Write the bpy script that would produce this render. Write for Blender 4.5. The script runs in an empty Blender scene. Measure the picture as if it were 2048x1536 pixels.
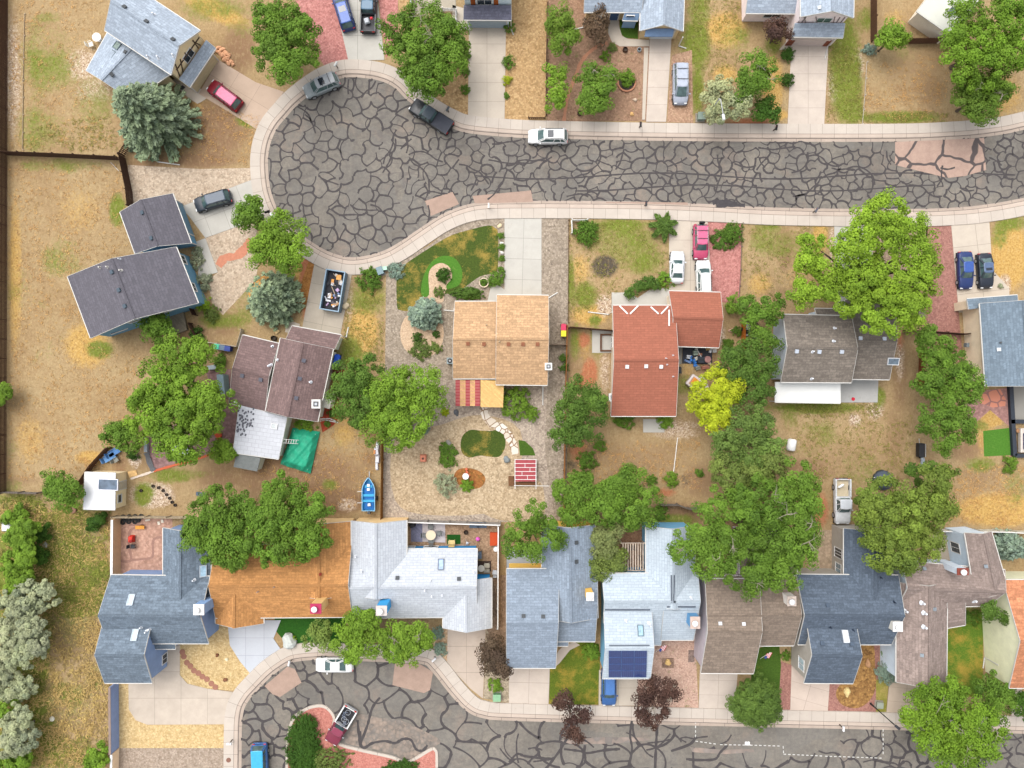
import bpy, bmesh, math, random
import numpy as np
from mathutils import Vector, Matrix
from mathutils.bvhtree import BVHTree
random.seed(7); RNG = np.random.default_rng(7)
SC = bpy.context.scene; C = SC.collection
# ---------------------------------------------------------------- camera
H = 90.0; S = 16.0                       # height of the drone in metres; picture pixels per metre of ground
cam = bpy.data.cameras.new('camera'); camo = bpy.data.objects.new('camera', cam); C.objects.link(camo)
camo.location = (0, 0, H); camo.rotation_euler = (0, 0, 0)
cam.sensor_width = 36; cam.lens = 36 * H / (2048 / S)
cam.clip_start = 1; cam.clip_end = 4000
SC.camera = camo
# ---------------------------------------------------------------- sky, sun, exposure (overcast)
SUN_EL, SUN_AZ = math.radians(62), math.radians(-38)      # azimuth measured from picture-up, clockwise
W = bpy.data.worlds.new('World'); SC.world = W; W.use_nodes = True
nt = W.node_tree; bg = nt.nodes['Background']
sky = nt.nodes.new('ShaderNodeTexSky'); sky.sky_type = 'NISHITA'; sky.sun_disc = False
sky.sun_elevation = SUN_EL; sky.sun_rotation = SUN_AZ; sky.air_density = 1.0; sky.dust_density = 4.0; sky.ozone_density = 0.6
hs = nt.nodes.new('ShaderNodeHueSaturation'); hs.inputs['Saturation'].default_value = 0.22
nt.links.new(sky.outputs[0], hs.inputs['Color']); nt.links.new(hs.outputs[0], bg.inputs[0]); bg.inputs[1].default_value = 0.15
sl = bpy.data.lights.new('sun', 'SUN'); sl.energy = 0.65; sl.angle = math.radians(60); sl.color = (1.0, 0.965, 0.92)
so = bpy.data.objects.new('sun', sl); C.objects.link(so)
sd = Vector((math.sin(SUN_AZ) * math.cos(SUN_EL), math.cos(SUN_AZ) * math.cos(SUN_EL), math.sin(SUN_EL)))
so.rotation_euler = sd.to_track_quat('Z', 'Y').to_euler(); so.location = sd * 60
SC.view_settings.view_transform = 'Standard'; SC.view_settings.look = 'None'
SC.view_settings.gamma = 1; SC.view_settings.exposure = 1.22
SC.cycles.max_bounces = 6; SC.cycles.diffuse_bounces = 4; SC.cycles.transparent_max_bounces = 4

# ---------------------------------------------------------------- helpers
def P(u, v, z=0.0):
    """a point at height z seen at picture position (u, v) of the 2048 x 1536 photograph"""
    k = (H - z) / H / S
    return Vector(((u - 1024) * k, (768 - v) * k, z))
def link(o, parent=None):
    C.objects.link(o)
    if parent is not None: o.parent = parent
    return o
def meshobj(name, verts, faces, mat, parent=None, uvs=None, smooth=False):
    me = bpy.data.meshes.new(name)
    me.from_pydata([tuple(v) for v in verts], [], faces)
    mats = mat if isinstance(mat, list) else [mat]
    for m in mats: me.materials.append(m)
    if uvs is not None:
        l = me.uv_layers.new(name='UVMap')
        for p in me.polygons:
            for li, vi in zip(p.loop_indices, p.vertices): l.data[li].uv = uvs[(p.index, vi)] if isinstance(uvs, dict) else uvs[vi]
    if smooth:
        for p in me.polygons: p.use_smooth = True
    return link(bpy.data.objects.new(name, me), parent)
def tag(o, label, cat, group=None, kind=None):
    o['label'] = label; o['category'] = cat
    if group: o['group'] = group
    if kind: o['kind'] = kind
    return o
def thing(name, label, cat, loc, rz=0.0, group=None):
    o = bpy.data.objects.new(name, None); o.location = loc; o.rotation_euler = (0, 0, rz); o.empty_display_size = .3
    C.objects.link(o); return tag(o, label, cat, group)
class MB:
    """collects boxes, prisms and tubes and links them as ONE mesh object"""
    def __init__(s): s.v = []; s.f = []; s.mi = []; s.cur = 0
    def m(s, i): s.cur = i; return s
    def add(s, vs, fs, M=None):
        n = len(s.v)
        s.v += [(M @ Vector(v)) if M else Vector(v) for v in vs]
        s.f += [tuple(i + n for i in f) for f in fs]; s.mi += [s.cur] * len(fs); return s
    def box(s, cx, cy, cz, sx, sy, sz, rz=0, M=None, taper=1.0):
        a, b, c = sx / 2, sy / 2, sz / 2; t = taper
        vs = [(-a,-b,-c),(a,-b,-c),(a,b,-c),(-a,b,-c),(-a*t,-b*t,c),(a*t,-b*t,c),(a*t,b*t,c),(-a*t,b*t,c)]
        T = Matrix.Translation((cx, cy, cz)) @ Matrix.Rotation(rz, 4, 'Z')
        if M: T = M @ T
        return s.add(vs, [(3,2,1,0),(4,5,6,7),(0,1,5,4),(1,2,6,5),(2,3,7,6),(3,0,4,7)], T)
    def bar(s, p, q, w, h=None, up=Vector((0, 0, 1))):
        p = Vector(p); q = Vector(q); h = h or w; d = q - p; L = d.length
        if L < 1e-6: return s
        d.normalize(); r = d.cross(up)
        if r.length < 1e-4: r = d.cross(Vector((1, 0, 0)))
        r.normalize(); n = r.cross(d)
        vs = []
        for e in (p, q):
            for a, b in ((-1,-1),(1,-1),(1,1),(-1,1)): vs.append(e + r * (a * w / 2) + n * (b * h / 2))
        return s.add(vs, [(3,2,1,0),(4,5,6,7),(0,1,5,4),(1,2,6,5),(2,3,7,6),(3,0,4,7)])
    def tube(s, pts, r, n=8, M=None, cap=True):
        pts = [Vector(p) for p in pts]; rs = r if isinstance(r, (list, tuple)) else [r] * len(pts)
        vs = []; fs = []
        for i, p in enumerate(pts):
            d = (pts[min(i + 1, len(pts) - 1)] - pts[max(i - 1, 0)]).normalized()
            a = d.cross(Vector((0, 0, 1)))
            if a.length < 1e-3: a = d.cross(Vector((1, 0, 0)))
            a.normalize(); b = d.cross(a)
            for k in range(n):
                t = 2 * math.pi * k / n; vs.append(p + (a * math.cos(t) + b * math.sin(t)) * rs[i])
        for i in range(len(pts) - 1):
            for k in range(n): fs.append((i*n+k, i*n+(k+1) % n, (i+1)*n+(k+1) % n, (i+1)*n+k))
        if cap: fs += [tuple(range(n - 1, -1, -1)), tuple((len(pts) - 1) * n + k for k in range(n))]
        return s.add(vs, fs, M)
    def lathe(s, prof, n=16, M=None, cap=True):
        """prof: list of (r, z)"""
        vs = []; fs = []
        for r, z in prof:
            for k in range(n):
                t = 2 * math.pi * k / n; vs.append((r * math.cos(t), r * math.sin(t), z))
        for i in range(len(prof) - 1):
            for k in range(n): fs.append((i*n+k, i*n+(k+1) % n, (i+1)*n+(k+1) % n, (i+1)*n+k))
        if cap: fs += [tuple(range(n - 1, -1, -1)), tuple((len(prof) - 1) * n + k for k in range(n))]
        return s.add(vs, fs, M)
    def prism(s, pts, z0, z1, M=None):
        n = len(pts); a = sum(pts[i][0]*pts[(i+1) % n][1] - pts[(i+1) % n][0]*pts[i][1] for i in range(n))
        if a < 0: pts = pts[::-1]
        vs = [(p[0], p[1], z0) for p in pts] + [(p[0], p[1], z1) for p in pts]
        fs = [tuple(range(n - 1, -1, -1)), tuple(range(n, 2 * n))] + [(i, (i+1) % n, n + (i+1) % n, n + i) for i in range(n)]
        return s.add(vs, fs, M)
    def build(s, name, mat, parent=None, smooth=False, bevel=0):
        o = meshobj(name, s.v, s.f, mat, parent, smooth=smooth)
        if isinstance(mat, list):
            for p, i in zip(o.data.polygons, s.mi): p.material_index = i
        if bevel:
            b = o.modifiers.new('bevel', 'BEVEL'); b.width = bevel; b.segments = 2; b.limit_method = 'ANGLE'
        return o
def spline(pts, closed=False, n=8):
    """Catmull-Rom through the points"""
    out = []; N = len(pts)
    for i in range(N if closed else N - 1):
        g = lambda k: pts[k % N] if closed else pts[max(0, min(N - 1, k))]
        p0, p1, p2, p3 = g(i - 1), g(i), g(i + 1), g(i + 2)
        for j in range(n):
            t = j / n
            out.append(tuple(.5 * (2*b + (c - a)*t + (2*a - 5*b + 4*c - d)*t*t + (3*b - a - 3*c + d)*t**3) for a, b, c, d in zip(p0, p1, p2, p3)))
    if not closed: out.append(tuple(pts[-1]))
    return out

# ---------------------------------------------------------------- materials
def lin(r, g, b):
    f = lambda c: c / 12.92 if c <= .04045 else ((c + .055) / 1.055) ** 2.4
    return (f(r / 255), f(g / 255), f(b / 255))
GAIN = 1.0
def px(r, g, b, k=0.62):
    """base colour of a surface that shows as sRGB (r, g, b) in daylight at this exposure"""
    return tuple(min(.9, c * k) for c in lin(r, g, b))
class N:
    """tiny node-graph helper"""
    def __init__(s, name):
        s.mat = bpy.data.materials.new(name); s.mat.use_nodes = True; s.t = s.mat.node_tree
        s.b = s.t.nodes['Principled BSDF']; s.b.inputs['Specular IOR Level'].default_value = .25
    def n(s, typ, **kw):
        x = s.t.nodes.new('ShaderNode' + typ)
        for k, v in kw.items(): setattr(x, k, v)
        return x
    def set(s, sock, v):
        if hasattr(v, 'is_linked') or isinstance(v, bpy.types.NodeSocket): s.t.links.new(v, sock)
        elif v is not None:
            try: sock.default_value = v
            except Exception: sock.default_value = (*v, 1) if len(v) == 3 else v
    def co(s, kind='Object'): return s.n('TexCoord').outputs[kind]
    def noise(s, vec, scale, detail=4, rough=.6, out='Fac', dist=0):
        x = s.n('TexNoise'); s.set(x.inputs['Vector'], vec); x.inputs['Scale'].default_value = scale
        x.inputs['Detail'].default_value = detail; x.inputs['Roughness'].default_value = rough; x.inputs['Distortion'].default_value = dist
        return x.outputs[out]
    def vor(s, vec, scale, feature='F1', out='Distance', rnd=1.0):
        x = s.n('TexVoronoi', feature=feature); s.set(x.inputs['Vector'], vec); x.inputs['Scale'].default_value = scale
        x.inputs['Randomness'].default_value = rnd
        return x.outputs[out]
    def math(s, op, a, b=None, c=None, clamp=False):
        x = s.n('Math', operation=op, use_clamp=clamp); s.set(x.inputs[0], a)
        if b is not None: s.set(x.inputs[1], b)
        if c is not None: s.set(x.inputs[2], c)
        return x.outputs[0]
    def vmath(s, op, a, b=None, scale=None):
        x = s.n('VectorMath', operation=op); s.set(x.inputs[0], a)
        if b is not None: s.set(x.inputs[1], b)
        if scale is not None: s.set(x.inputs['Scale'], scale)
        return x.outputs[0]
    def map(s, v, a, b, c=0., d=1.):
        x = s.n('MapRange'); s.set(x.inputs[0], v)
        for i, k in enumerate((a, b, c, d)): s.set(x.inputs[i + 1], k)
        return x.outputs[0]
    def mix(s, f, a, b, mode='MIX'):
        x = s.n('Mix', data_type='RGBA', blend_type=mode, clamp_factor=True)
        s.set(x.inputs[0], f); s.set(x.inputs[6], a); s.set(x.inputs[7], b); return x.outputs[2]
    def ramp(s, f, stops):
        x = s.n('ValToRGB'); s.set(x.inputs[0], f); e = x.color_ramp.elements
        while len(e) < len(stops): e.new(.5)
        for el, (p, c) in zip(e, stops): el.position = p; el.color = (*c[:3], 1)
        return x.outputs[0]
    def attr(s, name, out='Color'): return s.n('Attribute', attribute_name=name).outputs[out]
    def bump(s, h, strength=.3, dist=.05):
        x = s.n('Bump'); s.set(x.inputs['Height'], h); x.inputs['Strength'].default_value = strength; x.inputs['Distance'].default_value = dist
        s.t.links.new(x.outputs[0], s.b.inputs['Normal'])
    def done(s, col, rough=.8, metal=0):
        s.set(s.b.inputs['Base Color'], col); s.set(s.b.inputs['Roughness'], rough); s.b.inputs['Metallic'].default_value = metal
        return s.mat
MATS = {}
def cached(f):
    def g(*a, **k):
        key = (f.__name__, a, tuple(sorted(k.items())))
        if key not in MATS: MATS[key] = f(*a, **k)
        return MATS[key]
    return g
def sc(c, k): return tuple(min(.95, x * k) for x in c)
@cached
def plain(c, rough=.6, var=.16, scale=2.5, metal=0, spec=.25):
    g = N('plain'); o = g.co(); f = g.noise(o, scale, 5); f2 = g.noise(o, scale * 9, 3)
    col = g.ramp(g.math('ADD', g.math('MULTIPLY', f, .65), g.math('MULTIPLY', f2, .35)), [(.3, sc(c, 1 - var)), (.7, sc(c, 1 + var))])
    g.b.inputs['Specular IOR Level'].default_value = spec
    return g.done(col, rough, metal)
@cached
def paint(c, coat=.12, rough=.4):
    g = N('car_paint'); o = g.co(); f = g.noise(o, 3, 4)
    col = g.ramp(f, [(.3, sc(c, .9)), (.7, sc(c, 1.08))]); g.b.inputs['Coat Weight'].default_value = coat; g.b.inputs['Coat Roughness'].default_value = .12
    g.b.inputs['Specular IOR Level'].default_value = .35
    return g.done(col, rough, .0)
@cached
def glass(c=(.02, .035, .04)):
    g = N('glass'); f = g.noise(g.co(), 1.5, 2); g.b.inputs['Specular IOR Level'].default_value = .6
    return g.done(g.ramp(f, [(.3, sc(c, .7)), (.7, sc(c, 1.4))]), .08)
@cached
def gravel(c1, c2, c3, scale=7.0, big=.35, weeds=0.0):
    scale *= .78
    g = N('gravel'); o = g.co()
    cell = g.vor(o, scale, out='Color'); h = g.vor(o, scale)
    sep = g.n('SeparateColor'); g.t.links.new(cell, sep.inputs[0])
    col = g.ramp(sep.outputs[0], [(0, sc(c3, .5)), (.25, c1), (.55, c2), (.8, sc(c2, 1.3)), (1, c3)])
    cell2 = g.vor(o, scale * .55, out='Color'); sep2 = g.n('SeparateColor'); g.t.links.new(cell2, sep2.inputs[0])
    col = g.mix(.45, col, g.ramp(sep2.outputs[1], [(0, sc(c1, .8)), (.5, c2), (1, c3)]))
    f = g.noise(o, big, 6, .65); col = g.mix(g.map(f, .35, .7, 0, .75), col, g.mix(.5, col, c1))
    col = g.mix(g.map(h, .0, .7, 0, .45), col, sc(c1, .55))
    if weeds: col = g.mix(g.map(g.noise(o, 1.3, 7, .72), .6 - weeds * .1, .7, 0, .8), col, (.10, .13, .03))
    g.bump(h, .5, .05)
    return g.done(col, .9)
@cached
def lawn(c1, c2, dry, amount=.5, scale=.35):
    g = N('lawn'); o = g.co()
    f = g.noise(o, scale, 5, .62); f2 = g.noise(o, 5, 5, .7); f3 = g.noise(o, 17, 3, .7)
    col = g.mix(g.map(f2, .35, .68), c1, c2)
    col = g.mix(g.map(g.math('ADD', f, g.math('MULTIPLY', f2, .25)), .78 - amount * .35, .88 - amount * .2), col, dry)
    col = g.mix(g.map(f3, .35, .7, .55, 0), col, sc(c1, .45))
    g.bump(f3, .6, .06)
    return g.done(col, .95)
@cached
def concrete(c, joint=.012, stain=.25):
    lm = .3*c[0] + .6*c[1] + .1*c[2]; c = tuple(x*.72 + lm*.28 for x in c); g = N('concrete'); o = g.co(); uv = g.co('UV')
    f = g.noise(o, .55, 7, .68); f2 = g.noise(o, 9, 4, .7)
    col = g.mix(g.map(f, .32, .72), sc(c, 1 - stain * .55), sc(c, 1 + stain * .35))
    col = g.mix(g.map(f2, .35, .7, 0, .3), col, sc(c, .8))
    # slab tint
    fl = g.vmath('FLOOR', uv); wn = g.n('TexWhiteNoise', noise_dimensions='3D'); g.t.links.new(fl, wn.inputs['Vector'])
    col = g.mix(g.map(wn.outputs['Value'], 0, 1, 0, .42), col, sc(c, .8))
    fr = g.vmath('FRACTION', uv); s = g.n('SeparateXYZ'); g.t.links.new(fr, s.inputs[0])
    d = [g.math('MINIMUM', s.outputs[i], g.math('SUBTRACT', 1.0, s.outputs[i])) for i in (0, 1)]
    j = g.math('LESS_THAN', g.math('MINIMUM', d[0], d[1]), joint)
    col = g.mix(g.math('MULTIPLY', j, .62), col, sc(c, .3))
    st = g.noise(o, 1.6, 8, .75, dist=.6); col = g.mix(g.map(st, .6, .72, 0, .42), col, sc((c[0], c[1]*.92, c[2]*.84), .55))
    g.bump(f2, .15, .02)
    return g.done(col, .85)
@cached
def shingle(c, row=.28, var=.25, patch=.2):
    var *= 1.25; g = N('shingle'); uv = g.co('UV'); o = g.co()
    b = g.n('TexBrick', offset=.5); g.t.links.new(uv, b.inputs['Vector'])
    b.inputs['Color1'].default_value = (*sc(c, 1 - var), 1); b.inputs['Color2'].default_value = (*sc(c, 1 + var), 1)
    b.inputs['Mortar'].default_value = (*sc(c, .62), 1); b.inputs['Scale'].default_value = 1; b.inputs['Mortar Size'].default_value = .03
    b.inputs['Mortar Smooth'].default_value = .4; b.inputs['Brick Width'].default_value = .85; b.inputs['Row Height'].default_value = row * 1.25
    f = g.noise(o, .5, 7, .7); col = g.mix(g.map(f, .34, .62, 0, 1), b.outputs[0], g.mix(.5, b.outputs[0], sc(c, 1 - patch * 1.6)))
    sv = g.noise(g.vmath('MULTIPLY', uv, (3.2, .35, 1)), 1, 4, .6); col = g.mix(g.map(sv, .52, .72, 0, .3), col, sc(c, .72))
    f2 = g.noise(o, 3.4, 6, .8); col = g.mix(g.map(f2, .34, .56, .6, 0), col, sc(c, 1 - var * 1.2)); col = g.mix(g.map(f2, .5, .68, 0, .6), col, sc(c, 1 + var * 1.3))
    g.bump(b.outputs['Fac'], .3, .02)
    return g.done(col, .92)
@cached
def siding(c, vertical=False):
    c = sc(c, 1.65); g = N('siding'); o = g.co(); s = g.n('SeparateXYZ'); g.t.links.new(o, s.inputs[0])
    z = g.math('ADD', s.outputs[0], s.outputs[1]) if vertical else s.outputs[2]
    fr = g.math('FRACT', g.math('MULTIPLY', z, 5.0))
    f = g.noise(o, 1.2, 5); col = g.mix(g.map(f, .3, .7), sc(c, .9), sc(c, 1.07))
    col = g.mix(g.math('MULTIPLY', g.math('LESS_THAN', fr, .12), .45), col, sc(c, .5))
    g.bump(fr, .3, .02)
    return g.done(col, .7)
@cached
def wood(c, across=.15):
    g = N('wood'); o = g.co(); uv = g.co('UV')
    wn = g.n('TexWhiteNoise', noise_dimensions='1D')
    s = g.n('SeparateXYZ'); g.t.links.new(o, s.inputs[0])
    k = g.math('FLOOR', g.math('DIVIDE', g.math('ADD', s.outputs[0], g.math('MULTIPLY', s.outputs[1], 1.0)), across)); g.t.links.new(k, wn.inputs['W'])
    f = g.noise(o, 4, 6, .7, dist=.4)
    col = g.mix(g.map(f, .3, .7), sc(c, .75), sc(c, 1.25)); col = g.mix(g.map(wn.outputs[0], 0, 1, 0, .5), col, sc(c, .6))
    return g.done(col, .85)
@cached
def leaf(c, var=.35, trans=.3):
    g = N('leaf'); t = g.attr('tint'); s = g.n('SeparateColor'); g.t.links.new(t, s.inputs[0])
    a = g.mix(s.outputs[0], sc(c, 1 - var), (min(.9, c[0] * (1 + var * 1.5)), min(.9, c[1] * (1 + var)), c[2] * (1 + var * .3)))
    a = g.mix(g.map(s.outputs[1], 0, 1, 0, .4), a, (c[0] * 1.35, c[1] * .95, c[2] * .9))
    g.b.inputs['Specular IOR Level'].default_value = .15; g.done(a, .7)
    tr = g.n('BsdfTranslucent'); g.t.links.new(a, tr.inputs[0]); mx = g.n('MixShader'); mx.inputs[0].default_value = trans
    g.t.links.new(g.b.outputs[0], mx.inputs[1]); g.t.links.new(tr.outputs[0], mx.inputs[2])
    g.t.links.new(mx.outputs[0], g.t.nodes['Material Output'].inputs['Surface'])
    return g.mat
WHITE = plain(px(248, 246, 242), .5, .05); BARK = plain((.09, .07, .05), .9, .35, 6); BLACK = plain((.018, .018, .02), .5, .3); DGREY = plain((.06, .06, .065), .6, .2)
STEEL = plain((.38, .39, .4), .4, .12, 3, .5); TRIM = plain(px(226, 223, 216), .5, .05); GALV = plain(px(190, 194, 198), .5, .1); TYRE = plain((.02, .02, .02), .85, .25); WGLASS = glass((.03, .04, .05))
# ================================================================ GROUND
def ground_material():
    g = N('dry_grass_ground'); o = g.co(); a1 = g.n('SeparateColor'); g.t.links.new(g.attr('cover'), a1.inputs[0])
    a2 = g.n('SeparateColor'); g.t.links.new(g.attr('soil'), a2.inputs[0])
    f = g.noise(o, .16, 8, .66); f2 = g.noise(o, 1.5, 6, .72); f3 = g.noise(o, 4.2, 6, .8); st = g.noise(g.vmath('MULTIPLY', o, (1, .4, 1)), 3.2, 5, .75)
    tan = g.ramp(g.math('ADD', g.math('MULTIPLY', f, .6), g.math('MULTIPLY', f2, .4)), [(.3, px(152, 123, 88)), (.46, px(174, 146, 106)), (.6, px(186, 161, 120)), (.75, px(200, 179, 140))])
    def m(ch, n, k=.75): return g.map(g.math('ADD', ch, g.math('MULTIPLY', g.math('SUBTRACT', n, .5), k * 1.6)), .34, .66)
    n1 = g.math('ADD', g.math('MULTIPLY', f2, .6), g.math('MULTIPLY', f3, .4)); n2 = g.math('ADD', g.math('MULTIPLY', g.noise(o, 2.3, 6, .75), .6), g.math('MULTIPLY', st, .4))
    col = g.mix(m(a1.outputs[1], n2), tan, g.mix(g.map(f3, .35, .65), px(196, 150, 74), px(218, 182, 112)))
    col = g.mix(m(a1.outputs[2], n1), col, g.mix(f2, px(122, 92, 66), px(172, 138, 106)))
    peb = g.vor(o, 7, out='Color'); s = g.n('SeparateColor'); g.t.links.new(peb, s.inputs[0])
    col = g.mix(m(a2.outputs[0], n1), col, g.ramp(s.outputs[0], [(0, px(150, 122, 102)), (.5, px(205, 180, 152)), (1, px(238, 220, 200))]))
    col = g.mix(m(a2.outputs[1], n2), col, g.mix(f3, px(176, 96, 62), px(206, 140, 104)))
    G0 = g.math('ADD', a1.outputs[0], g.map(g.noise(o, .11, 5, .6), .48, .68, 0, .34))
    gr = g.mix(g.map(f3, .33, .66), px(88, 104, 34), px(142, 150, 60)); gr = g.mix(g.map(f2, .35, .68), gr, px(116, 134, 44))
    col = g.mix(m(G0, n2), col, gr)
    col = g.mix(m(a2.outputs[2], n1), col, g.mix(f3, px(56, 50, 44), px(104, 96, 84)))
    tuft = g.noise(o, 2.4, 6, .82); col = g.mix(g.map(tuft, .52, .68, 0, .5), col, px(122, 104, 56))
    col = g.mix(g.map(f3, .3, .52, .6, 0), col, px(122, 90, 52)); col = g.mix(g.map(st, .52, .7, 0, .36), col, px(222, 198, 148))
    g.bump(f3, .7, .08)
    return g.done(col, .95)
def build_ground():
    xs = np.concatenate([[-1600, -500, -160, -100], np.arange(-80, 80.1, .5), [100, 160, 500, 1600]])
    ys = np.concatenate([[-1600, -500, -160, -90], np.arange(-62, 62.1, .5), [90, 160, 500, 1600]])
    X, Y = np.meshgrid(xs, ys); nx, ny = len(xs), len(ys)
    co = np.stack([X.ravel(), Y.ravel(), np.zeros(nx * ny)], 1)
    i = np.arange(nx * ny).reshape(ny, nx); q = np.stack([i[:-1, :-1], i[:-1, 1:], i[1:, 1:], i[1:, :-1]], -1).reshape(-1, 4)
    me = bpy.data.meshes.new('ground'); me.vertices.add(len(co)); me.vertices.foreach_set('co', co.ravel().astype('f'))
    me.loops.add(q.size); me.loops.foreach_set('vertex_index', q.ravel().astype('i'))
    me.polygons.add(len(q)); me.polygons.foreach_set('loop_start', (np.arange(len(q)) * 4).astype('i')); me.update(calc_edges=True)
    U = co[:, 0] * S + 1024; V = 768 - co[:, 1] * S
    ch = {k: np.zeros(len(co)) for k in 'GYDPKB'}
    for line in BLOBS.split(';'):
        p = line.split()
        if not p: continue
        k = p[0]; u, v, ru, rv, s = map(float, p[1:6]); an = math.radians(float(p[6])) if len(p) > 6 else 0
        du, dv = U - u, V - v; a = du * math.cos(an) + dv * math.sin(an); b = -du * math.sin(an) + dv * math.cos(an)
        d = (a / ru) ** 2 + (b / rv) ** 2
        ch[k] = np.maximum(ch[k], s * np.exp(-.7 * d ** 1.6))
    for nm, ks in (('cover', 'GYD'), ('soil', 'PKB')):
        at = me.attributes.new(nm, 'FLOAT_COLOR', 'POINT'); dat = np.ones((len(co), 4), 'f')
        for j, k in enumerate(ks): dat[:, j] = ch[k]
        at.data.foreach_set('color', dat.ravel())
    me.materials.append(ground_material())
    o = link(bpy.data.objects.new('ground', me)); o['kind'] = 'structure'; o['label'] = 'dry tan grass and bare soil of the yards and field'
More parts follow.
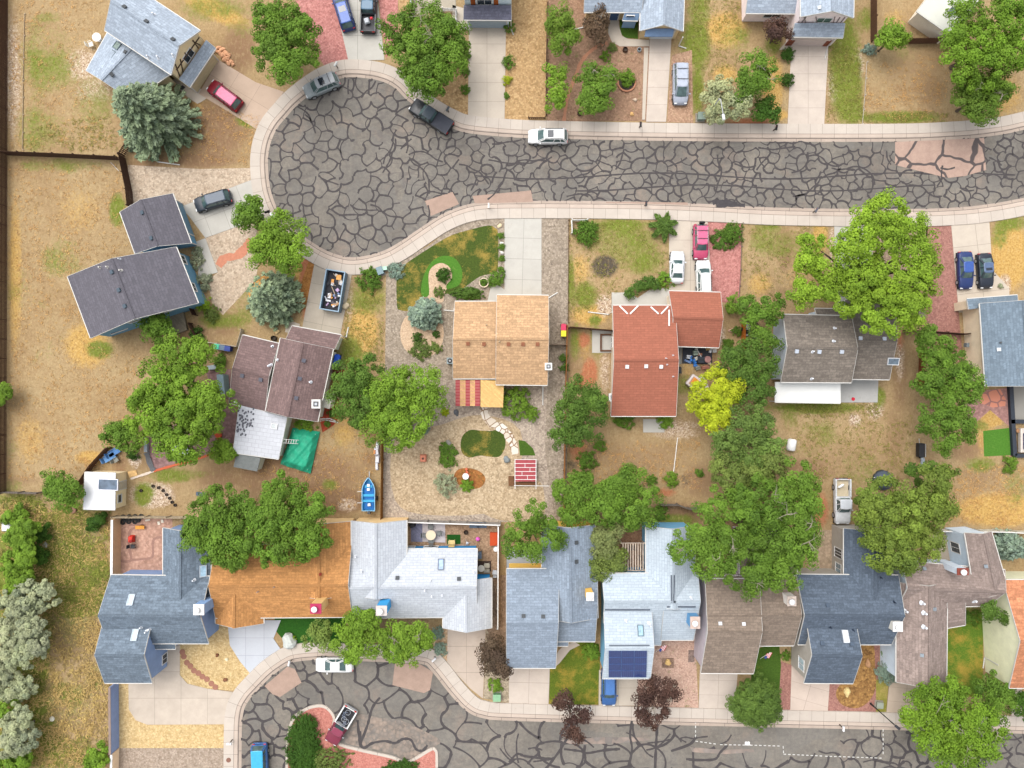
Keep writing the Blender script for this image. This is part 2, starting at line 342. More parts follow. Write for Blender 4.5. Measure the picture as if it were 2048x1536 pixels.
# kind, u, v, ru, rv, strength, turn: G green growth, Y straw, D brown soil, P pebbles, K red soil, B dark
BLOBS = '''D 1280 920 130 50 .5;D 1700 920 120 50 .45;D 80 420 60 90 .35;G 100 110 60 90 .4;G 60 640 40 120 .25;G 1570 490 90 40 .45;G 1240 480 100 40 .55;G 100 1130 110 60 .55;G 140 1200 80 50 .55;G 160 1090 60 40 .5;G 60 1500 100 40 .6;G 120 1390 60 30 .5;G 100 35 30 14 .5;P 25 150 22 150 .6;P 170 130 45 40 .62;P 190 180 45 30 .6;G 190 210 60 60 .45;G 80 260 60 50 .5;G 130 330 110 16 .5;Y 430 20 80 22 .8 25;G 430 15 70 30 .5;D 480 100 40 60 .7;G 480 60 40 30 .35;
D 430 260 70 70 .75;D 400 320 90 20 .75;Y 400 220 40 25 .6;G 490 245 22 10 .8 25;D 300 325 60 20 .6;G 235 420 18 36 .85;Y 160 420 60 60 .45;G 130 520 60 50 .4;G 200 700 30 18 .8;Y 175 690 50 50 .75;Y 30 550 16 180 .65;Y 60 880 40 60 .5;D 40 960 60 14 .5;Y 180 915 30 14 .9;
D 320 690 60 20 .5;D 390 690 50 60 .6;D 590 860 60 60 .4;G 370 830 40 30 .4;Y 215 620 40 40 .5;
G 660 640 20 90 .45;Y 725 660 35 60 .8;G 735 600 50 40 .55;G 700 700 25 40 .6;Y 740 590 30 20 .6;P 700 600 12 60 .5;P 690 720 14 30 .7;G 450 640 50 18 .6;G 490 560 30 40 .6;D 450 650 40 30 .6;K 612 570 14 70 .9;Y 600 560 14 70 .7;
G 480 610 30 60 .4;D 590 950 150 60 .75;G 640 900 80 30 .3;D 680 1000 60 30 .85;P 695 1010 22 14 .8;G 660 970 20 14 .7;G 360 950 60 14 .55;P 305 990 45 26 .95;G 285 990 20 26 .8;D 300 930 60 20 .5;D 440 960 60 40 .6;D 240 930 20 30 .6;P 270 920 14 18 .8;
Y 690 860 30 40 .6;D 680 830 60 40 .45;D 740 920 24 20 .6;
G 1010 90 16 60 .3;G 1390 90 30 50 .7;G 1395 180 16 60 .75;Y 1450 60 50 40 .75;Y 1450 150 30 24 .7;G 1400 20 26 40 .6;D 1480 30 40 40 .4;G 1470 60 30 40 .35;Y 1545 170 26 70 .75;G 1550 90 20 20 .5;Y 1550 230 30 12 .9;K 1500 245 60 10 .7;
G 1690 130 36 130 .75;P 1668 170 14 40 .75;P 1715 130 14 34 .85;G 1705 215 24 40 .7;D 1690 60 30 40 .4;D 1820 150 70 80 .45;G 1800 235 90 14 .8;D 1860 180 40 70 .5;Y 2000 190 50 50 .6;G 1730 40 20 30 .6;Y 1790 40 30 30 .5;
G 1790 110 60 30 .3;D 1840 50 40 20 .5;
G 1200 470 60 30 .5;G 1260 500 80 50 .55;G 1170 590 26 30 .8;Y 1180 630 40 24 .8;Y 1160 540 24 40 .6;G 1140 560 12 60 .7;B 1210 533 26 22 1.0;D 1300 510 30 40 .5;G 1250 450 60 12 .7;P 1210 610 18 24 .8;G 1190 640 14 10 .7;
K 1165 680 16 16 .9;K 1180 745 16 30 .9;K 1160 765 10 16 .9;D 1160 720 40 70 .5;G 1150 690 14 40 .6;G 1195 690 16 40 .5;P 1210 740 14 60 .6;Y 1170 700 14 30 .6;
G 1520 480 24 40 .5;D 1570 500 20 60 .6;Y 1600 560 50 40 .45;D 1560 590 60 24 .5;G 1540 455 40 12 .5;Y 1640 470 16 40 .9;P 1663 490 6 40 .9;Y 1520 570 30 30 .6;
Y 2020 510 40 70 .95;G 2000 470 20 30 .6;G 2020 450 30 16 .6;P 2010 570 14 24 .8;
P 1350 860 60 24 .6;D 1180 900 40 60 .6;K 1155 900 24 30 .6;B 1145 930 14 14 .6;D 1260 950 60 24 .6;D 1400 960 50 40 .6;B 1370 960 14 18 .5;K 1330 985 26 10 .7;D 1345 1030 60 24 .95;G 1350 1040 40 14 .7;B 1320 1010 20 14 .5;G 1250 835 60 10 .3;
P 1440 670 14 24 .7;D 1420 720 30 50 .6;G 1370 770 30 24 .6;D 1440 760 20 60 .5;Y 1375 740 14 20 .5;G 1450 690 10 14 .6;K 1450 680 8 10 .4;
G 1640 815 90 12 .85;P 1750 815 20 30 .7;G 1760 795 14 24 .7;P 1710 840 14 14 .8;D 1800 750 22 100 .55;D 1790 880 26 90 .5;D 1600 940 90 30 .65;G 1720 930 50 40 .4;G 1640 870 50 30 .35;G 1580 830 20 40 .5;P 1800 720 10 50 .7;P 1795 700 12 60 .5;K 1800 680 10 26 .6;G 1600 900 50 20 .35;
D 1560 1000 60 40 .8;K 1640 1020 20 40 .7;
Y 1970 870 24 60 .6;D 1930 900 40 30 .6;G 1960 930 40 16 .6;Y 2000 1020 90 34 .95;D 1960 950 60 40 .5;G 2030 970 30 40 .5;P 1940 930 20 14 .4;Y 1985 835 26 20 .9;G 1960 850 20 14 .5;
G 30 1000 60 14 .6;G 60 1060 60 40 .6;G 160 1040 60 50 .5;D 140 1080 40 40 .5;G 190 1160 30 30 .8;P 130 1130 20 40 .6;G 140 1150 40 40 .5;G 90 1250 20 60 .6;G 150 1240 50 70 .5;Y 160 1260 30 40 .35;G 75 1340 24 50 .9;G 90 1480 40 60 .75;P 160 1240 30 50 .35;G 190 1350 20 40 .4;G 100 1180 60 60 .6;G 20 1250 40 280 .8;G 60 1420 50 60 .8;G 150 1330 60 40 .25;G 150 1420 50 60 .4;G 120 1520 60 14 .5;
G 170 1200 40 30 .4;G 110 1430 80 50 .4;
G 1950 1230 30 60 .5;D 1960 1370 20 14 .6;K 1950 1345 10 20 .6;G 2000 1400 30 20 .4;G 1925 1330 14 30 .5;G 1600 1310 14 30 .6;P 900 1300 14 40 .5'''
build_ground()

def sheet(name, pts, mat, z, label, smooth=0, cols=1, rows=1, thick=0, closed=True, hmm=None):
    if smooth: pts = spline(pts, True, smooth)
    w = [P(u, v, 0) for u, v in pts]
    for p in w: p.z = z
    n = len(w); ar = sum(w[i].x * w[(i+1) % n].y - w[(i+1) % n].x * w[i].y for i in range(n))
    if ar < 0: w = w[::-1]
    a = P(*pts[0]); b = P(*pts[1]); d = (b - a).normalized(); e = Vector((-d.y, d.x, 0))
    us = [p.dot(d) for p in w]; vs = [p.dot(e) for p in w]
    u0, u1, v0, v1 = min(us), max(us), min(vs), max(vs)
    uv = [((x - u0) / (u1 - u0) * cols, (y - v0) / (v1 - v0) * rows) for x, y in zip(us, vs)]
    vv = list(w); ff = [tuple(range(n))]
    if thick:
        vv += [Vector((p.x, p.y, z - thick)) for p in w]; ff += [(i, n + i, n + (i+1) % n, (i+1) % n) for i in range(n)]; uv = uv + uv
    o = meshobj(name, vv, ff, mat, uvs=uv); o['kind'] = 'structure'; o['label'] = label
    return o
def ribbon(name, line, prof, mat, label, side=1, joint=1.5, closed=False):
    """a strip that follows a line drawn on the ground; prof: (distance outward, height)"""
    w = [P(u, v) for u, v in line]; n = len(w); vs = []; fs = []; uv = []; s = 0
    for i, p in enumerate(w):
        a = w[(i - 1) % n] if closed else w[max(i - 1, 0)]; b = w[(i + 1) % n] if closed else w[min(i + 1, n - 1)]
        d = (b - a).normalized(); nn = Vector((-d.y, d.x, 0)) * side
        if i: s += (p - w[i - 1]).length
        for k, (off, z) in enumerate(prof):
            q = p + nn * off; q.z = z; vs.append(q); uv.append((s / joint, .15 + .7 * k / (len(prof) - 1)))
    m = len(prof)
    for i in range(n if closed else n - 1):
        j = (i + 1) % n
        for k in range(m - 1):
            f = (i*m+k, j*m+k, j*m+k+1, i*m+k+1); fs.append(f if side < 0 else f[::-1])
    o = meshobj(name, vs, fs, mat, uvs=uv); o['kind'] = 'structure'; o['label'] = label
    return o
# ================================================================ ROADS
def asphalt(scale, lw, second, pinkish, name):
    g = N(name); o = g.co()
    def cracks(vec, sc_, w, warp, wsc, seed, st=(1, 1, 1)):
        v = g.vmath('ADD', g.vmath('MULTIPLY', vec, st), (seed, seed * .7, 0))
        nz = g.noise(v, wsc, 2, .5, out='Color'); v = g.vmath('ADD', v, g.vmath('MULTIPLY', g.vmath('SUBTRACT', nz, (.5, .5, .5)), (warp, warp, 0)))
        nz2 = g.noise(v, wsc * 2.6, 1, .5, out='Color'); v = g.vmath('ADD', v, g.vmath('MULTIPLY', g.vmath('SUBTRACT', nz2, (.5, .5, .5)), (warp * .42, warp * .42, 0)))
        d = g.vor(v, sc_, feature='DISTANCE_TO_EDGE')
        ww = g.map(g.noise(o, 1.1, 3), .3, .7, w * sc_ * .55, w * sc_ * 1.3)
        return g.map(g.math('SUBTRACT', d, ww), -.012, .018, 1, 0)
    c = cracks(o, scale, lw, 2.6, .42, 3.1, (.8, 1.1, 1))
    c2 = cracks(o, scale * .8, lw * .85, 3.2, .3, 41.7, (.5, 1.3, 1))
    msk = g.map(g.noise(o, .13, 3), .44, .56, 0, 1)
    c = g.math('MULTIPLY', c2, g.math('MULTIPLY', msk, second))
    c3 = cracks(o, scale * 2.1, lw * .7, 1.0, .6, 17.3); c = g.math('MAXIMUM', c, g.math('MULTIPLY', c3, g.map(g.noise(o, .22, 2), .6, .66, 0, .8)))
    gap = g.map(g.noise(o, .28, 2), .3, .36, 0 if second < .6 else .6, 1); c = g.math('MULTIPLY', c, gap)
    f = g.noise(o, .12, 6, .65); f2 = g.noise(o, 2.2, 6, .7); f3 = g.noise(o, 22, 3, .7)
    cell = g.vor(o, scale * .8, out='Color'); s = g.n('SeparateColor'); g.t.links.new(cell, s.inputs[0])
    col = g.ramp(g.math('ADD', g.math('MULTIPLY', f, .6), g.math('MULTIPLY', f2, .4)), [(.36, px(110, 104, 96)), (.5, px(135, 128, 118)), (.62, px(158, 149, 136))])
    col = g.mix(g.map(s.outputs[0], 0, 1, 0, .35), col, px(128, 127, 124)); col = g.mix(g.map(g.noise(o, .2, 7, .7), .54, .68, 0, pinkish), col, px(170, 148, 132))
    col = g.mix(g.map(f3, .35, .7, .3, 0), col, px(84, 80, 78)); col = g.mix(g.map(g.noise(o, .5, 8, .75, dist=.8), .64, .72, 0, .45), col, px(88, 84, 82))
    seal = g.mix(f2, px(74, 70, 71), px(102, 96, 96)); col = g.mix(g.math('MULTIPLY', c, .35), col, seal)
    g.bump(g.math('ADD', f3, g.math('MULTIPLY', c, .4)), .25, .03)
    return g.done(col, .9)
ROAD_N = [(2420,150),(2230,205),(2048,253),(1980,266),(1900,273),(1790,277),(1536,277),(1300,275),(1100,271),(1020,268),(937,260),(902,248),(862,226),(819,196),(797,174),(774,160),(740,151),(690,149),(650,163),(620,182),(590,206),(570,228),(550,252),(536,282),(530,316),(531,352),(537,388),(554,429),(583,463),(620,489),(660,511),(707,521),(762,510),(800,491),(837,466),(887,434),(937,415),(985,409),(1060,408),(1116,408),(1290,410),(1424,415),(1536,421),(1690,424),(1836,424),(1900,422),(1961,417),(2048,402),(2230,360),(2420,310)]
ROAD_S = [(476,1700),(477,1490),(480,1427),(492,1398),(512,1375),(540,1347),(570,1326),(592,1317),(640,1313),(687,1315),(777,1318),(845,1322),(867,1337),(907,1387),(937,1417),(967,1430),(1023,1435),(1280,1442),(1536,1448),(1761,1453),(2048,1461),(2420,1475)]
rn = spline(ROAD_N, False, 5); rs_ = spline(ROAD_S, False, 5)
A1 = asphalt(.60, .105, .9, .5, 'asphalt_sealed'); A2 = asphalt(.36, .15, .5, .4, 'asphalt_street')
sheet('road', rn, A1, .012, 'grey asphalt street and cul-de-sac netted with dark crack sealant')
sheet('road', rs_ + [(2420, 1900), (476, 1900)], A2, .013, 'grey asphalt street with wide dark sealed cracks along the bottom')
CW = concrete(px(216, 199, 180), .014, .2); CK = concrete(px(214, 190, 168), .010, .25); CP = concrete(px(198, 174, 152), .012, .35)
def street_edge(line, side, lab):
    ribbon('gutter', line, [(-.4, .018), (0, .026)], CP, 'pinkish concrete gutter pan ' + lab, side, 3.1)
    ribbon('kerb', line, [(0, .026), (.10, .125), (.52, .14)], CK, 'rolled concrete kerb ' + lab, side, 3.0)
    ribbon('shade_seam', line, [(-.03, .030), (.035, .050)], plain((.06, .05, .045), .9, .3), 'dark painted shade line at the kerb foot ' + lab, side)  # kerb shade put into the colour as a thin dark strip
    ribbon('pavement', line, [(.55, .137), (1.80, .15), (1.84, 0)], CW, 'pale concrete pavement slabs ' + lab, side, 1.5)
    ribbon('shade_seam', line, [(.515, .142), (.56, .145)], plain((.13, .1, .08), .9, .3), 'dark joint and painted shade line between kerb and pavement ' + lab, side)  # joint strip, its dark tone also painting the shade beside the kerb
street_edge(rn, -1, 'around the upper cul-de-sac'); street_edge(rs_, 1, 'along the lower street')
# patches laid into the road
PATCH = asphalt(.16, .13, .0, .3, 'patch')
def patch_mat():
    g = N('road_patch'); o = g.co(); f = g.noise(o, 1.2, 6, .7); f3 = g.noise(o, 18, 3)
    col = g.ramp(f, [(.3, px(178, 150, 136)), (.7, px(202, 174, 156))]); col = g.mix(g.map(f3, .35, .7, .25, 0), col, px(130, 100, 88))
    nz = g.noise(o, .35, 2, out='Color'); v = g.vmath('ADD', o, g.vmath('MULTIPLY', g.vmath('SUBTRACT', nz, (.5,)*3), (1.5, 1.5, 0)))
    d = g.vor(v, .27, feature='DISTANCE_TO_EDGE'); col = g.mix(g.map(d, .03, .042, .9, 0), col, px(76, 72, 74))
    return g.done(col, .9)
PM = patch_mat()
PM2 = plain(px(176, 150, 134), .9, .16, 1.2); PM3 = gravel(px(150, 142, 136), px(178, 154, 138), px(136, 132, 128), 1.6, .5)
for pts, m, lab in (([(1790,284),(1968,276),(1972,340),(1930,352),(1895,356),(1790,330)], PM, 'large pinkish asphalt patch crossed by sealed cracks'),
                    ([(850,402),(905,384),(918,408),(862,432)], PM2, 'pinkish asphalt patch by the kerb below the cul-de-sac'),
                    ([(945,392),(1062,381),(1066,404),(950,407)], PM2, 'long pinkish asphalt patch above the pale driveway'),
                    ([(1212,404),(1375,405),(1376,412),(1212,411)], PM2, 'narrow pinkish repair strip at the south kerb'),
                    ([(529,1372),(575,1333),(590,1338),(603,1365),(560,1394),(545,1388)], PM2, 'round-cornered pink patch at the end of the lower street'),
                    ([(790,1326),(840,1328),(866,1344),(860,1380),(848,1386),(785,1370)], PM2, 'rectangular pink patch below the green trees'),
                    ([(1120,1480),(1200,1474),(1290,1475),(1302,1480),(1230,1487),(1140,1488)], PM3, 'worn pinkish strip along the lower street'),
                    ([(1380,1494),(1440,1499),(1505,1498),(1510,1504),(1450,1508),(1385,1504)], PM3, 'worn tan strip near the dashed line')):
    sheet('road_patch', pts, m, .0225, lab)
# sparse hand-laid sealant lines on the lower street
def ink(lines, w, z, mat, name, label):
    vs = []; fs = []
    for li, ln in enumerate(lines):
        p = [P(u, v) for u, v in spline(ln, False, 6)]; n0 = len(vs)
        for i, q in enumerate(p):
            d = (p[min(i+1, len(p)-1)] - p[max(i-1, 0)]).normalized(); nn = Vector((-d.y, d.x, 0)); ww = w * (.75 + .5 * random.random()) / 2
            zz = z + .0006 * (li % 9); vs += [q + nn * ww + Vector((0, 0, zz)), q - nn * ww + Vector((0, 0, zz))]
        fs += [(n0+2*i, n0+2*i+1, n0+2*i+3, n0+2*i+2) for i in range(len(p) - 1)]
    o = meshobj(name, vs, fs, mat); o['kind'] = 'structure'; o['label'] = label
SEAL = plain(px(78, 73, 73), .85, .22, 1.5)
from mathutils.geometry import delaunay_2d_cdt
def inpoly(x, y, poly):
    r = False
    for i in range(len(poly)):
        (x1, y1), (x2, y2) = poly[i], poly[i-1]
        if (y1 > y) != (y2 > y) and x < (x2 - x1) * (y - y1) / (y2 - y1) + x1: r = not r
    return r
def crack_net(seeds, poly, width, drop, bulge, z, label, holes=()):
    """sealed cracks: the borders between the pieces of a broken slab, each a curved strip"""
    rr = random.Random(21); r = delaunay_2d_cdt([Vector(s) for s in seeds], [], [], 0, 1e-4); vs, fs = r[0], r[2]; cc = []; em = {}
    for k, f in enumerate(fs):
        a, b, c = [vs[i] for i in f[:3]]; d = 2 * (a.x*(b.y-c.y) + b.x*(c.y-a.y) + c.x*(a.y-b.y)); q = [p.x*p.x + p.y*p.y for p in (a, b, c)]
        m = (a + b + c) / 3; o = Vector(((q[0]*(b.y-c.y) + q[1]*(c.y-a.y) + q[2]*(a.y-b.y)) / d, (q[0]*(c.x-b.x) + q[1]*(a.x-c.x) + q[2]*(b.x-a.x)) / d)) if abs(d) > 1e-6 else m
        if (o - m).length > 26: o = m + (o - m).normalized() * 26
        cc.append(o * .7 + m * .3)
        for i in range(3): em.setdefault(tuple(sorted((f[i], f[(i+1) % 3]))), []).append(k)
    V = []; F = []; deg = {}; ei = 0
    ok = lambda p: inpoly(p.x, p.y, poly) and not any(inpoly(p.x, p.y, h) for h in holes)
    for e, ks in em.items():
        if len(ks) < 2: continue
        a, b = cc[ks[0]], cc[ks[1]]; L = (b - a).length
        if L < 2 or L > 90 or rr.random() < drop((a.x + b.x)/2, (a.y + b.y)/2): continue
        n = Vector((-(b - a).y, (b - a).x)); m = (a + b)/2 + n * rr.uniform(-bulge, bulge) + Vector((rr.uniform(-2, 2), rr.uniform(-2, 2))); w0 = width * rr.uniform(.5, 1.3); N_ = 7; prev = None; ei += 1; ez = z + .00025 * (ei * 7 % 14)
        for i in range(N_ + 1):
            t = i / N_; p = a*(1-t)**2 + m*(2*t*(1-t)) + b*t*t; d = ((m - a)*(1-t) + (b - m)*t)
            if d.length < 1e-5 or not ok(p): prev = None; continue
            d.normalize(); w = w0 * (1 + .35*(2*t - 1)**4) * (1 + .12*math.sin(i*2.1 + L)) * S / 2; n2 = Vector((-d.y, d.x)) * w; k = len(V); V += [P(p.x + n2.x, p.y + n2.y) + Vector((0, 0, ez)), P(p.x - n2.x, p.y - n2.y) + Vector((0, 0, ez))]
            if prev is not None: F.append((prev, prev + 1, k + 1, k))
            prev = k
        for j in ks: deg[j] = deg.get(j, 0) + 1
    for j, c in deg.items():
        if c < 2: continue
        p = cc[j]
        if not ok(p): continue
        k = len(V); rd = width * S * rr.uniform(.45, .75); V += [P(p.x + math.cos(t*math.pi/4)*rd, p.y + math.sin(t*math.pi/4)*rd) + Vector((0, 0, z + .0042)) for t in range(8)]; F.append(tuple(range(k, k + 8)))
    o = meshobj('crack_sealant', V, F, SEAL); o['kind'] = 'structure'; o['label'] = label
    b = bmesh.new(); b.from_mesh(o.data)
    for f in b.faces:
        if f.normal.z < 0: f.normal_flip()
    b.to_mesh(o.data); b.free()
rr = random.Random(4)
def jgrid(x0, x1, y0, y1, dx, dy, jit, inside):
    out = []; y = y0; row = 0
    while y < y1:
        x = x0 + (dx/2 if row % 2 else 0)
        while x < x1:
            q = (x + rr.uniform(-jit, jit)*dx, y + rr.uniform(-jit, jit)*dy)
            if inside(*q): out.append(q)
            x += dx
        y += dy; row += 1
    return out
sd1 = jgrid(500, 900, 120, 560, 27, 21, .52, lambda x, y: x < 880) + jgrid(880, 2120, 225, 460, 25, 15.5, .5, lambda x, y: x >= 880)
crack_net(sd1, rn, .20, lambda x, y: .15, .42, .0150, 'dense net of dark crack sealant over the upper cul-de-sac and street')
ISLP = [(574,1600),(575,1520),(577,1477),(587,1440),(612,1419),(637,1412),(655,1417),(668,1436),(690,1440),(716,1428),(800,1440),(880,1480),(868,1494),(873,1515),(872,1600)]
sd2 = jgrid(440, 640, 1280, 1600, 30, 25, .5, lambda x, y: True) + jgrid(640, 2120, 1280, 1580, 46, 38, .5, lambda x, y: x < 1360 or y > 1500 or x > 1680) + [(1400 + i*110, 1465) for i in range(3)] + jgrid(1700, 2120, 1430, 1580, 40, 34, .45, lambda x, y: True)
LOWP = rs_ + [(2420, 1900), (476, 1900)]
crack_net(sd2, LOWP, .28, lambda x, y: .10 if x < 660 else (.14 if x < 1000 or x > 1600 else .28), .42, .0160, 'wide dark crack sealant lines over the lower street', (ISLP, [(1391,1440),(1680,1440),(1680,1505),(1391,1490)]))
for v, w, x0, x1 in ((352,.20,950,2040), (376,.18,1150,1900)):
    ink([[(x, v + 6*math.sin(x*.013 + v) - (8 if x > 1900 else 0)) for x in range(x0, x1, 40)]], w, .0152, SEAL, 'crack_sealant', 'long wavering sealed seam along the upper street')
ink([[(720,1462),(722,1490),(730,1495),(745,1486),(770,1482),(790,1486),(806,1478),(822,1480),(832,1498),(845,1501),(855,1490)],[(715,1440),(718,1470),(721,1494)],[(720,1490),(735,1450),(745,1415),(760,1395)],
     [(910,1482),(975,1486)],[(1018,1524),(1034,1508),(1050,1512),(1080,1516),(1108,1518)],[(1128,1498),(1160,1502),(1175,1506),(1210,1500),(1240,1498)],[(1264,1440),(1260,1470),(1264,1500),(1255,1540)],[(1315,1448),(1312,1490),(1310,1540)],
     [(1342,1502),(1380,1488),(1392,1472)],[(1372,1518),(1400,1520),(1430,1518),(1440,1505),(1455,1490)],[(1170,1490),(1165,1520),(1155,1545)],[(1140,1465),(1120,1500),(1090,1540)]], .32, .0245, SEAL, 'crack_sealant', 'wandering dark sealant lines on the lower street')
rr = random.Random(77); STR = []
for i in range(90):
    x, y = (rr.uniform(540, 880), rr.uniform(160, 520)) if i < 30 else ((rr.uniform(900, 2030), rr.uniform(285, 405)) if i < 70 else (rr.uniform(950, 2030), rr.uniform(1455, 1530))); a = rr.uniform(0, 6.28) if i < 30 else rr.choice((0, 0, 1.57, .3)) + rr.uniform(-.3, .3); ln = [(x, y)]
    for k in range(rr.randint(2, 5)): a += rr.uniform(-.55, .55); x += math.cos(a)*15; y += math.sin(a)*15; ln.append((x, y))
    if all(inpoly(p[0], p[1], rn) or (inpoly(p[0], p[1], LOWP) and not inpoly(p[0], p[1], ISLP)) for p in ln): STR.append(ln)
ink(STR, .2, .0205, SEAL, 'crack_sealant', 'short stray sealed cracks across both streets')
# utility marking: dashed white paint and the two painted characters
DASH = []
def dashes(a, b, step=9, ln=5):
    a = np.array(a, float); b = np.array(b, float); L = np.linalg.norm(b - a); d = (b - a) / L
    for t in np.arange(0, L - ln, step): DASH.append([tuple(a + d * t), tuple(a + d * (t + ln))])
for a, b in (((1391,1442),(1391,1482)),((1391,1482),(1440,1489)),((1440,1489),(1500,1490)),((1500,1490),(1566,1492)),((1566,1492),(1567,1507)),((1567,1508),(1650,1512)),((1650,1512),(1765,1516)),((1766,1458),(1766,1516))): dashes(a, b)
ink(DASH, .105, .0305, plain(px(216, 214, 208), .6, .1), 'dashed_marking', 'white dashed utility marking painted on the lower street')
def roadtext(s, u, v, size, rz=0):
    cu = bpy.data.curves.new('painted_letters', 'FONT'); cu.body = s; cu.size = size; cu.align_x = 'CENTER'; cu.align_y = 'CENTER'; cu.offset = .03; cu.extrude = .002
    o = link(bpy.data.objects.new('painted_letters', cu)); o.location = P(u, v, 0) + Vector((0, 0, .034)); o.rotation_euler = (0, 0, rz)
    cu.materials.append(WHITE); o['kind'] = 'structure'; o['label'] = 'two white characters painted beside the dashed line'
roadtext('8R', 1495, 1487, .62)
# island of the lower cul-de-sac
ISL = [(574,1600),(575,1520),(577,1477),(587,1440),(612,1419),(637,1412),(655,1417),(668,1436),(664,1462),(677,1487),(720,1500),(782,1514),(812,1525),(837,1514),(862,1499),(870,1500),(873,1515),(872,1600)]
isl = spline(ISL, False, 5)
sheet('island', isl, gravel(px(204, 130, 116), px(220, 154, 138), px(186, 108, 96), 9), .15, 'pink gravel island in the middle of the lower cul-de-sac')
ribbon('kerb', isl, [(-.24, .02), (-.2, .15), (.10, .165), (.12, .15)], CW, 'pale concrete kerb round the pink gravel island', -1, 2.5)
sheet('worn_patch', spline([(716,1428),(760,1436),(800,1440),(840,1458),(880,1480),(868,1494),(845,1508),(815,1518),(785,1508),(740,1496),(690,1484),(706,1450)], True, 4), gravel(px(142, 134, 126), px(170, 150, 134), px(130, 125, 120), 3, .5), .0225, 'worn pinkish asphalt between the island arms')
# ================================================================ YARD SURFACES
CD = concrete(px(216, 198, 174), .008, .2); CD2 = concrete(px(222, 202, 182), .008, .25); CG = concrete(px(206, 200, 186), .008, .2); CB = concrete(px(206, 211, 220), .008, .12)
def drive(pts, cols, rows, lab, mat=CD, z=.06): return sheet('driveway', pts, mat, z, lab, 0, cols, rows, .08)
drive([(437,120),(512,165),(568,184),(545,218),(522,264),(458,224),(398,188),(408,170)], 3, 2, 'tan concrete driveway under the dark red car', concrete(px(212, 178, 146), .006, .25))
drive([(662,-30),(752,-30),(769,120),(697,122)], 2, 3, 'concrete driveway between two pink gravel beds', CG)
drive([(938,50),(1012,50),(1009,242),(936,234)], 2, 5, 'concrete driveway below the pale blue garage door')
drive([(1300,72),(1343,72),(1332,244),(1292,244)], 1, 5, 'narrow cracked concrete driveway beside the silver minivan', CD2)
drive([(1583,80),(1657,80),(1648,250),(1575,250)], 2, 5, 'concrete driveway below the half-timbered garage gable', CD2)
drive([(360,414),(503,360),(520,395),(536,428),(470,455),(411,476),(378,432)], 4, 2, 'concrete driveway under the dark crossover', CG)
drive([(411,476),(436,545),(396,556),(398,520),(386,486)], 1, 3, 'concrete walk along the front of the blue house', CG, .055)
drive([(629,527),(705,543),(677,690),(600,680)], 2, 4, 'concrete driveway carrying the open dumpster', concrete(px(200, 184, 160), .008, .3))
drive([(1009,434),(1083,436),(1083,600),(1009,600)], 2, 4, 'clean pale concrete driveway of the tan-roofed house', CG)
drive([(1338,440),(1415,441),(1424,600),(1338,600)], 2, 4, 'concrete driveway with the pink and white cars')
drive([(1668,446),(1745,448),(1745,640),(1672,640)], 2, 4, 'grey concrete driveway shaded by the huge bright tree', CG)
drive([(1902,449),(1978,440),(1984,540),(2018,576),(2018,625),(1917,625)], 2, 4, 'concrete driveway with two dark sedans side by side')
drive([(340,1290),(360,1290),(360,1350),(375,1367),(415,1377),(468,1384),(456,1414),(451,1448),(295,1449),(272,1440),(258,1418),(257,1350)], 4, 3, 'wide tan concrete driveway of the corner house', concrete(px(216, 196, 172), .006, .3))
drive([(455,1240),(562,1240),(547,1277),(565,1303),(512,1345),(500,1346),(480,1322),(460,1290)], 3, 3, 'bluish painted concrete driveway with curved edges', CB)
drive([(896,1240),(972,1240),(966,1397),(940,1376),(894,1327)], 2, 3, 'concrete driveway below the pale blue roof', concrete(px(212, 188, 164), .008, .25))
drive([(1018,1320),(1100,1322),(1097,1408),(1018,1408)], 2, 2, 'concrete driveway left of the small front lawn', CD2)
drive([(1198,1340),(1276,1340),(1276,1411),(1197,1411)], 2, 2, 'concrete driveway under the blue car nose', CD)
drive([(1400,1330),(1476,1332),(1469,1420),(1397,1418)], 2, 3, 'concrete driveway right of the pinkish gravel', CD2)
drive([(1583,1330),(1660,1352),(1655,1424),(1580,1424)], 2, 3, 'concrete driveway left of the mulch bed', concrete(px(226, 200, 178), .008, .2))
drive([(1780,1345),(1852,1352),(1834,1430),(1772,1429)], 2, 3, 'concrete driveway beside the bottom right tree', concrete(px(220, 192, 160), .008, .2))
drive([(2024,1370),(2044,1370),(2042,1432),(2022,1432)], 1, 3, 'narrow concrete strip at the right edge', CD2)
def bed(pts, mat, lab, z=.014, smooth=0, name='gravel_bed'): return sheet(name, pts, mat, z, lab, smooth)
PINK = gravel(px(200, 132, 124), px(222, 160, 150), px(176, 108, 102), 7); RED = gravel(px(176, 124, 112), px(194, 144, 130), px(158, 108, 98), 8)
TAN = gravel(px(196, 158, 108), px(222, 188, 138), px(170, 130, 88), 6, .2); DIRT = gravel(px(168, 132, 106), px(190, 154, 126), px(146, 110, 86), 7, .4, .25)
PALE = gravel(px(206, 184, 158), px(228, 208, 184), px(172, 146, 122), 6); RIVER = gravel(px(184, 166, 148), px(216, 200, 180), px(146, 128, 116), 6.5); GOLD = gravel(px(220, 188, 132), px(238, 212, 160), px(198, 164, 108), 6.5)
RIVERG = gravel(px(166, 150, 130), px(198, 182, 162), px(128, 114, 102), 6.5); YELG = gravel(px(198, 172, 136), px(224, 202, 168), px(164, 138, 106), 6, .12)
bed([(590,0),(590,-40),(662,-40),(697,121),(648,131),(628,100),(600,40)], PINK, 'pink gravel bed left of the blue car driveway'); bed([(752,-40),(796,-40),(796,60),(772,118)], PINK, 'pink gravel bed right of the pickup driveway')
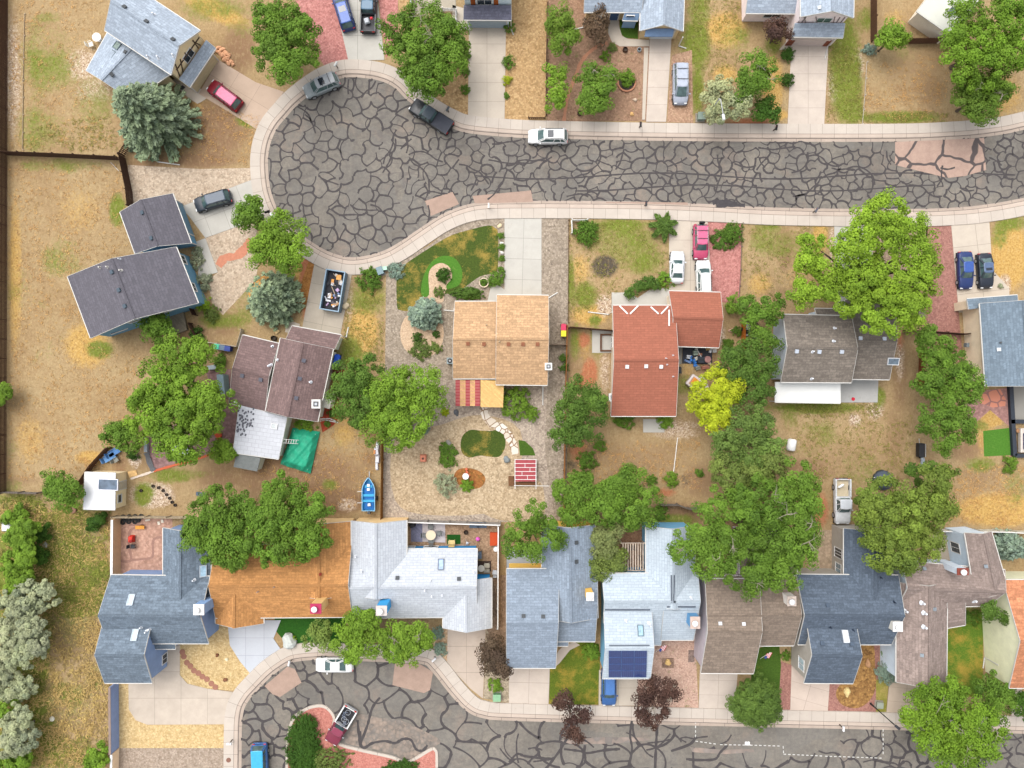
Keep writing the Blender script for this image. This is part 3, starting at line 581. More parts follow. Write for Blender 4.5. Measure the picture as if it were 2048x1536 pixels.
bed([(796,-40),(835,-40),(838,100),(800,60)], TAN, 'tan gravel strip above the round tree'); bed([(870,190),(905,120),(938,120),(936,232),(895,216)], TAN, 'tan gravel bed beside the pale blue house driveway')
bed([(1012,-30),(1096,-30),(1091,242),(1010,240)], TAN, 'long tan gravel strip between two top driveways', .015); bed([(1093,-30),(1180,-30),(1196,60),(1300,92),(1292,242),(1093,242)], DIRT, 'brown gravel front garden with the brick edging')
bed([(1344,110),(1384,100),(1386,246),(1334,244)], gravel(px(192, 152, 124), px(206, 172, 142), px(164, 124, 100), 7, .5, .3), 'pinkish gravel parking strip under the silver minivan')
bed([(258,405),(256,330),(400,338),(503,336),(503,360),(360,414),(300,420)], PALE, 'pale pebble bed above the dark crossover'); bed([(411,476),(470,455),(512,446),(520,500),(512,560),(446,630),(424,606),(415,560),(436,545)], PALE, 'pale pebble garden with the red stone path')
bed([(772,548),(800,520),(860,490),(905,452),(945,436),(1009,434),(1009,600),(910,620),(905,760),(770,752)], RIVERG, 'grey river stone round the curved front lawn', .014)
bed([(1083,436),(1137,438),(1136,646),(1133,1010),(1110,1040),(1090,900),(1095,760),(1083,600)], RIVERG, 'grey gravel strip along the side fence', .015); bed([(768,752),(1134,760),(1132,1040),(1000,1044),(766,1038)], RIVER, 'pebble back garden of the tan-roofed house', .012)
bed([(880,850),(960,830),(1040,860),(1035,960),(1000,1020),(860,1030),(790,1000),(790,880)], YELG, 'yellowish pebble area round the oval lawn', .0135, 4)
bed([(1040,955),(1075,960),(1088,985),(1082,1036),(1000,1040),(960,1010)], YELG, 'yellowish gravel behind the red deck', .017, 4)
bed([(1414,441),(1484,443),(1482,560),(1478,606),(1424,604)], PINK, 'pink gravel bed right of the pink car', .016); bed([(1853,449),(1902,449),(1927,734),(1932,770),(1860,700),(1838,661),(1848,544)], RED, 'reddish gravel lane beside the two sedans')
bed([(1740,448),(1856,449),(1850,560),(1745,640)], gravel(px(188, 160, 134), px(206, 180, 150), px(160, 130, 106), 7), 'tan gravel under the huge bright tree')
bed([(237,1360),(257,1360),(258,1418),(272,1440),(295,1449),(451,1448),(450,1496),(237,1496)], GOLD, 'golden gravel below the wide driveway'); bed([(360,1285),(432,1240),(456,1245),(460,1290),(480,1322),(506,1350),(472,1381),(415,1377),(375,1367),(360,1350)], GOLD, 'golden gravel front garden with stepping stones')
bed([(232,1496),(450,1496),(449,1560),(230,1560)], gravel(px(178, 158, 138), px(200, 182, 164), px(150, 128, 110), 7), 'greyish gravel at the bottom left drive')
bed([(1276,1270),(1390,1275),(1397,1417),(1276,1411)], gravel(px(216, 178, 156), px(232, 198, 178), px(192, 150, 130), 8, .5, .1), 'pinkish gravel front yard beside the solar panels')
bed([(1556,1320),(1583,1330),(1580,1424),(1558,1422)], RED, 'red gravel strip between lawn and driveway'); bed([(1658,1352),(1680,1300),(1760,1280),(1758,1340),(1752,1426),(1655,1424)], RED, 'red gravel round the mulch bed')
bed([(1714,1292),(1745,1286),(1750,1330),(1752,1370),(1740,1400),(1715,1416),(1685,1410),(1672,1390),(1678,1372),(1700,1352),(1710,1320)], gravel(px(150, 108, 62), px(206, 160, 96), px(110, 74, 40), 5), 'kidney-shaped brown mulch bed', .02, 4, 'mulch_bed')
bed([(1752,1360),(1778,1350),(1772,1429),(1752,1427)], lawn(px(150, 150, 60), px(176, 164, 80), px(206, 180, 110), .5), 'narrow dry lawn strip with the utility box', .016, 0, 'lawn')
bed([(886,1252),(897,1250),(895,1330),(866,1310),(868,1270)], gravel(px(200, 168, 130), px(226, 196, 160), px(170, 132, 98), 6), 'pebble bed left of the pale driveway'); bed([(972,1256),(1018,1330),(1018,1405),(967,1397)], gravel(px(182, 166, 140), px(210, 192, 166), px(140, 124, 100), 6), 'pebble bed with the green utility box')
bed([(985,1150),(1012,1150),(1012,1330),(972,1256)], gravel(px(160, 132, 108), px(186, 158, 132), px(120, 98, 80), 7), 'gravel side yard right of the pale blue roof')
GR1 = lawn(px(66, 88, 30), px(98, 114, 40), px(196, 164, 80), .5); GR2 = lawn(px(68, 100, 28), px(94, 126, 40), px(156, 154, 66), .25); GRB = lawn(px(80, 134, 40), px(102, 154, 54), px(124, 156, 70), .1, 1.2)
LAWN = [(794,549),(807,531),(862,494),(902,471),(942,459),(977,451),(990,456),(996,467),(996,534),(987,546),(960,553),(937,569),(917,582),(880,590),(842,596),(826,614),(815,622),(800,620),(794,611)]
bed(LAWN, GR1, 'curved green and yellow front lawn', .02, 3, 'lawn'); bed([(921,892),(925,872),(940,860),(960,861),(980,862),(1000,860),(1010,875),(1010,895),(1000,912),(985,914),(960,911),(940,915),(926,908)], GR1, 'oval back lawn edged in the pebbles', .02, 4, 'lawn')
bed([(1037,880),(1050,882),(1066,897),(1071,911),(1040,911)], GR2, 'small quarter-round lawn above the red deck', .02, 0, 'lawn')
bed([(843,590),(845,560),(858,530),(880,513),(905,514),(920,530),(925,550),(918,570),(896,578),(893,570),(904,556),(900,536),(884,526),(866,532),(857,550),(858,590)], GRB, 'bright green groundcover ring round the sand circle', .026, 3, 'groundcover')
SANDM = gravel(px(222, 190, 156), px(234, 206, 174), px(206, 172, 138), 12)
bed([(856,595),(857,550),(866,533),(884,526),(900,535),(905,552),(896,572),(890,585),(884,605)], SANDM, 'sandy circle round the clipped shrub', .023, 4, 'sand_bed'); bed([(844 + 44*math.cos(t*math.pi/10), 667 + 50*math.sin(t*math.pi/10)) for t in range(20)], SANDM, 'round sandy bed under the blue spruce', .022, 0, 'sand_bed')
bed([(908,955),(915,940),(935,936),(960,943),(971,958),(962,974),(940,978),(918,970)], gravel(px(170, 104, 56), px(190, 130, 70), px(104, 96, 40), 6, 1.2), 'lens-shaped rusty flower bed with a bird bath', .02, 4, 'flower_bed')
bed([(1302,1200),(1322,1200),(1300,1300),(1290,1300)], GR2, 'tiny lawn strip', .017, 0, 'lawn') if 0 else None
bed([(1112,1318),(1130,1290),(1165,1280),(1198,1288),(1200,1320),(1197,1409),(1098,1409),(1100,1330)], lawn(px(92, 112, 28), px(122, 138, 40), px(190, 160, 66), .5), 'front lawn left of the blue car', .018, 0, 'lawn'); bed([(1504,1300),(1558,1285),(1562,1330),(1556,1422),(1500,1420)], GR2, 'deep green front lawn by the round willow', .018, 0, 'lawn')
bed([(1895,1240),(1966,1225),(1966,1395),(1880,1390),(1893,1350)], lawn(px(92, 128, 34), px(124, 150, 48), px(196, 164, 70), .55), 'side lawn left of the cream house', .018, 0, 'lawn'); bed([(548,1228),(640,1230),(690,1236),(690,1292),(600,1296),(575,1290),(552,1262)], lawn(px(40, 92, 22), px(58, 116, 30), px(90, 130, 40), .1), 'dark green front lawn below the orange roof', .018, 0, 'lawn')
bed([(1239,38),(1276,42),(1276,78),(1250,76),(1240,66)], GR2, 'small green lawn beside the curved walk', .02, 0, 'lawn'); bed([(1966,862),(2024,855),(2025,910),(1968,913)], GRB, 'bright artificial turf square', .02, 0, 'lawn'); bed([(894,1069),(921,1069),(921,1088),(894,1088)], lawn(px(28, 84, 18), px(40, 104, 24), px(40, 104, 24), .0), 'dark green turf rug in the walled yard', .03, 0, 'lawn')
bed([(1216,18),(1237,18),(1238,52),(1244,72),(1256,78),(1299,80),(1299,93),(1240,93),(1224,84),(1216,66)], CD, 'curved tan concrete walk to the door', .03, 0, 'path'); bed([(1223,585),(1255,585),(1275,596),(1298,580),(1330,576),(1342,580),(1342,625),(1223,625)], CG, 'pale concrete walk below the clipped hedge', .03, 0, 'path')
bed([(1184,660),(1224,660),(1224,706),(1184,706)], CG, 'small concrete slab beside the red-brown house', .03, 0, 'patio'); bed([(1286,838),(1329,838),(1329,865),(1286,865)], CG, 'concrete slab behind the red-brown house', .03, 0, 'patio'); bed([(1681,745),(1757,745),(1755,805),(1681,805)], concrete(px(196, 194, 188), .008), 'grey concrete patio with the red disc', .03, 0, 'patio')
bed([(405,180),(421,192),(402,205),(395,208),(372,192),(342,162),(360,150)], CD, 'short concrete walk by the front door mat', .05, 0, 'path'); bed([(905,10),(940,20),(938,60),(905,60)], CD, 'concrete walk beside the garage', .03, 0, 'path'); bed([(826,-20),(912,-20),(912,20),(826,30)], concrete(px(196, 180, 152), .01), 'tan concrete porch floor', .03, 0, 'patio')
bed([(575,640),(600,648),(596,670),(570,664)], CD, 'concrete step beside the brown roof', .04, 0, 'path'); bed([(982,572),(996,570),(1010,580),(1010,600),(975,602)], CG, 'concrete entry slab by the driveway', .03, 0, 'path'); bed([(1118,1300),(1128,1290),(1150,1284),(1160,1290),(1140,1300),(1120,1325),(1106,1338),(1098,1334)], CD2, 'narrow concrete entry walk', .03, 0, 'path')
bed([(1558,100),(1583,70),(1583,95),(1580,100)], CD, 'concrete walk by the plum tree', .03, 0, 'path'); bed([(1290,240),(1284,240),(1288,95),(1297,95)], CD, 'thin concrete strip left of the narrow driveway', .03, 0, 'path'); bed([(345,1340),(360,1292),(360,1310),(345,1345)], CD, 'entry walk', .03, 0, 'path') if 0 else None
BRK = gravel(px(202, 158, 136), px(218, 176, 154), px(182, 138, 118), 4, .5); MAUVE = gravel(px(170, 132, 128), px(184, 146, 142), px(156, 118, 114), 4, .4)
bed([(242,1030),(345,1034),(345,1060),(325,1146),(241,1146)], BRK, 'reddish brick patio behind the slate-blue house', .02, 0, 'patio'); bed([(300,868),(400,830),(440,820),(470,800),(478,880),(425,905),(308,942),(294,905)], MAUVE, 'mauve paver patio below the big tree', .018, 0, 'patio'); bed([(412,742),(462,738),(460,800),(425,790)], MAUVE, 'mauve paver strip beside the brown roof', .019, 0, 'patio')
bed([(1925,800),(1960,782),(2020,775),(2024,858),(1980,820),(1945,850),(1935,855)], gravel(px(180, 136, 130), px(196, 152, 142), px(166, 122, 116), 5, .6), 'mauve gravel with flat red stones', .018, 0, 'patio'); bed([(812,1040),(1000,1046),(1000,1250),(985,1152),(955,1100),(812,1096)], gravel(px(176, 142, 112), px(200, 168, 136), px(150, 116, 90), 7), 'gravel floor of the walled back yard', .02, 0, 'patio')
bed([(646,790),(660,782),(678,800),(680,830),(668,850),(645,865),(640,840)], gravel(px(176, 70, 44), px(198, 92, 60), px(150, 56, 36), 6), 'red mulch bed at the house corner', .02, 0, 'mulch_bed'); bed([(664,735),(700,740),(690,770),(664,775)], gravel(px(150, 56, 40), px(170, 72, 50), px(126, 44, 34), 6), 'red mulch below the blue bins', .02, 0, 'mulch_bed')
bed([(1240,1060),(1292,1060),(1290,1145),(1240,1145)], gravel(px(160, 120, 92), px(184, 144, 112), px(130, 96, 74), 7), 'brown patio under the pergola', .02, 0, 'patio'); bed([(1640,1060),(1686,1060),(1686,1150),(1610,1150)], gravel(px(190, 166, 138), px(206, 182, 154), px(170, 146, 120), 4), 'tan paved court beside the taupe wall', .02, 0, 'patio'); bed([(1866,1062),(1905,1062),(1905,1125),(1866,1125)], concrete(px(196, 176, 148), .006), 'tan concrete court beside the mauve roof', .02, 0, 'patio')
bed([(1013,1095),(1082,1095),(1082,1136),(1013,1136)], concrete(px(176, 186, 196), .01), 'bluish deck floor behind the yellow house', .03, 0, 'patio'); bed([(598,615),(612,618),(640,520),(620,515),(604,560)], gravel(px(180, 120, 60), px(198, 142, 80), px(160, 104, 50), 8), 'orange bark strip left of the dumpster driveway', .016, 0, 'mulch_bed')
ink([[(437,532),(450,516),(470,513),(484,504),(495,490),(503,480)]], 1.0, .024, plain(px(206, 138, 110), .9, .2, 3), 'stone_path', 'curving red flagstone path'); ink([[(1128,242),(1134,200),(1148,160),(1165,120),(1190,96),(1215,86)]], .42, .024, plain(px(192, 136, 106), .9, .25, 8), 'brick_edging', 'long curving line of orange edging bricks')
# ================================================================ HOUSES
class House:
    def __init__(s, label, wall, roof, u, v, trim=TRIM, name='house', cat='house', group='houses of the neighbourhood'):
        s.e = thing(name, label, cat, P(u, v), 0, group); s.wall = wall; s.roof = roof; s.trim = trim
        s.rv = []; s.rf = []; s.wv = []; s.wf = []; s.lastroof = None
    def w(s, q): return q - s.e.location
    def mesh(s, name, mb, mat, parent=None, **k):
        mb.v = [s.w(p) for p in mb.v] if parent is None or parent is s.e else [s.w(p) for p in mb.v]
        return mb.build(name, mat, parent or s.e, **k)
    def block(s, q, he, hr, ridge=0, kind='gable', over=.35, wall=None, roof=None, walls=True, t=.14, zb=0, trim=True):
        """q: four eave corners as picture positions; ridge 0: parallel to q0-q1, 1: parallel to q1-q2.  shed: q0-q1 low edge at he, q2-q3 high edge at hr"""
        if ridge: q = q[1:] + q[:1]
        wall = wall or s.wall; roof = roof or s.roof
        hs_ = [he] * 4 if kind != 'shed' else [he, he, hr, hr]
        A, B, Cc, D = [P(u, v, h) for (u, v), h in zip(q, hs_)]
        if ((B - A).cross(D - A)).z < 0: A, B, Cc, D = B, A, D, Cc
        r = MB(); R = MB(); dn = Vector((0, 0, -t)); uvs = {}
        if kind == 'gable':
            M1 = (B + Cc) / 2; M0 = (A + D) / 2; M1.z = M0.z = hr
            planes = [(A, B, M1, M0), (Cc, D, M0, M1)]
        else: planes = [(A, B, Cc, D)]
        vv = []; ff = []; fi = 0
        for a, b, c, d in planes:
            n = len(vv); vv += [a, b, c, d] + [x + dn for x in (a, b, c, d)]
            fs = [(0,1,2,3), (7,6,5,4), (0,4,5,1), (1,5,6,2), (3,7,4,0)] + ([(2,6,7,3)] if kind != 'gable' else [])
            ue = (b - a).normalized(); L = (d - a) - ue * (d - a).dot(ue); ve = L.normalized()
            for f in fs:
                for i in f: uvs[(fi, n + i)] = ((vv[n+i] - a).dot(ue), (vv[n+i] - a).dot(ve))
                ff.append(tuple(n + i for i in f)); fi += 1
            k = len(s.rv); s.rv += [a, b, c, d]; s.rf.append((k, k+1, k+2, k+3))
        ro = meshobj('roof', [s.w(p) for p in vv], ff, roof, s.e, uvs); s.lastroof = ro
        if kind == 'gable':
            cap = MB(); cap.bar(s.w(M0) + Vector((0,0,.015)), s.w(M1) + Vector((0,0,.015)), .26, .05); cap.build('ridge_cap', roof, ro)
        if trim:
            g = MB(); o = Vector((0, 0, -.09))
            pr = lambda a, b, w=.10, h=.13: g.bar(s.w(a) + o, s.w(b) + o, w, h)
            if kind == 'gable':
                for a, b, c, d in planes:
                    out = (a - d); out.z = 0; out.normalize()
                    pr(a + out * .05, b + out * .05)
                    pr(b + (b - a).normalized() * .03, c + (b - a).normalized() * .02, .03, .18); pr(a - (b - a).normalized() * .03, d - (b - a).normalized() * .02, .03, .18)
            else:
                out = (A - D); out.z = 0; out.normalize(); pr(A + out * .05, B + out * .05)
                e = (B - A).normalized() * .03; pr(B + e, Cc + e, .03, .18); pr(A - e, D - e, .03, .18)
            g.build('fascia', s.trim, ro)
        if walls:
            ex = (B - A).normalized(); ey = (D - A); ey.z = 0; hw = ey.length / 2; ey.normalize()
            Z = lambda z: z - t - .01
            if kind == 'gable':
                sl = (hr - he) / hw; zw = he + sl * over
                a = A + ex*over + ey*over; b = B - ex*over + ey*over; c = Cc - ex*over - ey*over; d = D + ex*over - ey*over
                m1 = (b + c) / 2; m0 = (a + d) / 2
                top = [Vector((x.x, x.y, Z(zw))) for x in (a, b, c, d)] + [Vector((m1.x, m1.y, Z(hr))), Vector((m0.x, m0.y, Z(hr)))]
                bot = [Vector((x.x, x.y, zb)) for x in (a, b, c, d)]
                V = bot + top; F = [(0,1,5,4), (1,2,6,8,5), (2,3,7,6), (3,0,4,9,7), (4,5,8,9), (6,7,9,8)]
            else:
                a = A + ex*over + ey*over; b = B - ex*over + ey*over; c = Cc - ex*over - ey*min(over,.1); d = D + ex*over - ey*min(over,.1)
                sl = (hr - he) / (2 * hw)
                V = [Vector((x.x, x.y, zb)) for x in (a, b, c, d)] + [Vector((a.x,a.y,Z(he+sl*over))), Vector((b.x,b.y,Z(he+sl*over))), Vector((c.x,c.y,Z(hr-sl*.1))), Vector((d.x,d.y,Z(hr-sl*.1)))]
                F = [(0,1,5,4), (1,2,6,5), (2,3,7,6), (3,0,4,7), (4,5,6,7)]
            wo = meshobj('wall', [s.w(p) for p in V], F, wall, s.e)
            k = len(s.wv); s.wv += V; s.wf += [tuple(k + i for i in f) for f in F if len(f) != 4 or True]
        return s
    def hit(s, u, v, what='r'):
        vs, fs = (s.rv, s.rf) if what == 'r' else (s.wv, s.wf)
        t = BVHTree.FromPolygons([tuple(x) for x in vs], fs)
        o = Vector((0, 0, H)); d = (P(u, v) - o).normalized(); loc, nor, i, dist = t.ray_cast(o, d)
        if loc is None:
            loc, nor, i, dist = t.find_nearest(P(u, v, 3.5))
        if nor.dot(d) > 0: nor = -nor
        return loc, nor
    def frame(s, u, v, what):
        loc, n = s.hit(u, v, what)
        if what == 'w': n.z = 0; n.normalize(); x = Vector((0, 0, 1)).cross(n).normalized(); y = Vector((0, 0, 1))
        else:
            y = Vector((0, 0, 1)) - n * n.z
            y = y.normalized() if y.length > .02 else Vector((0, 1, 0))
            x = y.cross(n).normalized()
        M = Matrix((x, y, n)).transposed().to_4x4(); M.translation = s.w(loc); return M
    def window(s, u, v, w=1.2, h=1.0, panes=2, mat=None, frame=WHITE):
        M = s.frame(u, v, 'w'); f = MB()
        f.box(0, h/2+.04, .03, w+.16, .09, .08, M=M); f.box(0, -h/2-.04, .035, w+.2, .10, .10, M=M)
        for x in [-w/2-.04, w/2+.04]: f.box(x, 0, .028, .09, h, .07, M=M)
        for i in range(1, panes): f.box(-w/2 + w*i/panes, 0, .026, .05, h, .06, M=M)
        o = f.build('window', frame, s.e); p = MB(); p.box(0, 0, .012, w, h, .03, M=M); p.build('pane', mat or WGLASS, o); return o
    def door(s, u, v, w=1.0, h=2.05, c=(.12, .2, .32), z=None):
        M = s.frame(u, v, 'w'); M.translation.z = (z or 0) + h/2 - s.e.location.z
        m = MB(); m.box(0, 0, .02, w, h, .06, M=M); m.box(0, .45, .055, w*.6, .6, .02, M=M); m.box(0, -.5, .055, w*.6, .7, .02, M=M); d = m.build('door', plain(c), s.e)
        k = MB(); k.box(w*.38, 0, .08, .06, .06, .06, M=M); k.build('handle', STEEL, d)
        t = MB(); t.box(-w/2-.06, 0, .03, .1, h, .07, M=M); t.box(w/2+.06, 0, .03, .1, h, .07, M=M); t.box(0, h/2+.05, .032, w+.22, .1, .07, M=M); t.build('door_frame', WHITE, d)
    def garage_door(s, u, v, w=4.6, h=2.2, c=px(236, 228, 212)):
        M = s.frame(u, v, 'w'); M.translation.z = h/2 + .04
        m = MB()
        for i in range(4): m.box(0, -h/2 + h*(i+.5)/4, .04, w, h/4-.025, .06, M=M)
        m.box(0, 0, .02, w, h, .03, M=M); d = m.build('garage_door', plain(c, .5, .06), s.e)
        t = MB(); t.box(-w/2-.07, 0, .04, .12, h, .09, M=M); t.box(w/2+.07, 0, .04, .12, h, .09, M=M); t.box(0, h/2+.07, .042, w+.3, .12, .09, M=M); t.build('door_frame', s.trim, d)
    def vents(s, pts, c=(.05, .055, .06), size=.42, h=.16):
        for u, v in pts:
            M = s.frame(u, v, 'r'); m = MB(); m.box(0, 0, h/2, size, size, h, M=M, taper=.85); m.box(0, 0, h+.02, size*1.05, size*1.05, .04, M=M)
            m.build('roof_vent', plain(c), s.e)
    def pipes(s, pts, c=px(236, 240, 246), r=.09, h=.45):
        for u, v in pts:
            M = s.frame(u, v, 'r'); m = MB(); T = Matrix.Translation(M.translation); m.lathe([(r*2.6, -.08), (r*1.1, .08), (r, .1), (r, h), (r*.2, h)], 10, T); m.build('vent_pipe', plain(c, .5), s.e)
    def skylight(s, u, v, w=.7, h=1.3, c=px(180, 214, 236), fc=px(200, 210, 220), rz=0):
        M = s.frame(u, v, 'r') @ Matrix.Rotation(rz, 4, 'Z'); m = MB()
        for x in (-w/2, w/2): m.box(x, 0, .07, .09, h+.09, .15, M=M)
        for y in (-h/2, h/2): m.box(0, y, .068, w-.09, .09, .14, M=M)
        o = m.build('skylight', plain(fc), s.e); p = MB(); p.box(0, 0, .07, w-.05, h-.05, .06, M=M); g = p.build('pane', glass(c), o)
    def chimney(s, u, v, w=1.3, d=1.1, z=7.2, side=WHITE, top=WHITE, capc=px(236, 236, 236), zb=2.5):
        c = P(u, v, z); m = MB(); c = s.w(c); w *= .86; d *= .86
        m.box(c.x, c.y, (z + zb)/2, w, d, z - zb); o = m.build('chimney', side, s.e)
        t = MB(); t.box(c.x, c.y, z + .05, w+.12, d+.12, .1); t.build('chimney_cap', top, o)
        f = MB(); f.lathe([(.2, z+.1), (.2, z+.3), (.34, z+.34), (.34, z+.5), (.24, z+.55)], 14, Matrix.Translation((c.x - .1, c.y, 0))); f.build('flue', plain(capc), o)
    def cooler(s, u, v, z, sz=.95, h=.9, c=px(232, 230, 224), stand=True):
        c0 = s.w(P(u, v, z)); m = MB(); m.box(c0.x, c0.y, z - h/2, sz, sz, h); m.box(c0.x, c0.y, z, sz+.08, sz+.08, .06); o = m.build('swamp_cooler', plain(c, .5), s.e, bevel=.03)
        f = MB(); f.box(c0.x, c0.y, z+.04, sz*.62, sz*.62, .03); f.build('grille', DGREY, o)
        k = MB(); k.box(c0.x, c0.y, z+.06, sz*.3, sz*.3, .03); k.build('fan_hub', GALV, o)
    def bars(s, segs, what='r', w=.1, mat=WHITE, name='roof_trim', z=.05):
        for a, b in segs:
            m = MB(); pa, n = s.hit(*a, what); pb, n2 = s.hit(*b, what); m.bar(s.w(pa + n*z), s.w(pb + n2*z), w, .09, up=n); m.build(name, mat, s.e)
    def downspout(s, u, v, z, dx, dy, L=2.2):
        a = P(u, v, z); d = Vector((dx, dy, 0)).normalized(); m = MB(); g = P(u, v, z); g.z = .15
        m.tube([s.w(a), s.w(a) - Vector((0,0,.3)), s.w(g), s.w(g + d*.3 - Vector((0,0,.05))), s.w(g + d*L - Vector((0,0,.1)))], .075, 6); m.build('downspout', s.trim, s.e)
BL = shingle(px(176, 188, 202), .26, .2, .1); SLATE = shingle(px(122, 136, 150), .26, .28, .12); SLATE2 = shingle(px(148, 161, 176), .26, .18, .12); NAVY = shingle(px(98, 110, 125), .26, .25, .1)
PLUM = shingle(px(110, 107, 115), .26, .16, .12); BRN = shingle(px(136, 113, 110), .24, .22, .1); TANR = shingle(px(206, 168, 128), .26, .22, .08); RB = shingle(px(172, 107, 86), .24, .1, .08); TAUPE = shingle(px(136, 126, 116), .26, .26, .1)
ORR = shingle(px(202, 146, 90), .26, .24, .1); LBL = shingle(px(204, 209, 216), .26, .1, .05); LBL2 = shingle(px(194, 206, 216), .26, .1, .05); MAUV = shingle(px(158, 141, 133), .26, .26, .1); ORP = shingle(px(210, 142, 104), .26, .3, .1); TAUP2 = shingle(px(146, 130, 116), .26, .22, .1)
GRB2 = shingle(px(126, 142, 156), .26, .2, .1)
# --- top left, half-timbered
h = House('pale grey-roofed house with dark timbered gable, top left of the picture', siding(px(214, 196, 158)), BL, 300, 80)
h.block([(215,65),(172,141),(262,200),(340,148)], 2.7, 4.2, 0, over=.3); h.block([(209,60),(342,149),(400,61),(266,-28)], 5.3, 7.0, 0, over=.35)
h.block([(379,174),(431,96),(412,80),(358,158)], 2.75, 3.5, 0, 'shed', over=.5)
h.window(377, 111, 1.5, 1.3, 2)
TIM = plain((.07, .045, .03), .8)
h.bars([((352,140),(398,74)),((360,118),(366,146)),((350,128),(360,155)),((385,80),(396,96)),((385,82),(400,90)),((369,105),(372,112))], 'w', .12, TIM, 'timber', .05)
h.garage_door(410, 148, 4.7, 2.1, px(214, 196, 158)); h.vents([(249,15),(293,44),(346,80),(252,105),(224,149)]); h.pipes([(308,29),(297,114),(317,115),(347,111)])
h.skylight(235, 92, .85, .95, px(120, 140, 130), px(100, 116, 124)); h.skylight(224, 108, .85, .95, px(130, 160, 130), px(100, 116, 124))
# --- top centre, pale blue with orange shutters
h = House('pale blue house with orange shutters above its garage at the top edge', siding(px(196, 212, 220)), BL, 975, -40)
h.block([(922,-8),(1028,-8),(1028,-160),(922,-160)], 5.6, 7.6, 0, over=.3); h.block([(927,39),(1023,40),(1022,10),(928,10)], 2.6, 3.4, 0, 'shed', over=.35, roof=shingle(px(124, 124, 142), .26, .2))
h.window(969, 4, 1.7, 1.1, 2); h.garage_door(976, 46, 4.5, 2.1, px(176, 192, 204)); h.downspout(1022, 38, 2.5, .4, -1, .8)
for du in (-20, 20):
    M = h.frame(969 + du*1.15, 4, 'w'); m = MB(); m.box(0, 0, .04, .55, 1.25, .05, M=M); m.build('shutter', wood(px(190, 100, 40)), h.e)
# --- top right centre
h = House('long pale blue-grey roofed house with small blue awning over the garage', siding(px(196, 172, 130)), BL, 1270, 0)
h.block([(1168,24),(1284,24),(1284,-80),(1168,-80)], 2.7, 4.4, 0, over=.4); h.block([(1280,61),(1366,62),(1371,-90),(1284,-90)], 2.7, 4.2, 1, over=.35)
h.block([(1245,40),(1276,41),(1281,24),(1250,24)], 2.2, 2.7, 0, 'shed', over=.15, roof=plain(px(120, 146, 176)), wall=siding(px(120, 146, 176)), trim=True)
h.block([(1289,73),(1345,73),(1349,57),(1292,57)], 2.3, 2.8, 0, 'shed', over=.1, roof=plain(px(120, 146, 180)), walls=False, trim=False)
h.door(1229, 30, 1.0, 2.05, px(70, 100, 140)); h.window(1206, 30, 1.1, 1.0, 2); h.window(1260, 34, .9, .8, 1); h.garage_door(1324, 70, 2.6, 2.1, px(226, 230, 234)); h.downspout(1366, 74, 2.4, 1, -.3, 1); h.downspout(1170, 36, 2.4, -1, -.2, 1.1)
# --- top right, half-timbered pinkish
h = House('pinkish half-timbered house with brick garage corners at the top edge', siding(px(226, 212, 210)), BL, 1620, 0)
h.block([(1492,26),(1600,27),(1600,-80),(1490,-80)], 2.8, 4.4, 0, over=.4); h.block([(1602,33),(1707,35),(1710,-120),(1600,-120)], 5.4, 6.8, 1, over=.35)
h.block([(1584,73),(1686,75),(1690,46),(1590,46)], 2.8, 3.6, 0, 'shed', over=.3); h.window(1648, 40, 1.7, 1.0, 2, glass((.05,.09,.06))); h.window(1545, 30, 2.0, 1.0, 2)
h.garage_door(1622, 80, 4.4, 2.1, px(226, 208, 200)); h.vents([(1639,16)], px(230, 236, 240), .35); h.downspout(1672, 75, 2.5, -.2, -1, 1.6)
h.bars([((1602,30),(1596,46)),((1608,32),(1612,46)),((1612,34),(1602,46)),((1680,34),(1672,46)),((1690,34),(1680,46)),((1632,33),(1634,46)),((1670,33),(1666,46))], 'w', .1, plain(px(150, 136, 134)), 'timber', .05)
for du in (1583, 1660):
    M = h.frame(du, 81, 'w'); m = MB(); M.translation.z = .7; m.box(0, 0, .05, .8, 1.4, .1, M=M); m.build('brick_corner', gravel(px(160, 92, 70), px(178, 108, 84), px(140, 76, 58), 6), h.e)
# --- top right corner, cream roof
h = House('house with smooth cream roof partly under the corner trees', siding(px(214, 206, 190)), plain(px(226, 226, 214), .7, .05, 1), 1900, -10)
h.block([(1834,22),(1905,72),(1975,-30),(1910,-80)], 2.9, 3.8, 0, over=.3)
m = MB(); c0 = P(1906, 18, 4.1) - h.e.location; m.lathe([(.05, 0), (.3, .12), (.42, .3), (.40, .3), (.26, .14)], 16, Matrix.Translation((c0.x, c0.y, 3.7)) @ Matrix.Rotation(.5, 4, 'X')); m.bar((c0.x, c0.y, 3.3), (c0.x, c0.y, 3.8), .06); m.build('satellite_dish', plain(px(150, 166, 176)), h.e)
# --- left, blue house with two plum-grey roofs
h = House('blue house with two plum-grey gabled roofs beside the dry field', siding(px(96, 138, 164)), PLUM, 270, 540)
h.block([(345,387),(240,424),(270,507),(382,486)], 2.9, 4.3, 1, over=.35); h.block([(352,494),(135,553),(181,676),(396,606)], 4.0, 6.2, 1, over=.35)
h.block([(222,668),(255,656),(252,645),(218,657)], 1.6, 2.0, 0, 'shed', over=.1)
h.vents([(286,425),(304,476),(225,544),(239,580),(251,612)], (.05, .07, .09)); h.pipes([(216,534),(201,535),(242,541)], px(200, 196, 190)); h.pipes([(240,518)], r=.06)
h.window(366, 519, 1.0, 1.3, 2); h.window(386, 574, 1.0, 1.3, 2); h.window(332, 622, 1.9, .9, 3); h.window(268, 642, 1.2, .6, 1); h.downspout(382, 485, 2.8, .4, -1, .8)
h.garage_door(376, 440, 4.2, 2.1, px(110, 150, 174))
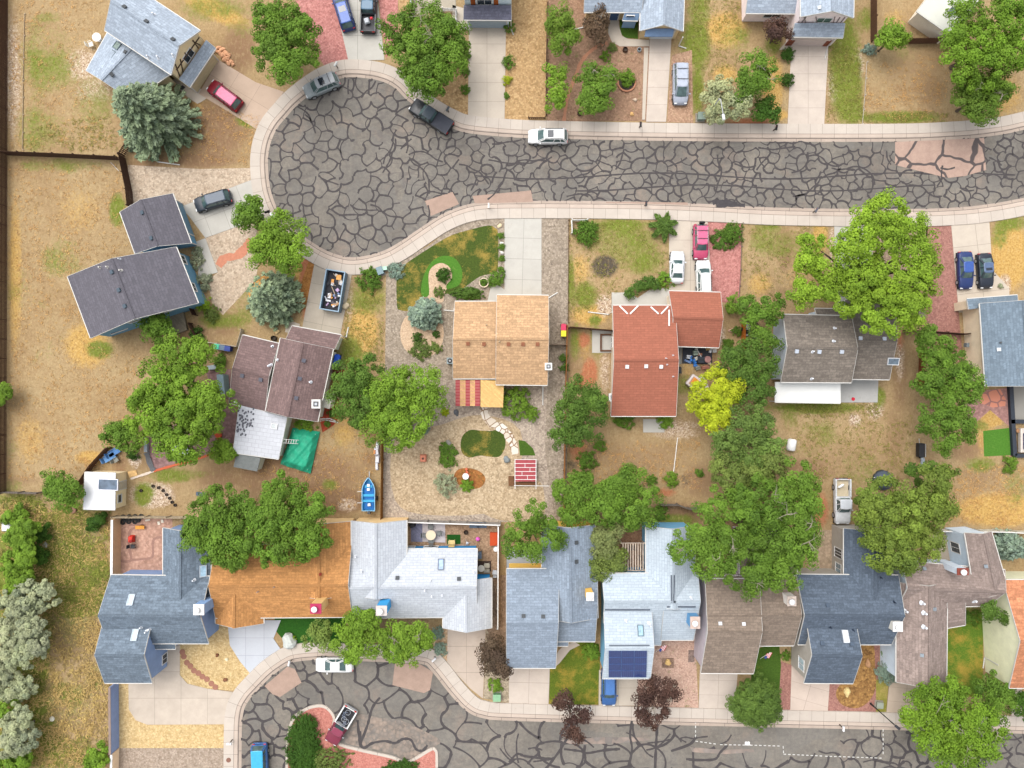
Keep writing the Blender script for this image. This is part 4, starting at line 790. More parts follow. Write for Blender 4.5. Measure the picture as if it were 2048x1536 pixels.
# --- brown roofed
h = House('brown-roofed house with two-level roof and pale walls beside the dumpster', siding(px(206, 208, 192)), BRN, 565, 745)
h.block([(584,652),(682,670),(668,700),(572,678)], 2.7, 3.2, 0, 'shed', over=.3); h.block([(561,676),(666,698),(635,843),(531,822)], 3.4, 5.0, 1, over=.35); h.block([(485,670),(557,687),(530,822),(458,806)], 2.8, 3.9, 0, over=.35)
h.vents([(607,721),(599,757),(592,796),(485,751),(522,759)], (.09, .09, .11)); h.pipes([(556,720),(545,693),(538,732),(542,730),(621,764),(472,804)])
h.cooler(632, 808, 4.6, 1.0, 1.0); h.downspout(683, 672, 2.6, .2, 1, 1.3); h.downspout(640, 842, 2.6, 1, -.2, 1.6)
WM = shingle(px(214, 216, 222), .4, .05, .04)
h.block([(557,918),(466,905),(478,810),(574,835)], 2.4, 2.9, 0, 'shed', over=.2, roof=WM, wall=siding(px(206, 200, 186))); h.skylight(549, 852, .7, .6, px(200, 206, 206), px(240, 240, 240))
rnd = random.Random(3)
for i in range(70):
    u, v = rnd.uniform(474, 508), rnd.uniform(814, 870)
    if (v - 812) > (u - 474) * 2.6 + 8 and v < 850 and rnd.random() < .6: continue
    if u > 492 and v > 858: continue
    M = h.frame(u, v, 'r'); m = MB(); m.box(0, 0, .02, .2, .26, .03, rnd.uniform(-.5, .5), M=M); m.build('missing_shingle', plain(px(104, 104, 112)), h.lastroof) if i < 60 else None
h.block([(668,788),(659,818),(634,812),(640,784)], 2.1, 2.5, 0, 'shed', over=.05, roof=plain(px(226, 222, 206)), wall=siding(px(214, 212, 196)), trim=False)
h.block([(514,943),(467,934),(473,905),(521,916)], 1.9, 2.2, 0, 'shed', over=.1, roof=plain(px(128, 132, 130), .7, .2), trim=False)
# --- tan-orange roofed, red pergola at the back
h = House('tan-orange roofed house with striped red patio roof and pebble garden', siding(px(214, 190, 150)), TANR, 1000, 680)
h.block([(910,603),(996,603),(996,757),(906,757)], 2.9, 4.5, 0, over=.4); h.block([(994,590),(1097,591),(1095,770),(992,769)], 3.4, 5.3, 0, over=.4)
h.vents([(936,687),(968,688),(1017,688),(1046,688),(1075,688)], px(156, 100, 72), .4); h.pipes([(999,683),(973,650)], px(180, 160, 130), .06); h.cooler(1097, 733, 4.6, .8, .9); h.downspout(1096, 592, 3.2, 1, .6, 1.6); h.downspout(908, 618, 2.8, -1, .1, 1.5); h.downspout(1088, 772, 3.2, 0, -1, 2.4)
h.block([(1006,815),(961,814),(961,760),(1008,762)], 2.5, 2.8, 0, 'shed', over=.15, roof=wood(px(236, 192, 124), .2), trim=False)
m = MB(); m.m(0)
for i, (u0, u1) in enumerate(((911,920),(931,940),(950,960))):
    a, b, c, d = P(u0, 812, 2.4), P(u1, 812, 2.4), P(u1, 760, 2.6), P(u0, 760, 2.6); m.add([h.w(p) for p in (a, b, c, d)] + [h.w(p - Vector((0,0,.06))) for p in (a, b, c, d)], [(0,1,2,3),(7,6,5,4),(0,4,5,1),(1,5,6,2),(2,6,7,3),(3,7,4,0)])
m.build('patio_roof_strip', plain(px(178, 72, 76), .5, .1), h.e)
m = MB()
for u0, u1 in ((920,931),(940,950)):
    a, b, c, d = P(u0, 812, 2.38), P(u1, 812, 2.38), P(u1, 760, 2.58), P(u0, 760, 2.58); m.add([h.w(p) for p in (a, b, c, d)] + [h.w(p - Vector((0,0,.06))) for p in (a, b, c, d)], [(0,1,2,3),(7,6,5,4),(0,4,5,1),(1,5,6,2),(2,6,7,3),(3,7,4,0)])
m.build('patio_roof_slats', wood(px(232, 190, 130), .5), h.e)
m = MB()
for v in range(764, 812, 6): m.bar(h.w(P(911, v, 2.65)), h.w(P(960, v, 2.65)), .05)
for u in (912, 959): m.bar(h.w(P(u, 811, 2.3)), h.w(P(u, 811, 2.3)) * Vector((1,1,0)) if 0 else h.w(Vector((P(u, 811, 2.3).x, P(u, 811, 2.3).y, 0))), .12)
m.build('patio_roof_frame', plain(px(226, 150, 140)), h.e)
# --- red-brown roofed
h = House('red-brown roofed house with three white roof vents and cluttered yard', siding(px(206, 192, 172)), RB, 1330, 700)
h.block([(1226,611),(1350,611),(1352,832),(1222,832)], 3.3, 5.0, 0, over=.35); h.block([(1338,582),(1441,585),(1438,695),(1345,692)], 2.7, 4.1, 0, over=.3)
h.vents([(1254,733),(1292,732),(1322,733)], px(236, 236, 236), .4); h.pipes([(1334,729),(1332,717),(1346,711),(1346,753)], px(210, 200, 200), .06)
h.bars([((1239,612),(1255,628)),((1276,612),(1260,628)),((1301,614),(1317,628)),((1336,613),(1322,628)),((1338,620),(1338,652))], 'r', .16, WHITE, 'roof_trim', .06)
h.cooler(1226, 795, 3.6, .9, .9); h.downspout(1224, 624, 3.1, -1, .12, 2.6); h.window(1224, 685, 1.2, 1.0, 2)
# --- taupe roofed
h = House('taupe-roofed house with white patio cover under the huge bright tree', siding(px(176, 186, 196)), TAUPE, 1660, 700)
h.block([(1567,629),(1703,632),(1703,765),(1562,764)], 4.2, 5.8, 0, over=.35); h.block([(1690,600),(1790,606),(1779,759),(1698,758)], 2.9, 4.0, 0, over=.35); h.block([(1630,617),(1684,618),(1684,650),(1630,650)], 2.6, 3.2, 0, over=.3)
h.vents([(1593,702),(1638,703),(1683,703),(1720,677),(1768,678)], px(206, 214, 226), .4); h.pipes([(1625,703),(1669,657),(1667,683),(1623,757)])
h.block([(1681,806),(1550,804),(1551,764),(1681,766)], 2.4, 2.7, 0, 'shed', over=.1, roof=plain(px(244, 244, 240), .5, .04, 1), walls=False)
h.skylight(1787, 723, .8, 1.3, px(110, 126, 140), px(226, 228, 232), math.pi/2)
m = MB()
for u in (1553, 1615, 1678):
    p = P(u, 803, 2.35); m.bar(h.w(p), h.w(Vector((p.x, p.y, 0))), .12)
m.build('patio_post', WHITE, h.e)
# --- right edge, grey-blue roof
h = House('cream-sided house with grey-blue roof cut by the right edge', siding(px(220, 204, 176)), GRB2, 1990, 690)
h.block([(1960,607),(1971,772),(2110,772),(2100,600)], 3.9, 5.3, 0, over=.3); h.block([(1934,598),(2035,590),(2036,606),(1938,619)], 2.9, 3.2, 0, 'shed', over=.2)
h.vents([(1997,699)], px(220, 228, 236), .4); h.vents([(2001,685)], size=.2)
m = MB(); a = P(1934, 690, 1.4); m.box(h.w(a).x, h.w(a).y, 1.3, .35, .5, .6); m.build('meter_box', plain(px(120, 128, 130)), h.e)
# --- bottom row
h = House('slate-blue corner house with periwinkle walls, bottom left', siding(px(124, 146, 182)), SLATE, 310, 1200)
h.block([(326,1056),(326,1216),(421,1216),(421,1056)], 3.6, 5.3, 0, over=.3); h.block([(222,1150),(419,1153),(417,1287),(216,1287)], 3.9, 6.3, 0, over=.35); h.block([(309,1298),(351,1298),(340,1226),(308,1228)], 3.2, 5.0, 0, 'shed', over=.2)
h.block([(210,1228),(307,1229),(304,1366),(209,1366)], 4.4, 6.5, 0, over=.3); h.skylight(262, 1200, .65, 1.25); h.skylight(270, 1270, .65, 1.25); h.skylight(406, 1142, 1.3, .7)
h.chimney(398, 1219, 1.3, 1.3, 7.0, siding(px(130, 160, 200)), WHITE); h.window(329, 1317, 1.1, 1.2, 2); h.pipes([(293,1263),(300,1257),(283,1254),(388,1160)])
h.window(270, 1146, 1.4, 1.2, 3) if 0 else None
h = House('orange-roofed house with red chimney under two joined trees', siding(px(222, 190, 140)), ORR, 565, 1140)
h.block([(590,1043),(590,1190),(702,1190),(701,1043)], 3.5, 5.3, 0, over=.25); h.block([(431,1090),(703,1088),(704,1234),(431,1236)], 3.4, 5.4, 0, over=.35); h.block([(432,1130),(431,1247),(527,1247),(527,1130)], 3.2, 4.9, 0, over=.35)
h.chimney(632, 1217, 1.35, 1.2, 7.6, siding(px(214, 178, 120)), plain(px(186, 50, 94))); h.vents([(640,1148)], px(150, 60, 40), .3); h.pipes([(549,1173),(516,1183)], px(170, 150, 140), .06)
h.door(556, 1226, 1, 2, px(180, 30, 60))
h = House('pale icy-blue roofed house with bright blue walls and walled back yard', siding(px(40, 132, 190)), LBL, 840, 1150)
h.block([(702,1042),(702,1190),(813,1190),(813,1041)], 3.4, 5.2, 0, over=.25, wall=siding(px(222, 190, 140))); h.block([(703,1099),(955,1098),(954,1234),(704,1236)], 3.1, 5.0, 0, over=.3); h.block([(886,1156),(886,1256),(983,1256),(983,1156)], 3.0, 4.6, 0, over=.3)
h.skylight(882, 1129, .65, 1.25, px(130, 160, 200), px(110, 120, 136)); h.vents([(795,1156),(918,1158)]); h.pipes([(712,1113),(724,1142),(861,1160),(850,1180),(885,1190),(864,1192),(948,1144)])
h.chimney(763, 1221, 1.35, 1.2, 7.0, siding(px(56, 150, 206)), plain(px(214, 204, 198))); h.window(823, 1094, .8, .6, 1, frame=WHITE); h.window(862, 1094, 1.7, .8, 2)
h = House('slate-grey roofed house with yellow walls and a cream chimney', siding(px(226, 184, 90)), SLATE2, 1105, 1190)
h.block([(1084,1050),(1084,1236),(1196,1236),(1190,1050)], 3.7, 5.5, 0, over=.25); h.block([(1013,1138),(1118,1138),(1111,1336),(1013,1336)], 4.0, 6.0, 0, over=.3); h.block([(1110,1130),(1195,1130),(1190,1283),(1113,1283)], 3.4, 4.7, 0, over=.25); h.block([(1110,1292),(1136,1292),(1140,1222),(1110,1222)], 3.0, 4.4, 0, 'shed', over=.15)
h.vents([(1152,1085),(1152,1123),(1047,1232),(1086,1233)]); h.chimney(1180, 1193, .9, 1.0, 6.3, siding(px(226, 180, 90)), WHITE)
h = House('pale roofed house with dark blue solar panels and sky blue walls', siding(px(112, 164, 198)), LBL2, 1300, 1190)
h.block([(1292,1053),(1292,1210),(1394,1210),(1387,1053)], 4.0, 5.7, 0, over=.25); h.block([(1204,1147),(1396,1147),(1393,1245),(1207,1245)], 4.2, 5.7, 0, over=.3); h.block([(1322,1150),(1395,1150),(1387,1280),(1322,1280)], 3.5, 5.1, 0, over=.25); h.block([(1300,1290),(1322,1290),(1330,1222),(1300,1222)], 3.2, 4.8, 0, 'shed', over=.15)
h.block([(1208,1217),(1303,1218),(1301,1357),(1205,1357)], 4.8, 6.7, 0, over=.3); h.skylight(1281, 1261, .62, 1.2, px(150, 190, 210), px(110, 130, 140)); h.pipes([(1252,1242),(1297,1247),(1300,1250),(1382,1196)]); h.chimney(1390, 1245, 1.2, 1.5, 6.6, siding(px(90, 140, 180)), plain(px(208, 186, 174)))
h.bars([((1210,1219),(1300,1219)),((1218,1291),(1299,1291)),((1334,1213),(1391,1213)),((1343,1150),(1343,1205)),((1348,1150),(1348,1205))], 'r', .14, plain(px(96, 104, 116)), 'ridge_vent', .06)
def solar(h, u0, v0, u1, v1, nc, nr):
    Ms = h.frame((u0+u1)/2, (v0+v1)/2, 'r'); n = Ms.to_3x3().col[2]; c = Ms.translation + h.e.location
    pt = lambda u, v: (lambda o, d: o + d * ((c - o).dot(n) / d.dot(n)))(Vector((0,0,H)), P(u, v) - Vector((0,0,H)))
    A, B, D = pt(u0, v0), pt(u1, v0), pt(u0, v1); X = (B - A) / nc; Y = (D - A) / nr
    for i in range(nc):
        for j in range(nr):
            a = A + X*(i+.02) + Y*(j+.02) + n*.1; b = a + X*.96; d = a + Y*.96; cc = b + Y*.96
            m = MB(); m.add([h.w(p) for p in (a, b, cc, d)] + [h.w(p - n*.05) for p in (a, b, cc, d)], [(0,1,2,3),(7,6,5,4),(0,4,5,1),(1,5,6,2),(2,6,7,3),(3,7,4,0)])
            o = m.build('solar_panel', plain((.012, .022, .09), .15, .2, 3, 0, .6), h.e); g = MB(); f = n * .012; xs = X*.96; ys = Y*.96
            for p, q in ((a, b), (b, cc), (cc, d), (d, a)): g.bar(h.w(p + f), h.w(q + f), .035, .02, up=n)
            for k in (1, 2, 3, 4, 5): g.bar(h.w(a + xs*k/6 + n*.004), h.w(d + xs*k/6 + n*.004), .012, .008, up=n)
            g.build('panel_frame', plain(px(70, 96, 150), .4), o)
solar(h, 1217, 1300, 1294, 1353, 3, 4)
h = House('brown-grey roofed house with white chimney beside the round willow', siding(px(190, 178, 182)), TAUP2, 1495, 1230)
h.block([(1480,1060),(1480,1220),(1596,1220),(1592,1060)], 3.8, 5.4, 0, over=.3); h.block([(1409,1153),(1594,1152),(1588,1291),(1409,1293)], 4.2, 6.1, 0, over=.3); h.block([(1411,1158),(1519,1158),(1507,1347),(1402,1346)], 4.7, 6.7, 0, over=.3)
h.vents([(1440,1247),(1487,1248)], px(226, 226, 228), .38); h.chimney(1583, 1202, 1.1, 1.2, 6.6, siding(px(220, 214, 206)), plain(px(206, 190, 178)))
h = House('navy-roofed house with taupe walls and a white skylight', siding(px(164, 158, 148)), NAVY, 1690, 1210)
h.block([(1688,1057),(1688,1226),(1786,1226),(1784,1057)], 4.0, 5.6, 0, over=.3); h.block([(1593,1149),(1797,1151),(1783,1289),(1596,1289)], 4.3, 6.5, 0, over=.3); h.block([(1611,1228),(1709,1231),(1706,1367),(1608,1366)], 4.8, 6.9, 0, over=.3)
h.skylight(1691, 1273, .62, 1.35, px(236, 240, 246), px(214, 218, 224)); h.vents([(1655,1211),(1644,1287),(1703,1288)], (.05, .07, .1)); h.pipes([(1788,1204),(1761,1155),(1660,1254),(1706,1260)], (.02, .03, .05), .07); h.chimney(1795, 1253, 1.2, 1.2, 6.6, siding(px(200, 196, 186)), WHITE)
h.window(1603, 1328, 1.3, 1.5, 2, glass(px(190, 210, 220))); h.window(1677, 1106, 1.1, 1.9, 3)
h.window(1677, 1137, 1.2, 1.4, 2, glass(px(150, 170, 180)))
h = House('mauve-brown roofed house with pale blue walls near the bottom right', siding(px(196, 210, 222)), MAUV, 1880, 1210)
h.block([(1930,1066),(1952,1200),(2014,1170),(1983,1063)], 4.6, 5.6, 0, over=.3); h.block([(1805,1122),(2010,1140),(1975,1212),(1795,1215)], 4.1, 5.8, 0, over=.3); h.block([(1793,1165),(1793,1364),(1893,1366),(1895,1165)], 4.4, 6.0, 0, over=.3)
h.block([(1895,1256),(1931,1250),(1931,1190),(1895,1190)], 3.6, 4.9, 0, 'shed', over=.2); h.vents([(1868,1218),(1844,1310),(1972,1132),(1848,1138)], px(150, 160, 168), .36); h.pipes([(1811,1222),(1849,1226),(1845,1206),(1849,1254),(1948,1201)], r=.13)
h.chimney(1925, 1143, 1.4, .8, 6.8, siding(px(196, 206, 216)), plain(px(140, 70, 56))); h.window(1911, 1095, 1.2, 1.7, 2)
h = House('cream house with orange-tan roof at the right edge', siding(px(216, 214, 182)), ORP, 2030, 1270)
h.block([(2006,1160),(2160,1160),(2160,1376),(2019,1376)], 4.6, 7.0, 0, over=.15); h.downspout(1996, 1330, 2.6, -.1, -1, 1.4)
# --- shed with white roof
h = House('white-roofed garden shed with a skylight beside the dark fence corner', siding(px(232, 214, 176)), plain(px(250, 250, 252), .4, .02, 1), 205, 983, name='garden_shed', cat='shed', group=None)
h.block([(231,946),(170,944),(167,1019),(230,1020)], 2.5, 2.7, 1, 'shed', over=.12); h.skylight(217, 969, 1.3, 2.4, px(90, 106, 124), px(240, 240, 250)); h.window(239, 997, .9, .8, 1); h.door(238, 972, .9, 1.9, px(230, 220, 200))
# ================================================================ TREES AND SHRUBS
def leafmesh(name, cen, nor, size, tint, mat, parent, aspect=1.0, axis=None):
    """many leaf-sized quads: centres, facing directions, sizes"""
    n = len(cen); nor = nor / np.linalg.norm(nor, axis=1, keepdims=True)
    if axis is None: axis = RNG.normal(size=(n, 3))
    a = axis - nor * (axis * nor).sum(1, keepdims=True); a /= np.linalg.norm(a, axis=1, keepdims=True) + 1e-9; b = np.cross(nor, a)
    a = a * (size * .5 * aspect)[:, None]; b = b * (size * .5)[:, None]
    v = np.stack([cen - a * 1.15, cen - b * .75 + a * .1, cen + a * 1.15, cen + b * .75 - a * .1], 1).reshape(-1, 3).astype('f')
    me = bpy.data.meshes.new(name); me.vertices.add(4 * n); me.vertices.foreach_set('co', v.ravel())
    me.loops.add(4 * n); me.loops.foreach_set('vertex_index', np.arange(4 * n, dtype='i')); me.polygons.add(n); me.polygons.foreach_set('loop_start', np.arange(0, 4 * n, 4, dtype='i'))
    me.update(calc_edges=True); at = me.attributes.new('tint', 'FLOAT_COLOR', 'POINT')
    t = np.ones((n, 4), 'f'); t[:, :tint.shape[1]] = tint; at.data.foreach_set('color', np.repeat(t, 4, axis=0).ravel())
    me.materials.append(mat); return link(bpy.data.objects.new(name, me), parent)
def clumps(lobes, csize, dens, leaves, lsz, up, low=-.25, flat=.8):
    """lobes: centre, radius (world) -> leaf arrays"""
    CC, NN, TT = [], [], []
    for c, r in lobes:
        k = max(6, int(dens * 2 * math.pi * r * r / (math.pi * csize * csize)))
        d = RNG.normal(size=(k * 3, 3)); d /= np.linalg.norm(d, axis=1, keepdims=True); d = d[d[:, 2] > low][:k]
        bump = 1 + .17 * np.sin(d[:, 0] * 5 + c[0]) * np.cos(d[:, 1] * 6 + c[1]) + .1 * np.sin(d[:, 2] * 7 + d[:, 0] * 9)
        rad = r * bump * np.where(RNG.random(len(d)) < .3, RNG.uniform(.4, .8, len(d)), RNG.uniform(.74, 1.06, len(d)))
        cc = np.array(c) + d * rad[:, None] * np.array([1, 1, flat])
        cc[:, 2] = np.maximum(cc[:, 2], .15)
        ct = np.clip(RNG.random((len(cc), 2)) * .7 + RNG.uniform(-.12, .42, 2), 0, 1); cs = csize * RNG.uniform(.65, 1.3, len(cc))
        g = RNG.normal(size=(len(cc), leaves, 3)); gl = np.linalg.norm(g, axis=2, keepdims=True); g = g / gl * np.minimum(gl, 1.5) * .46
        p = cc[:, None] + g * cs[:, None, None] * np.array([1, 1, .75])
        nn = g * 1.1 + d[:, None] * .6 + np.array([0, 0, up]) + RNG.normal(size=g.shape) * .45
        t = np.clip(ct[:, None, :] * .65 + RNG.random((len(cc), leaves, 2)) * .35, 0, 1)
        CC.append(p.reshape(-1, 3)); NN.append(nn.reshape(-1, 3)); TT.append(t.reshape(-1, 2))
    c = np.concatenate(CC); c[:, 2] = np.maximum(c[:, 2], .05)
    return c, np.concatenate(NN), lsz * RNG.uniform(.7, 1.35, len(c)), np.concatenate(TT)
GREEN = dict(dark=(.068, .145, .026), mid=(.086, .182, .026), bright=(.118, .235, .028), lime=(.19, .33, .03), yel=(.27, .37, .022), olive=(.11, .175, .045), silver=(.26, .33, .20), purple=(.062, .04, .036), blue=(.18, .28, .24), spruce=(.18, .27, .19), brown=(.085, .065, .045), deep=(.04, .105, .016), sage=(.25, .32, .22), willow=(.075, .15, .032), field=(.12, .24, .03))
def trunk(loc, top, r, parent, limbs=(), mat=BARK):
    m = MB(); m.tube([(0, 0, -.05), (r*.2, 0, top*.35), (-r*.2, r*.2, top*.7), (0, 0, top)], [r*1.25, r, r*.8, r*.45], 8)
    for q in limbs:
        z0 = top * .55; q = Vector(q); mid = Vector((q.x*.45, q.y*.45, (z0 + q.z) * .5 + .3)); m.tube([(0, 0, z0), mid, q], [r*.55, r*.35, r*.1], 6)
    return m.build('trunk', mat, parent)
def tree(label, lobes, h, col, cat='tree', group=None, csize=.86, dens=2.5, leaves=130, lsz=.19, up=.5, name='leafy_tree', flat=.8, bare=0, mat=None, trans=.2):
    """lobes: (u, v, radius in picture pixels[, top height])"""
    wl = []
    for L in lobes:
        u, v, r = L[:3]; r *= 1.07; top = L[3] if len(L) > 3 else h; rw = r / S * .93
        z = max(top - rw * flat, rw * .5); rw *= (H - z) / H; wl.append((P(u, v, z), rw))
    tot = sum(r for _, r in wl); base = sum((c * r for c, r in wl), Vector()) / tot; base.z = 0
    t = thing(name, label, cat, base, 0, group)
    loc = [((c.x - base.x, c.y - base.y, c.z), r) for c, r in wl]
    lsz = min(lsz, .2); a = clumps(loc, csize, dens, leaves, lsz, up, flat=flat); leafmesh('crown', *a, mat or leaf(GREEN[col], .5, trans), t)
    trunk(base, h * .62, max(.1, tot / len(wl) * .06 + len(wl) * .015), t, [(c[0]*.9, c[1]*.9, c[2]) for c, r in loc] if len(loc) > 1 else [(r*.6, 0, h*.6), (-r*.5, r*.3, h*.65), (0, -r*.55, h*.62)])
    if bare:
        rr = random.Random(int(base.x * 10)); tm = plain((.22, .19, .15), .9)
        for c, r in loc[:2] if bare < 2 else loc[::2]:
            p0 = Vector(c) + Vector((rr.uniform(-.3, .3) * r, rr.uniform(-.3, .3) * r, r * flat * .85))
            for i in range(4):
                an = rr.uniform(0, 6.28); q = p0 + Vector((math.cos(an), math.sin(an), rr.uniform(-.1, .35))) * r * rr.uniform(.35, .6); mid = (p0 + q) / 2 + Vector((rr.uniform(-.2, .2), rr.uniform(-.2, .2), .12)); m = MB()
                m.tube([p0, mid, q], [.04, .028, .01], 4)
                for k in range(2): m.tube([mid, mid + Vector((rr.uniform(-1, 1), rr.uniform(-1, 1), .3)) * r * .22], [.02, .006], 4)
                m.build('bare_branch', tm, t)
    return t
def spruce(label, u, v, r, h, col, group=None, dead=False):
    zc = h * .3; rw = r / S * (H - zc) / H; c = P(u, v, zc); base = Vector((c.x, c.y, 0)); t = thing('spruce_tree', label, 'tree', base, 0, group)
    CC, NN, AA, SS, TT = [], [], [], [], []; z = .5
    while z < h:
        f = z / h; R = rw * (1 - f) ** .72 * 1.05 + .1; nb = max(5, int(9 + 9 * (1 - f))); off = RNG.random() * 6
        for b in range(nb):
            an = off + 2*math.pi*b/nb + RNG.normal() * .12; L = R * RNG.uniform(.8, 1.08); d = np.array([math.cos(an), math.sin(an), 0]); s = np.array([-d[1], d[0], 0]); tn = RNG.random(2)
            for x in np.arange(L * .3, L, .24):
                w = .34 * (1 - x / L * .55) * min(1.3, L / 1.6); p = d * x + np.array([0, 0, z - .10 * x + .045 * x * x / max(L, .5)])
                for j in range(7):
                    e = RNG.normal(size=3) * .45; ax = d * .8 + s * RNG.uniform(-1, 1) + e * .4; CC.append(p + s * RNG.uniform(-w, w) + np.array([0, 0, RNG.uniform(-.04, .14)])); AA.append(ax); NN.append(np.array([0, 0, 1.]) + e); SS.append(.30 * RNG.uniform(.7, 1.3)); TT.append(np.clip(tn * .6 + RNG.random(2) * .4, 0, 1))
        z += .34 + .12 * (1 - f)
    m = leaf(GREEN[col], .5, .1); crown = leafmesh('crown', np.array(CC), np.array(NN), np.array(SS), np.array(TT), m, t, 1.5, np.array(AA))
    k = MB(); k.tube([(0, 0, -.05), (0, 0, h * .5), (0, 0, h * .97)], [.26, .16, .03], 8); k.build('trunk', BARK, t)
    if dead:
        n = 260; an = RNG.uniform(1.6, 3.2, n); rr = rw * RNG.uniform(.2, .75, n); zz = h * (1 - (rr / rw) ** 1.35) * .92 + .35
        cen = np.stack([np.cos(an) * rr, np.sin(an) * rr, zz], 1); leafmesh('brown_needles', cen, RNG.normal(size=(n, 3)) * .4 + [0, 0, 1], np.full(n, .3), RNG.random((n, 2)), leaf((.42, .25, .08), .3, .1), t, 1.3)
    return t
def shrub(label, u, v, r, h, col, group='shrubs and bushes', rv=None, name='shrub', cat='shrub', spiky=False, lobes=None, dens=1.5, fine=False):
    r *= 1.1; rw = r / S; sq = (rv or r) / r; base = P(u, v); t = thing(name, label, cat, base, 0, group); cs = min(.32, max(.13, rw * .28)); ls = min(.18, max(.10, rw * .16))
    fine = fine or 'clipped' in label or 'round bush' in label
    if fine: cs, ls, dens = .2, .11, max(dens, 2.2)
    if spiky:
        n = int(500 * max(1, rw) ** 1.5); an = RNG.uniform(0, 6.283, n); x = RNG.random(n) ** .6 * rw; L = rw * (.75 + .3 * np.sin(an * 7 + u)); x = x * L / rw
        cen = np.stack([np.cos(an) * x, np.sin(an) * x, h * (1 - (x / rw) ** 1.2 * .75) + RNG.uniform(-.1, .1, n)], 1); ax = np.stack([np.cos(an), np.sin(an), np.full(n, .25)], 1) + RNG.normal(size=(n, 3)) * .2
        leafmesh('foliage', cen, RNG.normal(size=(n, 3)) * .5 + [0, 0, 1], RNG.uniform(.14, .3, n), RNG.random((n, 2)), leaf(GREEN[col], .4, .25), t, 1.9, ax)
    else:
        if lobes: lb = [((dx / S, -dy / S, max(.1, h - rr / S * .6)), rr / S * .95) for dx, dy, rr in lobes]
        else: lb = [((0, 0, max(.05, h - rw * min(.8, h / rw * .8))), rw * .95)]
        a = clumps(lb, cs, dens * 1.5, 30, ls * .75, .6, -.05, min(.8, h / rw * .8)); a[0][:, 1] *= sq
        leafmesh('foliage', *a, leaf(GREEN[col], .35, .25), t)
    m = MB(); rr = random.Random(int(u))
    for i in range(4): an = rr.uniform(0, 6.28); m.tube([(0, 0, 0), (math.cos(an) * rw * .4, math.sin(an) * rw * .4, h * .6)], [.04, .015], 5)
    m.build('stem', BARK, t); return t
TG = 'garden trees along the streets'
spruce('big blue-green spruce with browned needles beside the timbered house', 303, 234, 84, 10.5, 'spruce', TG, True)
spruce('blue-green spruce with brown tips left of the dumpster driveway', 543, 596, 59, 7.5, 'spruce', TG, True)
spruce('small dense blue spruce on the round sand bed', 850, 628, 35, 4.6, 'blue', TG)
tree('round dark green tree overhanging the silver car at the cul-de-sac', [(560,55,48),(590,100,46),(545,100,40),(575,135,38),(600,60,36),(535,45,32)], 7.5, 'mid', group=TG, lsz=.30)
tree('large round dark green tree with bare twigs left of the pale blue house', [(850,60,52),(880,105,54),(825,110,52),(860,150,46),(895,70,38),(800,60,34),(905,120,30),(840,165,30)], 8, 'mid', group=TG, bare=1, lsz=.30)
tree('small round tree right of the dark crossover', [(497,420,28),(495,440,26),(505,430,26)], 4.5, 'mid', group=TG, lsz=.28)
tree('bright green feathery tree on the cul-de-sac kerb with a lamp above', [(560,470,44),(540,495,34),(585,495,34),(570,520,30),(560,450,30),(525,505,24)], 7, 'bright', group=TG)
tree('small round tree beside the wooden deck', [(305,648,28),(322,660,26),(318,645,22)], 4.2, 'mid', group=TG, lsz=.28)
tree('broad spreading tree over the mauve patio', [(365,715,46),(400,700,26),(320,780,60),(380,770,62),(420,800,42),(300,830,44),(360,840,56),(400,840,44),(340,880,36),(370,890,34)], 8.5, 'bright', group=TG, lsz=.32)
tree('small tree beside the blue loungers', [(240,866,28),(262,878,26),(225,872,20)], 4, 'mid', group=TG, lsz=.28); tree('small bushy tree by the mauve patio corner', [(446,898,22),(440,910,18),(455,908,18)], 3.2, 'bright', group=TG, lsz=.26)
tree('darker tree left of the shared back fence', [(700,765,38),(730,745,36),(690,800,34),(735,800,44),(720,825,32)], 6.5, 'dark', group=TG); tree('large bright tree leaning over the brown back fence', [(800,780,46),(845,770,38),(780,830,48),(830,830,46),(770,790,34),(800,865,34),(855,800,30),(750,860,26)], 8, 'bright', group=TG)
tree('small tree behind the white-roofed shed', [(118,975,28),(138,985,26),(128,1000,24),(105,965,20)], 5, 'mid', group=TG)
tree('large dense tree left of the twin tree over the orange roof', [(400,1050,36),(440,1020,46),(450,1070,48),(490,1030,40),(430,1100,34),(470,1105,34),(395,1075,30),(490,1080,36)], 8.5, 'mid', group=TG, lsz=.3); tree('large dense tree right of its twin over the orange roof', [(570,1000,44),(545,1040,44),(600,1040,46),(580,1085,44),(540,1090,36),(625,1080,38),(630,1010,30),(560,975,26)], 8.8, 'mid', group=TG, lsz=.3)
tree('open maple-like tree in front of the yellow house wall', [(1060,1040,34),(1095,1065,36),(1040,1070,34),(1080,1095,36),(1110,1080,28),(1030,1055,24),(1055,1100,26),(1020,1090,20),(1075,1020,20)], 7.5, 'mid', group=TG, dens=1.15)
tree('drooping dark tree between the two back yards', [(1155,795,36),(1180,820,32),(1140,830,36),(1165,860,32),(1130,870,28),(1195,800,22)], 7, 'dark', group=TG); tree('yellow-green tree beside the covered boat', [(1430,770,34),(1410,800,34),(1450,800,32),(1430,830,34),(1465,780,22),(1440,845,24)], 6.2, 'yel', group=TG, lsz=.28)
BK = 'trees in the green belt between back yards'
tree('green tree hiding the little trailer beside the taupe house', [(1520,640,34),(1500,610,26),(1530,680,28),(1540,615,26)], 5.5, 'mid', group=BK); tree('green tree behind the yellow tree', [(1480,745,38),(1508,780,40),(1522,730,32),(1468,712,24),(1500,702,26)], 6.5, 'dark', group=BK)
